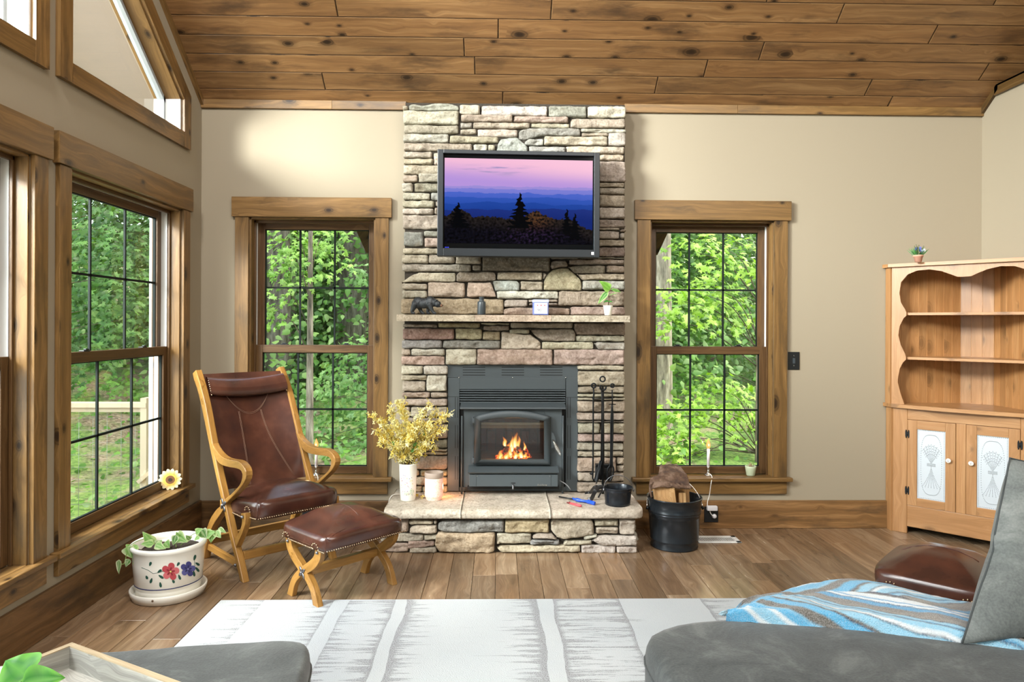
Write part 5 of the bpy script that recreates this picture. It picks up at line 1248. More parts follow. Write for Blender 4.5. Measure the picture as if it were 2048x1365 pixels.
def wp(px, py, dep):
    """point on the sight line at a given distance forward of the camera"""
    d = _ray(px, py); return EYE + d * (dep / d.y)
mb = MB(); vn = MB(tone=srgb('7b9a4a')[:3]); rs = random.Random(12)
IV = ['4f8a3a', '6fae4a', '86bf62']; ED = ['dfe8b8', 'cfe3a0', 'e8efcc']
for (bx, by, tx, ty, w, dep) in ((306, 1088, 285, 1065, .028, 3.50), (306, 1088, 280, 1088, .022, 3.46), (316, 1092, 322, 1082, .03, 3.45), (312, 1090, 330, 1098, .022, 3.42), (352, 1072, 372, 1084, .034, 3.50), (352, 1072, 345, 1092, .02, 3.46), (360, 1078, 352, 1066, .02, 3.5),
          (256, 1095, 262, 1118, .036, 3.44), (262, 1098, 252, 1090, .02, 3.5), (258, 1120, 250, 1135, .018, 3.42), (238, 1122, 236, 1150, .014, 3.42), (266, 1124, 272, 1115, .016, 3.44), (274, 1092, 262, 1107, .022, 3.46),
          (402, 1062, 412, 1078, .030, 3.60), (392, 1066, 402, 1058, .02, 3.58), (414, 1070, 428, 1064, .028, 3.60), (426, 1066, 420, 1086, .03, 3.6), (432, 1064, 441, 1076, .022, 3.6), (438, 1058, 452, 1066, .014, 3.62), (330, 1086, 338, 1096, .026, 3.46), (380, 1080, 372, 1072, .018, 3.55), (398, 1074, 388, 1082, .016, 3.52)):
    leaf_shape(mb, wp(bx, by, dep), wp(tx, ty, dep - rs.uniform(.01, .03)), w, (rs.uniform(-.3, .3), -1, .6), tone=srgb(rs.choice(IV))[:3], edge=srgb(rs.choice(ED))[:3], heart=True, curl=.15)
mb.build('ivy_leaves', 'leaf', pl)
for L in (((330, 1092, 3.5), (300, 1078, 3.5), (270, 1085, 3.46), (256, 1100, 3.44), (248, 1128, 3.42), (237, 1125, 3.42)), ((360, 1092, 3.5), (385, 1070, 3.56), (405, 1064, 3.6), (430, 1062, 3.6), (438, 1060, 3.62)), ((320, 1096, 3.46), (306, 1086, 3.5)), ((352, 1095, 3.46), (352, 1072, 3.5))):
    vn.tube(crom([wp(*p) for p in L], 5), .0018, 5)
vn.build('ivy_vine', 'vcol', pl)
mb = MB(); p = onpot(309, 1199, .002); d = (p - V(*pc, p.z)).normalized(); a = V(pc[0], pc[1], .034) + d * .176; mb.tube([a, a + d * .003], .005, 12); mb.build('drain_hole', plain('shadowed_clay', '6b5440', .9), pl)

# sunflower ornament on the left sill
sf = thing('sunflower_ornament', 'flat painted wooden sunflower standing on the left window sill', 'ornament', (-2.0, -.37, .344), rz=0)
c_ = wp(340.5, 959.5, 4.30); mb = MB()
vx = (V(.94, .34, 0)).normalized(); R_ = .066
for k in range(14):
    th = 2 * math.pi * k / 14; pts = []
    for (r_, w_) in ((.45, 0.0), (.48, .19), (.75, .20), (.90, .12), (1.0, 0), (.90, -.12), (.75, -.20), (.48, -.19)): 
        pts.append((r_ * math.cos(th) - w_ * math.sin(th), r_ * math.sin(th) + w_ * math.cos(th)))
    nn = V(-vx.y, vx.x, 0) * -.006; vs_ = [c_ + vx * (a * R_) + V(0, 0, b * R_) + nn * (1 + .2 * (k % 2)) for a, b in pts]; vb = [c_ + vx * (a * R_) + V(0, 0, b * R_) - nn for a, b in pts]
    n = len(pts); cols = [srgb('e3b23c')[:3] if i in (0, 1, 7) else srgb('f2d677')[:3] if i not in (3, 4, 5) else srgb('f7ecc4')[:3] for i in range(n)]
    mb.add(vs_ + vb, [tuple(range(n)), tuple(range(2 * n - 1, n - 1, -1))] + [(i, (i + 1) % n, (i + 1) % n + n, i + n) for i in range(n)], cols=cols * 2)
mb.build('petals', 'vcol', sf)
mt_ = Matrix.Rotation(math.atan2(vx.y, vx.x), 4, 'Z') @ Matrix.Rotation(math.pi / 2, 4, 'X')
mb = MB(); mb.lathe([(0, -.008), (.034, -.008), (.034, .008), (0, .008)], c_, 24, mat=mt_, smooth=False, tone=srgb('e9c55a')[:3]); mb.build('petal_base', 'vcol', sf)
mb = MB(); mb.lathe([(.0, -.010), (.025, -.010), (.026, .0), (.025, .010), (0, .010)], c_, 24, mat=mt_, smooth=False, tone=srgb('7d5638')[:3]); mb.build('flower_disc', 'vcol', sf)
mb = MB(); mb.lathe([(0, -.012), (.011, -.012), (.011, .012), (0, .012)], c_, 20, mat=mt_, smooth=False, tone=srgb('3c2f2a')[:3]); mb.build('flower_centre', 'vcol', sf)
# ------------------------------------------------------------------ things on the hearth
# vase of forsythia
vc = (-.552, -.300); va = thing('flower_vase', 'tall white vase of yellow blossom sprays at the left end of the hearth', 'vase', (*vc, HZ))
mb = MB(); mb.lathe([(0, 0), (.044, 0), (.047, .004), (.050, .06), (.053, .14), (.0565, .222), (.058, .226), (.056, .229), (.053, .224), (.049, .14), (.0, .13)], (*vc, HZ), 40); mb.build('vase_body', 'glazew', va)
def onvase(px, py, lift=.0008):
    d = _ray(px, py); ox, oy = EYE.x - vc[0], EYE.y - vc[1]; R_ = .052
    for _ in range(4):
        R2 = R_ + lift; a = d.x ** 2 + d.y ** 2; b = 2 * (ox * d.x + oy * d.y); c = ox * ox + oy * oy - R2 * R2; D = max(0, b * b - 4 * a * c); t = (-b - math.sqrt(D)) / (2 * a); p = EYE + d * t; R_ = .046 + .047 * (p.z - HZ) * 1.0
    return p
mb = MB(); rs = random.Random(3)
for i in range(85):
    x = rs.uniform(802, 829); y = 993 - abs(rs.gauss(0, 1)) * 9; k = rs.random()
    if y < 950: continue
    a = onvase(x, y); b = onvase(x + rs.uniform(-2, 2), y - rs.uniform(2, 7)); mb.tube([a, b], .0007, 4, tone=srgb(rs.choice(['7fae72', 'a9c37c', '8ab39a', 'c9cf8a']))[:3])
for i in range(40):
    x = rs.uniform(802, 829); y = rs.uniform(950, 992); p = onvase(x, y); n_ = (p - V(*vc, p.z)).normalized(); r_ = rs.uniform(.0012, .0032)
    mb.ball(p, (r_, r_, r_), 6, tone=srgb(rs.choice(['b8545a', '5f6a9a', '4c5566', 'd9c05a', '9a86b0', '7a5a86', 'c98a90']))[:3])
mb.build('painted_meadow', 'vcol', va)
mb = MB(); fl_mb = MB(); rs = random.Random(21); stems = []
ends = [(742, 826, .0), (746, 860, -.08), (762, 838, .05), (780, 812, .0), (795, 800, -.05), (806, 803, .05), (757, 888, -.1), (860, 806, .0), (875, 820, .06), (902, 826, .0), (897, 853, -.08), (880, 860, .05), (868, 845, -.1), (850, 848, .05), (838, 838, -.05), (785, 840, -.12), (770, 866, .08), (879, 895, .0), (864, 890, -.1), (845, 875, .1), (778, 915, -.05), (830, 858, -.14), (800, 850, .1), (815, 850, -.1), (822, 880, -.12), (845, 905, -.08), (790, 890, -.14)]
b0 = V(vc[0], vc[1], HZ + .2)
YC = ['f7e9a0', 'f3df7e', 'fbf3c6', 'ecd05e', 'f8edb0']
def forsythia(p, s_, rs):
    ax = V(rs.uniform(-1, 1), rs.uniform(-1, .4), rs.uniform(-.6, .8)).normalized(); e1 = ax.orthogonal().normalized(); e2 = ax.cross(e1); t0 = rs.uniform(0, 6); col = srgb(rs.choice(YC))[:3]; c2 = tuple(x * .86 for x in col)
    for k in range(4):
        th = t0 + k * 1.5708 + rs.uniform(-.2, .2); d = (e1 * math.cos(th) + e2 * math.sin(th)); q = d.cross(ax)
        L = s_ * rs.uniform(.85, 1.2); w = s_ * .22
        P = [p, p + d * L * .35 + q * w + ax * L * .22, p + d * L * .75 + q * w * .8 + ax * L * .28, p + d * L + ax * L * .1, p + d * L * .75 - q * w * .8 + ax * L * .28, p + d * L * .35 - q * w + ax * L * .22]
        fl_mb.add(P, [(0, 1, 2, 3), (0, 3, 4, 5)], cols=[c2, col, col, col, col, col], smooth=False)
for (px, py, dy) in ends:
    e = uy(px, py, vc[1] + dy); e = V(e[0], vc[1] + dy, e[1]); m1 = b0.lerp(e, .5) + V(rs.uniform(-.02, .02), rs.uniform(-.02, .02), .05)
    c = crom([b0 + V(rs.uniform(-.02, .02), rs.uniform(-.02, .02), 0), m1, e], 10); mb.tube(c, [.0022 - .0014 * i / len(c) for i in range(len(c))], 5, tone=srgb('4d3a2c')[:3])
    n = int((e - b0).length / .0056)
    for k in range(n):
        t = .16 + .84 * k / n; i = min(len(c) - 2, int(t * (len(c) - 1))); q = c[i].lerp(c[i + 1], t * (len(c) - 1) - i)
        if rs.random() < .9: forsythia(q + V(rs.gauss(0, 1), rs.gauss(0, 1), rs.gauss(0, 1)) * .012, rs.uniform(.014, .021), rs)
mb.build('twigs', 'vcol', va); fl_mb.build('yellow_blossoms', 'petal', va)['kind'] = 'stuff'
lv = MB()
for (x, y, tx, ty) in ((846, 872, 851, 860), (826, 893, 834, 886), (822, 905, 828, 898), (835, 899, 840, 888), (790, 890, 784, 884)):
    a = uy(x, y, -.36); b = uy(tx, ty, -.37); leaf_shape(lv, V(a[0], -.36, a[1]), V(b[0], -.37, b[1]), .010, (0, -1, .2), tone=srgb('5d8c3c')[:3])
lv.build('leaf_blade', 'leaf', va)
for i, (x, y) in enumerate(((818, 995), (831, 993), (843, 997))):
    q = uz(x, y, HZ + .004); fl_mb = MB()
    for k in range(2): forsythia(V(q[0] + .008 * k, q[1], HZ + .008 + .004 * k), .017, rs)
    tag(fl_mb.build('fallen_blossom', 'petal'), ['fallen yellow blossom lying left of the other two in front of the white vase', 'fallen yellow blossom between the two others on the hearth slab', 'fallen yellow blossom lying nearest the pink wax warmer'][i], 'flower', 'fallen blossoms on the hearth')
# wax warmer
wc = (-.392, -.285); wx = thing('wax_warmer', 'glowing pink ribbed ceramic wax warmer with a grey collar on the hearth beside the vase', 'wax warmer', (*wc, HZ))
wm = NT('lit_pink_ceramic'); wm.set(Base_Color=wm.mix(wm.math('GREATER_THAN', wm.n('ShaderNodeTexVoronoi', {'Vector': wm.map(wm.co(), (1, 1, .9)), 'Scale': 120.0}).outputs[0], .42), 'eec2b2', 'f6dccf'), Roughness=.35); wm.put(wm.b.inputs['Emission Color'], 'ff9c78'); wm.b.inputs['Emission Strength'].default_value = .28
mb = MB(); mb.lathe([(0, 0), (.048, 0), (.050, .004), (.050, .014), (.056, .018), (.0575, .03), (.0575, .132), (.0565, .136), (0, .136)], (*wc, HZ), 40); mb.build('ceramic_shell', wm.m, wx)
mb = MB(); mb.lathe([(.0565, .135), (.0585, .138), (.0585, .166), (.0575, .170), (.054, .170), (.050, .150), (.0, .148)], (*wc, HZ), 40); mb.build('collar', plain('taupe_collar', 'a9988a', .6, bumpn=(200, .3)), wx)
lamp('warmer_bulb', 'POINT', (wc[0] + .075, wc[1] + .055, HZ + .07), (0, 0, 0), .9, (1, .45, .2), .02)
mb = MB(); mb.tube(crom([V(wc[0] - .05, wc[1] + .06, HZ + .012), V(-.5, -.2, HZ + .008), V(-.6, -.18, HZ + .006), V(-.668, -.22, HZ + .002), V(-.70, -.20, .16), V(-.72, -.06, .1)], 6), .0028, 6); tag(mb.build('lamp_cord', 'cord'), 'white cord running from the pink wax warmer over the left end of the hearth', 'cord')
# small bucket
bc_ = (.737, -.415); sb_ = thing('small_bucket', 'small black metal pail with an upright wire handle, right end of the hearth', 'bucket', (*bc_, HZ))
mb = MB(); mb.lathe([(0, .002), (.074, .0), (.077, .002), (.077, .012), (.0775, .016), (.0765, .02), (.084, .085), (.0862, .088), (.085, .091), (.088, .104), (.090, .1065), (.088, .109), (.086, .105), (.081, .07), (.074, .010), (0, .008)], (*bc_, HZ), 48); mb.build('pail', plain('black_enamel_pail', '22262b', .22, .35), sb_)
mb = MB(); R_ = .092; mb.tube([V(bc_[0] + R_ * math.cos(t) * .98, bc_[1] - .03 - .02 * math.sin(t), HZ + .094 + .095 * math.sin(t) - .01 * math.cos(t)) for t in [math.pi * k / 22 for k in range(23)]], .0022, 6); mb.build('wire_handle', 'pewter', sb_)
for s_ in (-1, 1): mb = MB(); mb.tube([V(bc_[0] + s_ * .09, bc_[1] - .03, HZ + .088), V(bc_[0] + s_ * .09, bc_[1] - .03, HZ + .104)], .006, 8); mb.build('handle_ear', 'pewter', sb_)
def ribbon(name, pts, w, th, mat, label, cat, up=(0, 0, 1), group=None):
    mb = MB(); P = crom(pts, 8); vs_ = []
    for i, p in enumerate(P):
        t = (P[min(i + 1, len(P) - 1)] - P[max(0, i - 1)]).normalized(); s_ = t.cross(Vector(up)); s_ = s_.normalized() if s_.length > .1 else t.orthogonal().normalized(); n_ = s_.cross(t).normalized()
        k = w * (1 if i < len(P) - 9 else 1.0); vs_ += [p + s_ * k - n_ * th, p - s_ * k - n_ * th, p - s_ * k + n_ * th, p + s_ * k + n_ * th]
    n = len(P); fs = [(i * 4 + a, i * 4 + (a + 1) % 4, i * 4 + 4 + (a + 1) % 4, i * 4 + 4 + a) for i in range(n - 1) for a in range(4)] + [(0, 1, 2, 3), (n * 4 - 4, n * 4 - 1, n * 4 - 2, n * 4 - 3)]
    mb.add(vs_, fs, smooth=True); return tag(mb.build(name, mat, bevel=.001), label, cat, group)
def h3(px, py, z): q = uz(px, py, z); return V(q[0], q[1], z)
bk = plain('black_leather_strap', '1f1e1e', .4)
ribbon('leather_strap', [h3(1170, 987, HZ + .004), h3(1180, 986, HZ + .008), V(*uy(1188, 976, -.27)[:1], -.27, uy(1188, 976, -.27)[1]), V(uy(1196, 973.5, -.27)[0], -.27, uy(1196, 973.5, -.27)[1]), V(uy(1204, 973, -.28)[0], -.28, uy(1204, 973, -.28)[1])], .010, .0015, bk, 'black curved hearth-brush strap arching behind the small pail, the farther of the two', 'strap', (0, -1, .3), 'black straps by the pail')
ribbon('leather_strap', [h3(1177, 1000, HZ + .003), h3(1183, 998, HZ + .012), V(uy(1190, 984, -.36)[0], -.36, uy(1190, 984, -.36)[1]), V(uy(1197, 976, -.34)[0], -.34, uy(1197, 976, -.34)[1]), V(uy(1205, 974, -.33)[0], -.33, uy(1205, 974, -.33)[1])], .012, .0015, bk, 'black curved strap whose end lies between the blue lighter and the small pail', 'strap', (0, -1, .3), 'black straps by the pail')
# lighters
lt = thing('barbecue_lighter', 'long-nosed blue lighter lying on the hearth slab', 'lighter', (.5, -.34, HZ))
mb = MB(); mb.tube([h3(1118, 994, HZ + .008), h3(1147, 999, HZ + .012)], .0045, 8); mb.build('nozzle', 'plastic', lt)
mb = MB(); mb.tube(crom([h3(1145, 998, HZ + .012), h3(1153, 1000, HZ + .014), h3(1162, 1002, HZ + .012), h3(1176, 1004, HZ + .013), h3(1187, 1007, HZ + .013), h3(1190, 1008, HZ + .012)], 4), [.007] * 4 + [.011] * 4 + [.008] * 4 + [.012] * 4 + [.012] * 4 + [.008], 12); mb.build('grip', 'bluepl', lt)
lt = thing('pocket_lighter', 'small red utility lighter in front of the blue one', 'lighter', (.48, -.43, HZ))
mb = MB(); mb.tube([h3(1140, 1007, HZ + .006), h3(1154, 1010.5, HZ + .008), h3(1162, 1012.5, HZ + .008)], [.006, .008, .007], 10); mb.build('grip', 'redpl', lt)
mb = MB(); mb.tube([h3(1134, 1006, HZ + .005), h3(1141, 1007.5, HZ + .006)], .004, 8); mb.ball(h3(1139, 1005, HZ + .012), .005, 8); mb.build('nozzle', plain('dark_red_part', '6a1f1f', .4), lt)
# fire tools
TY = -.20
def t3(x, y, yy=TY): q = uy(1150 + x / 4.707, 740 + y / 4.707, yy); return V(q[0], yy, q[1])
def ring(mb, c, r, rr, n=20): mb.tube([c + V(r * math.cos(t), 0, r * math.sin(t)) for t in [2 * math.pi * k / n for k in range(n + 1)]], rr, 8, caps=False)
ts = thing('fire_tool_stand', 'black wrought iron fire tool stand with a ring on top, right of the stove', 'tool stand', (.677, TY, HZ))
mb = MB(); mb.tube([t3(260, 150), t3(260, 600), t3(262, 1090), V(t3(262, 1090).x, TY, HZ + .012)], .0078, 8); mb.build('centre_post', 'iron', ts)
mb = MB(); ring(mb, t3(260, 88), .0165, .0048); mb.build('top_ring', 'iron', ts)
mb = MB(); c = t3(262, 165); mb.tube([c + V(.0185 * math.cos(t), -.01, .0185 * math.sin(t)) for t in [math.radians(-230 + 250 * k / 16) for k in range(17)]], .0056, 8); mb.build('scroll_hook', 'iron', ts)
mb = MB(); mb.tube(crom([t3(160, 262), t3(180, 275), t3(260, 270), t3(340, 268), t3(372, 262)], 5), .0035, 8); mb.build('hanger_bar', 'iron', ts)
mb = MB(); x_ = t3(262, 1090).x
for k in range(3): th = math.radians(90 + 120 * k + 30); mb.tube(crom([V(x_, TY, HZ + .03), V(x_ + .04 * math.cos(th), TY + .04 * math.sin(th), HZ + .022), V(x_ + .075 * math.cos(th), TY + .075 * math.sin(th), HZ + .006)], 5), .005, 8)
mb.build('foot', 'iron', ts)
pk = thing('fire_poker', 'black iron fire poker with a loop handle, leftmost of the hanging fire tools', 'fire tool', tuple(t3(172, 900, -.225)), group='fire tools on the stand')
mb = MB(); ring(mb, t3(176, 150, -.225), .0135, .0052); mb.build('loop_handle', 'iron', pk)
mb = MB(); mb.tube([t3(174, 175, -.225), t3(178, 230, -.225), t3(172, 280, -.225), t3(170, 850, -.225), t3(166, 1020, -.225), t3(178, 1050, -.225)], .0052, 8); mb.tube(crom([t3(166, 965, -.225), t3(152, 985, -.225), t3(140, 975, -.23)], 5), [.006] * 5 + [.004] * 6 , 8); mb.build('rod', 'iron', pk)
sh = thing('fire_shovel', 'black iron fire shovel hanging in the middle with its narrow blade turned sideways', 'fire tool', tuple(t3(240, 900, -.235)), group='fire tools on the stand')
mb = MB(); mb.tube([t3(250, 180, -.235), t3(254, 300, -.235), t3(246, 860, -.235)], .004, 8); mb.build('rod', 'iron', sh)
mb = MB(); a, b, c, d = t3(236, 858, -.235), t3(252, 862, -.25), t3(205, 1062, -.25), t3(182, 1040, -.235)
mb.tube([a, d], .004, 8); mb.add([a, b, c, d] + [p + V(.004, .03, 0) for p in (a, b, c, d)], [(0, 1, 2, 3), (4, 7, 6, 5), (0, 4, 5, 1), (1, 5, 6, 2), (2, 6, 7, 3), (3, 7, 4, 0)]); mb.tube([b, c, t3(196, 1078, -.245)], .003, 6); mb.build('blade', 'iron', sh, bevel=.001)
bs = thing('hearth_brush', 'black hearth brush with a square bristle head behind the other fire tools', 'fire tool', tuple(t3(290, 900, -.175)), group='fire tools on the stand')
mb = MB(); mb.tube([t3(268, 180, -.175), t3(272, 880, -.175)], .004, 8); mb.build('rod', 'iron', bs)
q0 = t3(190, 912, -.17); q1 = t3(345, 884, -.17); mb = MB(); mb.box(q0.x, q1.x, -.195, -.155, q0.z, q1.z); mb.build('brush_back', 'iron', bs, bevel=.003)
mb = MB(); r_ = random.Random(2)
for i in range(26):
    for j in range(3): xx = q0.x + (q1.x - q0.x) * (i + .5) / 26; mb.tube([V(xx, -.188 + .013 * j, q0.z), V(xx + r_.uniform(-.003, .003), -.188 + .013 * j, t3(190, 1035, -.17).z + r_.uniform(-.003, .004))], .0028, 4)
mb.build('bristles', plain('black_bristle', '121212', .7), bs)['kind'] = 'stuff'
tg = thing('fire_tongs', 'black iron fire tongs with rounded jaws, rightmost of the hanging fire tools', 'fire tool', tuple(t3(350, 900, -.225)), group='fire tools on the stand')
mb = MB(); ring(mb, t3(352, 150, -.225) , .011, .0052); mb.tube([t3(350, 190, -.225), t3(352, 330, -.225)], .004, 8); mb.tube([t3(318, 326, -.225), t3(384, 326, -.225)], .003, 8); mb.build('handle', 'iron', tg)
for s_ in (-1, 1):
    mb = MB(); mb.tube(crom([t3(350, 330, -.225), t3(348 + s_ * 8, 500, -.225), t3(342 + s_ * 7, 860, -.225), t3(336 + s_ * 26, 930, -.225), t3(330 + s_ * 24, 1000, -.225), t3(322 + s_ * 6, 1050, -.225)], 6), .0058, 8); mb.build('jaw_arm', 'iron', tg)

# ------------------------------------------------------------------ big log bucket
kc = (1.095, -.372); kb = thing('log_bucket', 'large black metal bucket holding firewood, on the floor right of the hearth', 'bucket', (*kc, 0))
bk_m = NT('scuffed_black_bucket'); _s = bk_m.noise(bk_m.map(bk_m.co(), (3, 3, .6)), 16, 4, .7)
bk_m.set(Base_Color=bk_m.mix(bk_m.ramp(_s, [(.70, 0.0), (.72, 1.0)]), '262a2e', 'b9b2a2'), Roughness=.24, Metallic=.35)
mb = MB(); mb.lathe([(0, .004), (.138, .0), (.143, .001), (.144, .008), (.1415, .012), (.146, .05), (.1475, .052), (.1465, .054), (.156, .205), (.160, .209), (.160, .214), (.1575, .217), (.1615, .222), (.1615, .227), (.159, .231), (.165, .296), (.1685, .299), (.1685, .304), (.166, .306), (.163, .300), (.150, .12), (.138, .012), (0, .010)], (*kc, 0), 64); mb.build('pail', bk_m.m, kb)
for s_ in (-1, 1):
    mb = MB(); mb.tube([V(kc[0] + s_ * .163, kc[1] - .02, .235), V(kc[0] + s_ * .176, kc[1] - .02, .240)], .011, 10); mb.build('handle_ear', 'iron', kb)
mb = MB(); mb.tube([V(kc[0] + .172 * math.cos(t), kc[1] - .02 + .11 * math.sin(t), .235 + .17 * math.sin(t)) for t in [math.pi * k / 26 for k in range(27)]], .0028, 6); mb.build('wire_handle', 'chrome', kb)
fw = wood('split_firewood', 'd0ab7c', 'b98f60', '8f6a44', '6f5238', 0, .8, 1.3, .6, .2, 1.0)
def splitlog(poly, z0, z1, lean, label, bark=True):
    """a wedge of split wood, its section poly in plan, rough faces"""
    t = thing('firewood_log', label, 'firewood', (poly[0][0], poly[0][1], z0), group='split logs in the black bucket'); mb = MB(grain=(lean[0], lean[1], 1)); n = 10
    ex = []
    for i in range(len(poly)):
        a, b = poly[i], poly[(i + 1) % len(poly)]
        for k in range(6): ex.append((a[0] + (b[0] - a[0]) * k / 6, a[1] + (b[1] - a[1]) * k / 6))
    m_ = len(ex); vs_ = []
    for j in range(n + 1):
        z = z0 + (z1 - z0) * j / n
        for (x, y) in ex: k = .0045 * noise.noise(V(x * 60, y * 60, z * 4)); vs_.append(V(x + lean[0] * (z - z0) + k, y + lean[1] * (z - z0) - k, z + (.004 * noise.noise(V(x * 30, y * 30, 1)) if j == n else 0)))
    fs = [(j * m_ + i, j * m_ + (i + 1) % m_, (j + 1) * m_ + (i + 1) % m_, (j + 1) * m_ + i) for j in range(n) for i in range(m_)] + [tuple(n * m_ + i for i in range(m_)), tuple(reversed(range(m_)))]
    mb.add(vs_, fs); mb.build('split_wood', fw, t)
    return t
splitlog([(.992, -.462), (1.112, -.478), (1.118, -.392), (1.05, -.375), (.998, -.39)], .03, .396, (-.125, 0.0), 'pale split log at the left of the bucket, under the leather glove')
splitlog([(1.142, -.462), (1.155, -.405), (1.095, -.384), (1.125, -.455)][:0] or [(1.118, -.458), (1.160, -.452), (1.160, -.405), (1.122, -.400)], .03, .343, (-.06, 0.0), 'short small split log at the front right inside the bucket')
splitlog([(1.105, -.385), (1.205, -.365), (1.19, -.29), (1.09, -.275)], .03, .425, (-.06, 0), 'dark split log standing at the back right of the bucket')
# leather glove draped over the logs
gm = NT('worn_brown_suede_glove'); _g = gm.noise(gm.co(), 18, 5, .65); gm.set(Base_Color=gm.ramp(_g, [(.34, '3a271f'), (.5, '57402f'), (.64, '7a6353')]), Roughness=.85); gm.bump(_g, .5, .004)
gl = thing('work_glove', 'worn brown leather glove draped over the logs in the black bucket', 'glove', (1.08, -.36, .385))
def _ip(t, K):
    for (a, x), (b, y) in zip(K, K[1:]):
        if t <= b: return x + (y - x) * ss(a, b, t)
    return K[-1][1]
def glove(u, v):
    xl = _ip(v, ((0, 1.026), (.5, 1.002), (.68, .935), (1, .920))); xr = _ip(v, ((0, 1.150), (.6, 1.166), (1, 1.160)))
    z = _ip(v, ((0, .482), (.5, .452), (.62, .432), (.8, .412), (1, .403))) + .010 * math.exp(-((v - .60 - .06 * math.sin(u * 7)) / .05) ** 2) * (u < .75) - .010 * abs(2 * u - 1) ** 4
    z += .004 * fbm(V(u * 5, v * 5, 3)) - .012 * max(0, v - .9) / .1 * (.4 + .6 * math.sin(u * 8 + 1) ** 2)
    return V(xl + (xr - xl) * u, -.285 - .195 * v - .006 * math.sin(u * 6) * v, z)
mb = MB(); mb.grid(glove, 26, 26); mb.grid(lambda u, v: glove(u, v) + V(0, .003, -.010), 26, 26, flip=True)
mb.tube([glove(i / 20, 1.0) + V(0, 0, -.005) for i in range(21)], .006, 8); mb.tube([glove(0, i / 14) + V(0, 0, -.005) for i in range(15)], .0055, 8); mb.tube([glove(1, i / 14) + V(0, 0, -.005) for i in range(15)], .0055, 8); mb.tube([glove(i / 20, 0) + V(0, 0, -.005) for i in range(21)], .0055, 8)
mb.build('glove_back', gm.m, gl)
for k, (x0, L) in enumerate(((1.045, .05), (1.085, .05), (1.115, .045))):
    mb = MB(); P = crom([V(x0, -.455, .402), V(x0 + .010, -.486, .398 - .006 * k), V(x0 + .02 + L * .5, -.490, .386), V(x0 + L, -.488, .378)], 5); mb.tube(P, [.011] * (len(P) - 2) + [.009, .005], 8); mb.build('finger', gm.m, gl)
mb = MB(); mb.tube(crom([V(.945, -.45, .405), V(.922, -.478, .392), V(.922, -.486, .355), V(.930, -.484, .325)], 5), .007, 8); mb.build('thumb', gm.m, gl)

# candle lamps, little pot, sockets, switch, vent
def candle_lamp(px, label, cord_pts, lit=True):
    x, _ = uy(px, 945, .04); y = .045; z = wz[0]; t = thing('candle_lamp', label, 'lamp', (x, y, z), group='electric candles in the windows')
    mb = MB(); mb.lathe([(0, 0), (.028, 0), (.028, .004), (.016, .010), (.008, .016), (.012, .022), (.007, .030), (.009, .04), (.006, .05), (.011, .058), (.0, .058)], (x, y, z), 20); mb.build('brass_base', 'chrome', t)
    mb = MB(); mb.lathe([(0, .055), (.010, .055), (.010, .175), (.007, .178), (0, .178)], (x, y, z), 16); mb.build('candle_sleeve', 'candle', t)
    mb = MB(); mb.lathe([(.005, .176), (.010, .186), (.0135, .200), (.012, .215), (.007, .230), (.002, .243), (0, .246)], (x, y, z), 16); mb.build('flame_bulb', emit('lit_bulb', 'ff9a50', 1.9), t)
    lamp('candle_bulb_light', 'POINT', (x, y - .02, z + .205), (0, 0, 0), .5, (1, .7, .4), .012)
    if cord_pts:
        mb = MB(); mb.tube(crom([V(x + .005, y - .01, z + .012)] + cord_pts, 7), .0026, 6); mb.build('cord', 'cord', t)
def b3(px, py, y=-.03): q = uy(px, py, y); return V(q[0], y, q[1])
candle_lamp(1417, 'lit electric candle on the sill of the window right of the fireplace', [b3(1424, 955, -.03), b3(1422, 968, -.055), b3(1419, 990), b3(1415, 1005), b3(1416, 1014, -.04), b3(1424, 1014, -.045), b3(1420, 1024, -.05), b3(1426, 1034, -.05)])
candle_lamp(632, 'lit electric candle on the sill of the window behind the armchair', [b3(636, 958, -.055), b3(634, 985), b3(628, 1010), b3(622, 1022)])
sp_ = thing('succulent_pot', 'small pale green pot with a tiny dried plant on the right window sill', 'plant', (1.695, .03, wz[0]))
mb = MB(); mb.lathe([(0, 0), (.024, 0), (.028, .006), (.036, .055), (.037, .066), (.034, .066), (.032, .055), (0, .052)], (1.715, .03, wz[0]), 28); mb.build('pot', 'sage', sp_)
mb = MB(); rs = random.Random(8)
for i in range(22): th = rs.uniform(0, 6.28); r_ = rs.uniform(.0, .02); p = V(1.715 + r_ * math.cos(th), .03 + r_ * math.sin(th), wz[0] + .05); mb.tube([p, p + V(rs.uniform(-.01, .01), rs.uniform(-.01, .01), rs.uniform(.012, .045))], .0016, 4, tone=srgb(rs.choice(['8a6f5a', 'a88a70', '9a9a6a']))[:3])
mb.build('dried_stem', 'vcol', sp_)
def outlet(x0, z0, x1, z1, label):
    t = thing('wall_outlet', label, 'outlet', ((x0 + x1) / 2, -.02, (z0 + z1) / 2)); mb = MB(); mb.box(x0, x1, -.028, -.0205, z0, z1); mb.build('cover_plate', 'plastic', t, bevel=.002)
    mb = MB(); xm = (x0 + x1) / 2
    for k in (-1, 1): mb.box(xm + k * (x1 - x0) * .24 - .014, xm + k * (x1 - x0) * .24 + .014, -.030, -.028, z0 + .02, z1 - .03)
    build_each(mb, 'socket', 'plastic', t, bevel=.003); return t
t = outlet(1.385, .045, 1.478, .150, 'black wall outlet with white plugs on the baseboard right of the log bucket')
mb = MB(); mb.box(1.395, 1.465, -.062, -.030, .128, .160); pa = mb.build('plug_adapter', 'whitep', None, bevel=.006); tag(pa, 'white timer adapter plugged into the black outlet', 'plug')
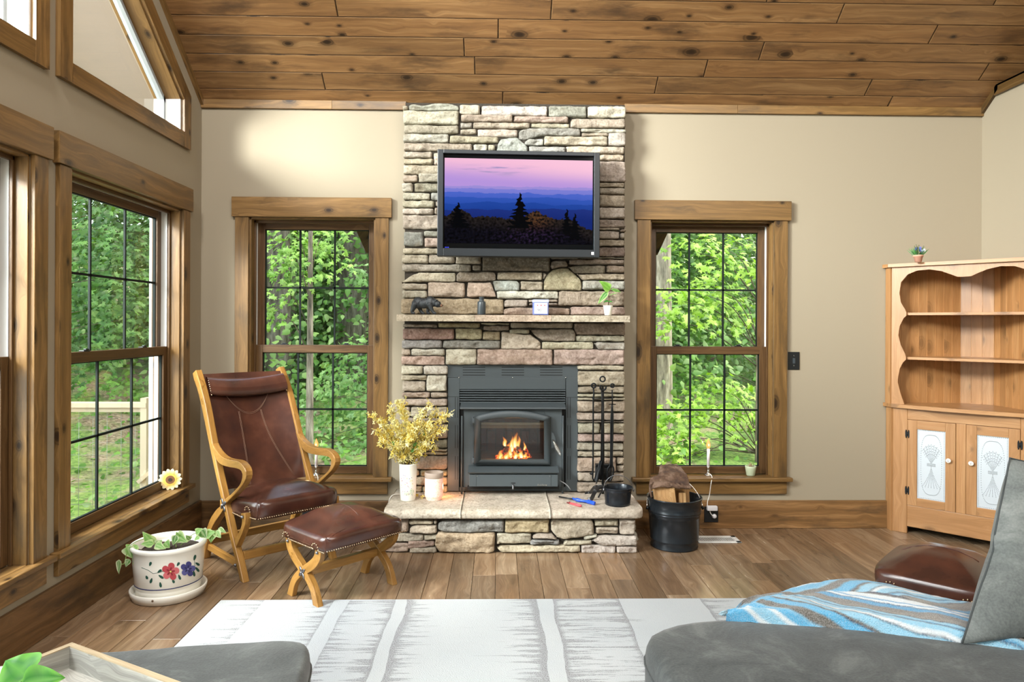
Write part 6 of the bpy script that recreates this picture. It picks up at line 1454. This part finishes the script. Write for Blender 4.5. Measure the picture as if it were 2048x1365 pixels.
mb = MB(); mb.lathe([(0, 0), (.015, 0), (.015, .014), (.011, .022), (0, .022)], (1.448, -.028, .088), 16, mat=Matrix.Rotation(math.pi / 2, 4, 'X')); tag(mb.build('plug', 'whitep'), 'round white plug in the lower right of the black outlet', 'plug')
mb = MB(); mb.tube(crom([V(1.29, -.20, .325), b3(1375, 1003, -.1), b3(1411, 1004), b3(1412, 1016, -.04), b3(1409, 1025, -.045), b3(1411, 1038, -.045)], 6), .0026, 6)
outlet(-1.28, .070, -1.18, .150, 'black wall outlet on the baseboard behind the armchair and footstool')
sw = thing('light_switch', 'black light switch plate on the wall right of the right-hand window', 'light switch', (1.99, 0, 1.12))
mb = MB(); mb.box(1.952, 2.030, -.006, -.0005, 1.063, 1.183); mb.build('cover_plate', 'plastic', sw, bevel=.0015)
mb = MB(); mb.box(1.983, 1.999, -.010, -.006, 1.105, 1.141); mb.build('toggle', plain('dark_grey_toggle', '3a4247', .3), sw, bevel=.001)
for z_ in (1.090, 1.157): mb = MB(); mb.ball((1.991, -.006, z_), .003, 8); mb.build('screw', 'chrome', sw)
fv = thing('floor_vent', 'white slotted floor register beside the log bucket', 'vent', (1.4, -.26, 0))
mb = MB(); x0, x1, y0, y1 = 1.235, 1.530, -.330, -.195; mb.box(x0, x1, y0, y0 + .028, .0005, .006); mb.box(x0, x1, y1 - .028, y1, .0005, .006); mb.box(x0, x0 + .03, y0, y1, .0005, .006); mb.box(x1 - .03, x1, y0, y1, .0005, .006); mb.build('register_frame', 'vinyl', fv, bevel=.001)
mb = MB()
n = 21
for i in range(n): x = x0 + .03 + (x1 - x0 - .06) * (i + .5) / n; mb.box(x - .0026, x + .0026, y0 + .028, y1 - .028, .002, .005)
mb.build('grille_bars', 'vinyl', fv)
mb = MB(); mb.box(x0 + .03, x1 - .03, y0 + .028, y1 - .028, .0006, .0014); mb.build('duct_opening', 'blackdk', fv)

# ------------------------------------------------------------------ grey suede seating in the foreground
def cushion_block(name, cx, cy, rz, lx, ly, z0, z1, label, cat, parent=None, crown=.02, p=8, mat='suede', seam=True, piping=True):
    t = thing(name, label, cat, (cx, cy, 0), rz); mb = MB(); N = 120
    prof = [(.97, 0), (.99, .02), (1, .06), (1, .80), (.997, .87), (.985, .93), (.965, .97), (.93, .992), (.85, 1.0), (.6, 1.0), (.3, 1.0), (.001, 1.0)]
    vs_ = []
    for rr, zz in prof:
        for k in range(N):
            th = 2 * math.pi * k / N + .0001; c, s_ = math.cos(th), math.sin(th); q = (abs(c) ** p + abs(s_) ** p) ** (-1 / p)
            x, y = c * q, s_ * q; ins = (1 - rr) * (.5 if zz > .5 else 1)
            X_ = x * (lx - min(lx, ly) * ins * (1 if rr > .84 else 1)) if rr > .84 else x * lx * rr; Y_ = y * (ly - min(lx, ly) * ins) if rr > .84 else y * ly * rr
            vs_.append(V(X_, Y_, z0 + (z1 - z0) * zz + crown * (1 - rr ** 2) + .004 * fbm(V(X_ * 4, Y_ * 4, zz * 3))))
    m_ = len(prof); fs = [(i * N + k, i * N + (k + 1) % N, (i + 1) * N + (k + 1) % N, (i + 1) * N + k) for i in range(m_ - 1) for k in range(N)] + [tuple(reversed(range(N)))]
    mb.add(vs_, fs, smooth=True); mb.build('upholstery', mat, t, local=True)
    if seam:
        mb = MB(); mb.tube([V((abs(math.cos(a)) ** p + abs(math.sin(a)) ** p) ** (-1 / p) * math.cos(a) * (lx + .001), (abs(math.cos(a)) ** p + abs(math.sin(a)) ** p) ** (-1 / p) * math.sin(a) * (ly + .001), z0 + (z1 - z0) * .84) for a in [2 * math.pi * k / 120 + .0001 for k in range(121)]], .0035, 6, caps=False); mb.build('seam', 'suede', t, local=True)
    mb = MB()
    for sx in (-1, 1):
        for sy in (-1, 1): mb.box(sx * (lx - .08) - .03, sx * (lx - .08) + .03, sy * (ly - .08) - .03, sy * (ly - .08) + .03, .014, z0 + .005)
    build_each(mb, 'foot', 'plastic', t, local=True)
    return t
a1 = math.radians(5)
# chaise: far-left corner at (.45,-2.61)
def corner_center(cx, cy, rz, lx, ly, sx, sy): return cx - (sx * lx * math.cos(rz) - sy * ly * math.sin(rz)), cy - (sx * lx * math.sin(rz) + sy * ly * math.cos(rz))
lx, ly = .92, .55; C0 = (1.375, -2.965)
sofa = cushion_block('sofa_chaise', C0[0], C0[1], a1, lx, ly, .06, .435, 'grey suede chaise end of a sofa in the lower right, a striped blanket on it', 'sofa', crown=.02, p=8)
lx2, ly2 = .40, .32; a2 = math.radians(8); C1 = corner_center(-.545, -2.545, a2, lx2, ly2, 1, 1)
cushion_block('ottoman', C1[0], C1[1], a2, lx2, ly2, .06, .415, 'grey suede ottoman in the lower left under the wooden tray', 'ottoman', crown=.012, p=9)
# back cushion at the right edge
pc_ = thing('sofa_pillow', 'tall grey suede back pillow standing at the right edge of the picture', 'pillow', (1.74, -2.55, .45))
def pil(side):
    def f(u, v):
        a, b = 2 * u - 1, 2 * v - 1; e = (1 - abs(a) ** 3.2) ** .55 * (1 - abs(b) ** 3.2) ** .55 if abs(a) < 1 and abs(b) < 1 else 0
        hw = .345 - .02 * (1 - abs(b)); hh = .235 - .016 * (1 - abs(a))
        pinch = .05 * (1 - abs(b) ** 2) * 0
        x, z, y = a * (hw - .035 * (1 - b * b) * 0) , b * hh + .03 * (abs(a) ** 4) * (b > 0), side * .10 * e
        lean = -.12 * (v - .5)
        return V(1.815 + x * .99 + .30 * (v - .5), -2.56 + y + .22 * (v - .5) + x * .10, .685 + z * .97 + .01 * fbm(V(u * 3, v * 3, side)))
    return f
mb = MB(); mb.grid(pil(-1), 36, 36); mb.grid(pil(1), 36, 36, flip=True); mb.build('pillow_cover', 'suedel', pc_, weld=True)
mb = MB(); f = pil(-1); mb.tube([f(0, k / 20) for k in range(21)] + [f(k / 20, 1) for k in range(1, 21)], .0028, 6); mb.build('piping', plain('dark_piping', '3c4142', .8), pc_)
# striped blanket: a folded throw with long soft folds
SC_ = ['7fb3cc', '5fa3c4', 'a9c9d8', 'dfe6ea', '8d8880', '6c675f', '4f9cc0', 'eef0f0', '2a3148', '8fc4dc', '9a938a', '57a5c8', 'f0f2f4', '7a746c']
rs = random.Random(6); seq = []; tt = 0
while tt < 3.2: w_ = rs.choice([.006, .010, .018, .03, .04]); c_i = '1c2340' if w_ < .008 else rs.choice(['5f5a53', '6f6a62', '3f93bf', '3a8dbb', '74b2d2', 'd3dade', '46a0cb', '4ea5cf', '7d776f', '86bcd6']); seq.append((tt, srgb(c_i)[:3])); tt += w_
def stripe(d):
    d = (d + 10) % 3.0; lo, hi = 0, len(seq) - 1
    while lo < hi:
        m_ = (lo + hi + 1) // 2
        if seq[m_][0] <= d: lo = m_
        else: hi = m_ - 1
    return seq[lo][1]
bl_m = NT('woven_striped_blanket'); _n2 = bl_m.noise(bl_m.co(), 300, 2); bl_m.set(Base_Color=bl_m.mix(bl_m.ramp(_n2, [(.35, .35), (.6, 0.0)]), bl_m.attr(), bl_m.mix(.5, bl_m.attr(), 'f0f0ee')), Roughness=.95); bl_m.bump(_n2, 1.0, .006); bl_m.b.inputs['Sheen Weight'].default_value = .3
bkt = thing('throw_blanket', 'folded blue, grey and white striped throw blanket on the back corner of the grey chaise', 'blanket', (1.1, -2.35, .45))
ca, sa = math.cos(a1), math.sin(a1)
# blanket footprint in pixels on the chaise top, front and back edges
fr = [(1452, 1231), (1520, 1236), (1640, 1245), (1760, 1257), (1860, 1272), (1965, 1288), (2060, 1300)]
bk_ = [(1462, 1222), (1500, 1206), (1590, 1172), (1650, 1164), (1745, 1163), (1850, 1184), (1975, 1210), (2070, 1232)]
zt_ = .459
frw = resamp([h3(x, y, zt_) for x, y in fr], 60)
dist = [0.03, .12, .27, .32, .34, .33, .31, .30]
bw = []
for (x, y), d in zip(bk_, dist):
    # top silhouette: a point the given distance behind the front edge along the view
    r_ = _ray(x, y); q = min(frw, key=lambda p: abs((p.x - EYE.x) / (p.y - EYE.y) - r_.x / r_.y)); t = (q.y + d - EYE.y) / r_.y; bw.append(EYE + r_ * t)
bwr = resamp(bw, 60)
def bpos(layer):
    def f(u, v):
        i = min(58, int(u * 59)); k = u * 59 - i; a = frw[i].lerp(frw[i + 1], k); b = bwr[i].lerp(bwr[i + 1], k)
        if layer == 1: b = a.lerp(b, 1.0); a = a.lerp(b, .06)
        z0 = zt_ + .004; p = a.lerp(b, v); hb_ = b.z - z0
        prof = math.sin(min(1, v * 1.25) * math.pi / 2) ** .75
        z = z0 - .022 * (1 - min(1, v * 22)) + .020 * min(1, v * 12) * min(1, u * 14) + (hb_) * prof + .012 * math.sin(u * 17 + v * 6 + 1.5 * math.sin(u * 5)) * v * (1 - v) * 3 + .006 * fbm(V(u * 9, v * 5, 2))
        if v > .84: z -= (v - .84) * 1.3
        return V(p.x, p.y, z if v > .84 else max(z, z0 - .023))
    return f
bf = bpos(0)
def bcol(u, v):
    p = bf(u, v); d = (p.x * .80 + (p.y + .6 * (p.z - .45)) * 1.15) + .035 * fbm(V(p.x * 3, p.y * 3, 0)) if v < .50 + .12 * math.sin(u * 5) else (p.x * .28 - p.y * 1.2 + p.z * 1.5) + .03 * fbm(V(p.x * 3, p.y * 3, 4))
    A_c = [stripe(d + 3 + k * .0035) for k in (-1, 0, 1)]
    return tuple(sum(c[i] for c in A_c) / 3 for i in range(3))
mb = MB(); mb.grid(bf, 420, 200, cfn=bcol); mb.build('woven_cloth', bl_m.m, bkt)
mb = MB(); crease = []
for i in range(61):
    u = .10 + .8 * i / 60; v = .50 + .12 * math.sin(u * 5); crease.append(bf(u, v) + V(0, -.004, .005))

mb = MB(); rs = random.Random(9)
for i in range(26): p = bf(.002, rs.random() * .9) ; mb.tube([p, p + V(-.018 - .01 * rs.random(), rs.uniform(-.01, .01), -.004)], .0016, 4, tone=srgb('9fc4d4')[:3])
mb.build('fringe', bl_m.m, bkt)
# tray with handles on the ottoman, leaning plant in it
TR = (-1.137, -2.766); dL = V(-.085, -.18, 0).normalized(); dR = V(.372, -.206, 0).normalized(); dL = (dL - dR * dL.dot(dR)).normalized()
ty = thing('wooden_tray', 'weathered grey wooden serving tray with pale rims on the grey ottoman', 'tray', (TR[0], TR[1], .43))
o3 = V(TR[0], TR[1], 0); zb, zt2 = .432, .500; LL, LR = .42, .62
def tb(mb, a0, a1_, b0_, b1_, z0, z1, **kw):
    vs_ = [o3 + dL * a + dR * b + V(0, 0, z) for a in (a0, a1_) for b in (b0_, b1_) for z in (z0, z1)]
    mb.add(vs_, [(0, 1, 3, 2), (4, 6, 7, 5), (0, 4, 5, 1), (2, 3, 7, 6), (0, 2, 6, 4), (1, 5, 7, 3)], **kw)
mb = MB(); tb(mb, 0, LL, 0, LR, zb, zb + .008, grain=dR); mb.build('tray_base', 'tray', ty)
for (a0, a1_, b0_, b1_, g) in ((0, LL, 0, .016, dL), (0, LL, LR - .016, LR, dL), (0, .016, .016, LR - .016, dR), (LL - .016, LL, .016, LR - .016, dR)):
    mb = MB(); tb(mb, a0, a1_, b0_, b1_, zb, zt2 - .003, grain=g); s_ = mb.build('tray_side', 'tray', ty)
    mb = MB(); tb(mb, a0, a1_, b0_, b1_, zt2 - .003, zt2, grain=g); mb.build('rim', 'traytan', s_)
pp = thing('pothos_plant', 'variegated bright green pothos leaves rising from the tray in the lower left corner', 'plant', (-1.17, -3.06, .44))
mb = MB(); mb.lathe([(0, 0), (.05, 0), (.062, .09), (.058, .09), (.05, .07), (0, .07)], (-1.17, -3.02, .441), 28); mb.build('pot', 'glazew', pp)
mb = MB(); V2 = MB(tone=srgb('7da34a')[:3])
for (bx, by, tx, ty_, w, dep) in ((52, 1352, 8, 1318, .052, 1.62), (60, 1356, 85, 1322, .0, 1.62), (48, 1368, 128, 1352, .040, 1.60), (40, 1372, 60, 1312, .045, 1.66)):
    if w: leaf_shape(mb, wp(bx, by, dep), wp(tx, ty_, dep + .02), w, (.2, -1, 1.2), tone=srgb('2f7d1e')[:3], edge=srgb('6fb544')[:3], heart=True, curl=.12, n=16); V2.tube(crom([V(-1.17, -3.02, .51), wp(bx, by, dep) + V(0, 0, -.03), wp(bx, by, dep)], 5), .0025, 6)
mb.build('leaves', 'leaf', pp); V2.build('stem', 'vcol', pp)
# ------------------------------------------------------------------ outdoors
gm_ = NT('forest_floor'); _p = gm_.noise(gm_.co(), 1.3, 5, .6); _q = gm_.n('ShaderNodeTexVoronoi', {'Vector': gm_.map(gm_.co(), (1, 1, 1)), 'Scale': 34.0}).outputs[1]
gm_.set(Base_Color=gm_.mix(gm_.ramp(_p, [(.38, 0.0), (.52, 1.0)]), gm_.mix(gm_.sep(_q)[0], '6d5a45', 'a8937a'), gm_.mix(gm_.sep(_q)[1], '4d6b2c', '7f9a48')), Roughness=.95)
gm_.bump(gm_.sep(_q)[0], .8, .05)
def gz(x, y):
    d = max(0, y - 1.5); l = max(0, -x - 3.5)
    return -.55 + .16 * d + .10 * l * (.3 + .7 * max(0, min(1, (y + 2) / 6))) + .25 * fbm(V(x * .2, y * .2, 3)) + .05 * fbm(V(x, y, 1))
mb = MB(); mb.grid(lambda u, v: V(-32 + 60 * u, -14 + 52 * v, gz(-32 + 60 * u, -14 + 52 * v) - (3.0 if (-1.6 < (-32 + 60 * u + 0.3) < 4.6 and -9 < (-14 + 52 * v) < -.3) else 0)), 130, 110)
o = mb.build('ground', gm_.m); o['kind'] = 'structure'
# leaves as flat five-lobed shapes, thousands per crown
LOBE = [(0, 0), (.16, .06), (.34, -.10), (.30, .10), (.56, .14), (.36, .30), (.46, .56), (.20, .46), (.08, .62), (0, 1.0)]
MAPLE = [(x, y) for x, y in LOBE] + [(-x, y) for x, y in reversed(LOBE[1:-1])]
def leafset(mb, pts, rs, size, cols, simple=False):
    """pts: (position, preferred normal)"""
    if simple: sh = [(0, 0), (.27, .22), (.25, .55), (0, 1.08), (-.25, .55), (-.27, .22)]
    else: sh = MAPLE
    n = len(sh)
    F_ = []
    for p, nn in pts:
        s_ = size * rs.uniform(.65, 1.25); n_ = (nn + V(rs.gauss(0, .35), rs.gauss(0, .35), rs.gauss(0, .35))).normalized()
        d = V(rs.gauss(0, 1), rs.gauss(0, 1), rs.gauss(0, 1) - .5); d = d - n_ * d.dot(n_)
        if d.length < .1: d = n_.orthogonal()
        d.normalize(); q = n_.cross(d); c = srgb(rs.choice(cols))[:3]; k = rs.uniform(.8, 1.2); c = tuple(x * k for x in c)
        b = len(mb.v)
        cen = p + d * (s_ * .42) + n_ * (s_ * .05)
        mb.v.append(cen)
        for (x, y) in sh: mb.v.append(p + q * (x * s_ * 1.25) + d * (y * s_) - n_ * (s_ * .10 * (abs(x) * 1.5 + y * y)))
        for i in range(n):
            mb.f.append([b, b + 1 + i, b + 1 + (i + 1) % n]); mb.sm.append(True); mb.c += [c] * 3; mb.uv += [(0, 0)] * 3
def spray(c, R_, rs, n, tiltv=(0, -.5, .85), flat=.16):
    t = Vector(tiltv).normalized(); a = t.orthogonal().normalized(); b = t.cross(a); out = []
    for _ in range(n):
        r_ = R_ * math.sqrt(rs.random()); th = rs.uniform(0, 6.283); k = r_ / R_
        out.append((c + a * (r_ * math.cos(th)) + b * (r_ * math.sin(th)) + t * (rs.gauss(0, flat * R_) * .6 - .22 * k * k * R_), (t + (a * math.cos(th) + b * math.sin(th)) * .45 * k)))
    return out
BRI = ['9cc63e', 'a9d24a', 'b6da5c', '8ab838', 'c2e070']; MID = ['5f8f30', '6f9f38', '7dab40', '557f2c']; DRK = ['3e6424', '4b7229', '587f30', '466b2a']
tcount = [0]
def tree(x, y, h, r, label, group, sprays, cols, leaf, simple, seed, per=260, lean=0, barktone=1.0, branches=True, spr_n=None):
    rs = random.Random(seed); z0 = gz(x, y) - .2; t = thing('maple_tree', label, 'tree', (x, y, z0), group=group)
    P = [V(x + lean * k / 8 * h * .1 + .05 * r * noise.noise(V(seed, k, 0)) * 8, y + .04 * noise.noise(V(seed, k, 5)), z0 + h * k / 8) for k in range(9)]
    mb = MB(tone=barktone if isinstance(barktone, tuple) else (barktone,) * 3); mb.tube(crom(P, 4), [r * (1.25 - .75 * i / 32) for i in range(33)], 14); mb.build('trunk', 'bark', t)
    lm_ = MB(); bmb = MB(tone=(.45, .42, .36))
    for (cx, cy, cz_, R_) in sprays:
        c = V(cx, cy, cz_); leafset(lm_, spray(c, R_, rs, int(per * R_ * R_) + 20, tiltv=(rs.uniform(-.3, .3), -.62, .72)), rs, leaf, cols, simple)
        if branches:
            b = V(x, y, max(z0 + .3, cz_ - .5 - .2 * R_)); e = c + V(rs.uniform(-.3, .3) * R_, 0, 0); bmb.tube(crom([b, b.lerp(e, .5) + V(0, 0, .15), e], 5), [.008 - .005 * i / 10 for i in range(11)], 5)
    if branches and sprays: bmb.build('branches', 'bark', t)
    if sprays: o = lm_.build('foliage', 'leaf', t); o['kind'] = 'stuff'
    return t
def P3(px, py, y): q = uy(px, py, y); return q[0], y, q[1]
# right window: bright young maple close to the glass, pale trunk at its left edge
def spp(L, y, R0):
    return [(*P3(px, py, y + dy), R_ * R0) for (px, py, R_, dy) in L]
tree(3.0, 3.3, 3.2, .035, 'bright yellow-green young maple filling the right-hand window', 'maples outside the windows',
     spp([(1400, 505, .42, 0), (1460, 500, .48, .2), (1500, 540, .3, .3), (1390, 590, .42, -.1), (1360, 600, .34, .1), (1440, 610, .48, .2), (1490, 600, .44, .4), (1420, 580, .35, .3), (1330, 640, .25, 0), (1400, 800, .3, .1), (1440, 780, .36, .2), (1490, 800, .38, .3), (1470, 830, .42, .1), (1370, 830, .36, 0), (1340, 860, .40, 0),
          (1320, 900, .40, -.2), (1360, 900, .36, 0), (1340, 940, .38, -.1), (1390, 920, .25, 0), (1310, 830, .25, .1), (1500, 850, .3, .3), (1310, 950, .3, 0)], 3.3, 1.0), BRI, .078, False, 11, per=330)
tree(*P3(1316, 650, 4.6)[:2], 8, .165, 'straight mottled pale trunk seen at the left edge of the right window', 'maples outside the windows', [], BRI, .1, False, 12, barktone=1.5)
tree(4.4, 6.0, 5, .06, 'mid-green maple behind the bright one in the right window', 'maples outside the windows',
     spp([(1340, 490, .6, 0), (1400, 470, .7, .5), (1480, 470, .6, 0), (1350, 560, .6, .4), (1460, 560, .7, .8), (1350, 680, .6, 0), (1380, 760, .6, .5), (1350, 740, .6, .2), (1420, 660, .6, .9), (1500, 650, .6, 1.2), (1390, 850, .4, .6), (1490, 480, .7, .5)], 6.0, 1.0), MID, .09, False, 13, per=220)
# left-back window
tree(-2.2, 3.6, 3.6, .04, 'light green maple with broad leaves in the window behind the armchair', 'maples outside the windows',
     spp([(560, 500, .42, 0), (600, 520, .45, .2), (640, 510, .42, .1), (560, 560, .4, 0), (590, 470, .4, .2), (560, 620, .3, .1), (650, 470, .3, .3)], 3.6, 1.0), ['8fb84a', '7dab40', '9cc65a', 'a4c860'], .075, False, 14, per=320)
tree(-1.1, 4.4, 3.4, .04, 'soft green maple hanging low at the right side of the window behind the armchair', 'maples outside the windows',
     spp([(735, 540, .25, 0), (690, 740, .5, 0), (720, 780, .5, .1), (660, 790, .5, 0), (700, 850, .55, .1), (660, 870, .5, -.2), (720, 900, .5, 0), (640, 900, .45, .1), (730, 700, .4, .2), (620, 850, .35, .3)], 4.4, 1.0), ['7da856', '8fb568', '6d9a4a', '9cc07a'], .08, False, 15, per=270)
tree(*P3(705, 650, 7.5)[:2], 10, .24, 'thick grey-brown trunk standing in the right half of the window behind the armchair', 'maples outside the windows', [], MID, .1, False, 16, barktone=1.0)
tree(*P3(556, 720, 6.5)[:2], 10, .17, 'dark trunk in the left part of the window behind the armchair', 'maples outside the windows', [], MID, .1, False, 17, barktone=.75)
tree(*P3(592, 720, 8.5)[:2], 10, .09, 'slim pale sapling trunk between the two thick ones behind the armchair window', 'maples outside the windows', [], MID, .1, False, 18, barktone=1.2, lean=-.6)
# beyond the left wall window
def PX(px, py, x): q = ux(px, py, x); return x, q[0], q[1]
Lw = [(*PX(px, py, -4.6 + dx), R_) for (px, py, R_, dx) in ((165, 430, .7, 0), (220, 440, .7, -.4), (280, 470, .6, -.8), (170, 520, .7, -.2), (240, 540, .8, -.6), (290, 560, .6, -.9), (190, 620, .7, -.3), (250, 640, .7, -.5), (160, 720, .5, -.6), (290, 650, .6, -1))]
tree(-5.2, 2.4, 4.6, .06, 'green maple whose crown fills the upper half of the left wall window', 'maples outside the windows', Lw, ['55803a', '648f42', '73a04c', '4a7434'], .085, False, 19, per=230)
Lw = [(*PX(px, py, -5.2 + dx), R_) for (px, py, R_, dx) in ((225, 790, .5, 0), (240, 830, .45, -.3), (200, 880, .6, 0), (225, 900, .6, -.2), (180, 920, .5, 0), (220, 940, .4, 0))]
tree(-6.0, 2.9, 3.0, .04, 'low bright shrub-like maple behind the deck railing', 'maples outside the windows', Lw, ['7dab4a', '8ab858', '6f9f42'], .085, False, 20, per=240)
# forest wall behind: many crowns
rs = random.Random(77); n = 0
spots = []
for i in range(34):
    th = math.radians(-42 + 80 * ((i * .618) % 1)) ; d = rs.uniform(8.5, 22); x, y = math.sin(th) * d, -4.667 + math.cos(th) * d
    if y < 6 and x > -8: y = 6 + rs.random() * 4
    spots.append((x, y))
spots += [(-6.0, 7.2), (-7.6, 8.6), (-5.2, 8.8), (-8.8, 10.5), (-6.8, 11.5), (-9.6, 8.0), (3.6, 9.5), (2.4, 8.6)]
for i in range(8): spots.append((-9.5 - rs.random() * 7, -2 + i * 1.2))
wood_mb = MB()
for i, (x, y) in enumerate(spots):
    h = rs.uniform(7, 12); z0 = gz(x, y); kind = i % 3; cols = [['557a36', '638a3e', '4c7030'], ['6d9a44', '7aa64c', '628c3e'], ['8fb062', '9dbc6c', '7fa352']][kind]
    for k in range(18):
        z = z0 + .2 + h * ((k + .5) / 18) ** .95; R_ = rs.uniform(1.1, 2.0) * (1 - .35 * k / 18)
        leafset(wood_mb, spray(V(x + rs.uniform(-1.7, 1.7), y + rs.uniform(-1.2, 1.2), z), R_, rs, int(150 * R_ * R_), tiltv=(rs.uniform(-.3, .3), -.62, .72)), rs, .115, cols, True)
tag(wood_mb.build('woodland', 'leaf'), 'dense green leafy woodland on the slope behind the nearer maples', 'woodland', kind='stuff')
# undergrowth
ug = MB(); rs = random.Random(31); pts = []
for _ in range(9500):
    th = math.radians(rs.uniform(-55, 55)); d = rs.uniform(5.6, 17); x, y = math.sin(th) * d, -4.667 + math.cos(th) * d
    if y < 1.2 and x > -3.5: continue
    pts.append((V(x, y, gz(x, y) + rs.random() ** 2 * .35), V(0, -.5, 1)))
leafset(ug, pts, rs, .085, MID + ['8aa860'], True); tag(ug.build('undergrowth', 'leaf'), 'low green undergrowth on the brown forest floor', 'undergrowth', kind='stuff')
# fallen branch on the slope
mb = MB(tone=1.4); P = [V(*P3(x, y, 5.2)) for x, y in ((1450, 880), (1470, 886), (1487, 896), (1505, 898))]
mb.tube(crom(P, 4), [.03 - .0015 * i for i in range(13)], 6); tag(mb.build('fallen_branch', 'bark'), 'bare fallen branch on the slope, low in the right window', 'branch')
# deck with railing beyond the left wall
DZ = -.16
mb = MB(grain=(1, 0, 0)); y = -8.5
while y < .56: mb.box(-6.2, XL - WT - .035, y, y + .135, DZ - .03, DZ, tone=random.uniform(.9, 1.15)); y += .14
dk_m = wood('weathered_deck_board', 'b9aa94', '9f907a', '7d6f5c', '6d604e', 0, .8, 1.0, .6, .2, .4)
o = mb.build('deck_floor', dk_m); o['kind'] = 'structure'
rl = thing('deck_railing', 'pale wooden deck railing with wire mesh panels outside the left wall window', 'railing', (-3.5, .42, DZ)); pw = plain('pale_new_lumber', 'b3a78f', .8)
RY = .42; zr = uy(220, 811, RY)[1]; zr2 = uy(220, 824, RY)[1]; xp = uy(293, 800, RY)[0]
mb = MB(grain=(1, 0, 0)); mb.box(-6.2, xp + .02, RY - .05, RY + .05, zr - .012, zr + .02); mb.box(-6.2, xp, RY - .02, RY + .02, zr2, zr - .012); mb.build('top_rail', pw, rl)
mb = MB(); mb.box(xp - .022, xp + .022, RY - .045, RY + .045, DZ, uy(293, 796, RY)[1]); mb.build('post', pw, rl)
mb = MB(); mb.box(-4.45, -4.36, RY - .045, RY + .045, DZ, zr); mb.build('post', pw, rl); mb = MB(); mb.box(-6.2, -6.11, RY - .045, RY + .045, DZ, zr); mb.build('post', pw, rl)
mb = MB(); mb.box(-6.2, xp, RY - .02, RY + .02, DZ + .02, DZ + .08); mb.build('bottom_rail', pw, rl)
mb = MB(); 
for k in range(9): z = DZ + .08 + (zr2 - DZ - .08) * (k + .5) / 9; mb.tube([V(-6.2, RY, z), V(xp, RY, z)], .0013, 4)
x = -6.2
while x < xp: mb.tube([V(x, RY, DZ + .05), V(x, RY, zr2)], .0013, 4); x += .10
mb.build('wire_mesh', plain('galvanised_wire', '8f928d', .5, .3), rl)
q0, q1 = uy(303, 942, .36), uy(276, 965, .36); mb = MB(); mb.tube([V(q0[0], .36, q0[1]), V(q1[0], .36, q1[1])], .018, 4, smooth=False); mb.build('brace', pw, rl)
# little roof over the chimney chase outside, seen at the inner top corners of both back windows
cs = thing('chimney_chase', 'brown boarded eave outside, seen at the inner top corners of the back windows', 'eave', (.1, .5, 0))
mb = MB(grain=(0, 1, 0)); mb.box(-.62, .86, .36, .95, -.5, 2.6, tone=.8); mb.build('chase_wall', 'trim', cs)
mb = MB(grain=(0, 1, 0)); mb.prism([(-.976, 1.886), (-1.12, 2.20), (-1.12, 2.45), (1.34, 2.45), (1.34, 2.20), (1.196, 1.886), (.87, 1.886), (.87, 2.2), (-.63, 2.2), (-.63, 1.886)], 1, .55, 1.0, tone=1.0); mb.build('eave_boards', 'trim', cs)
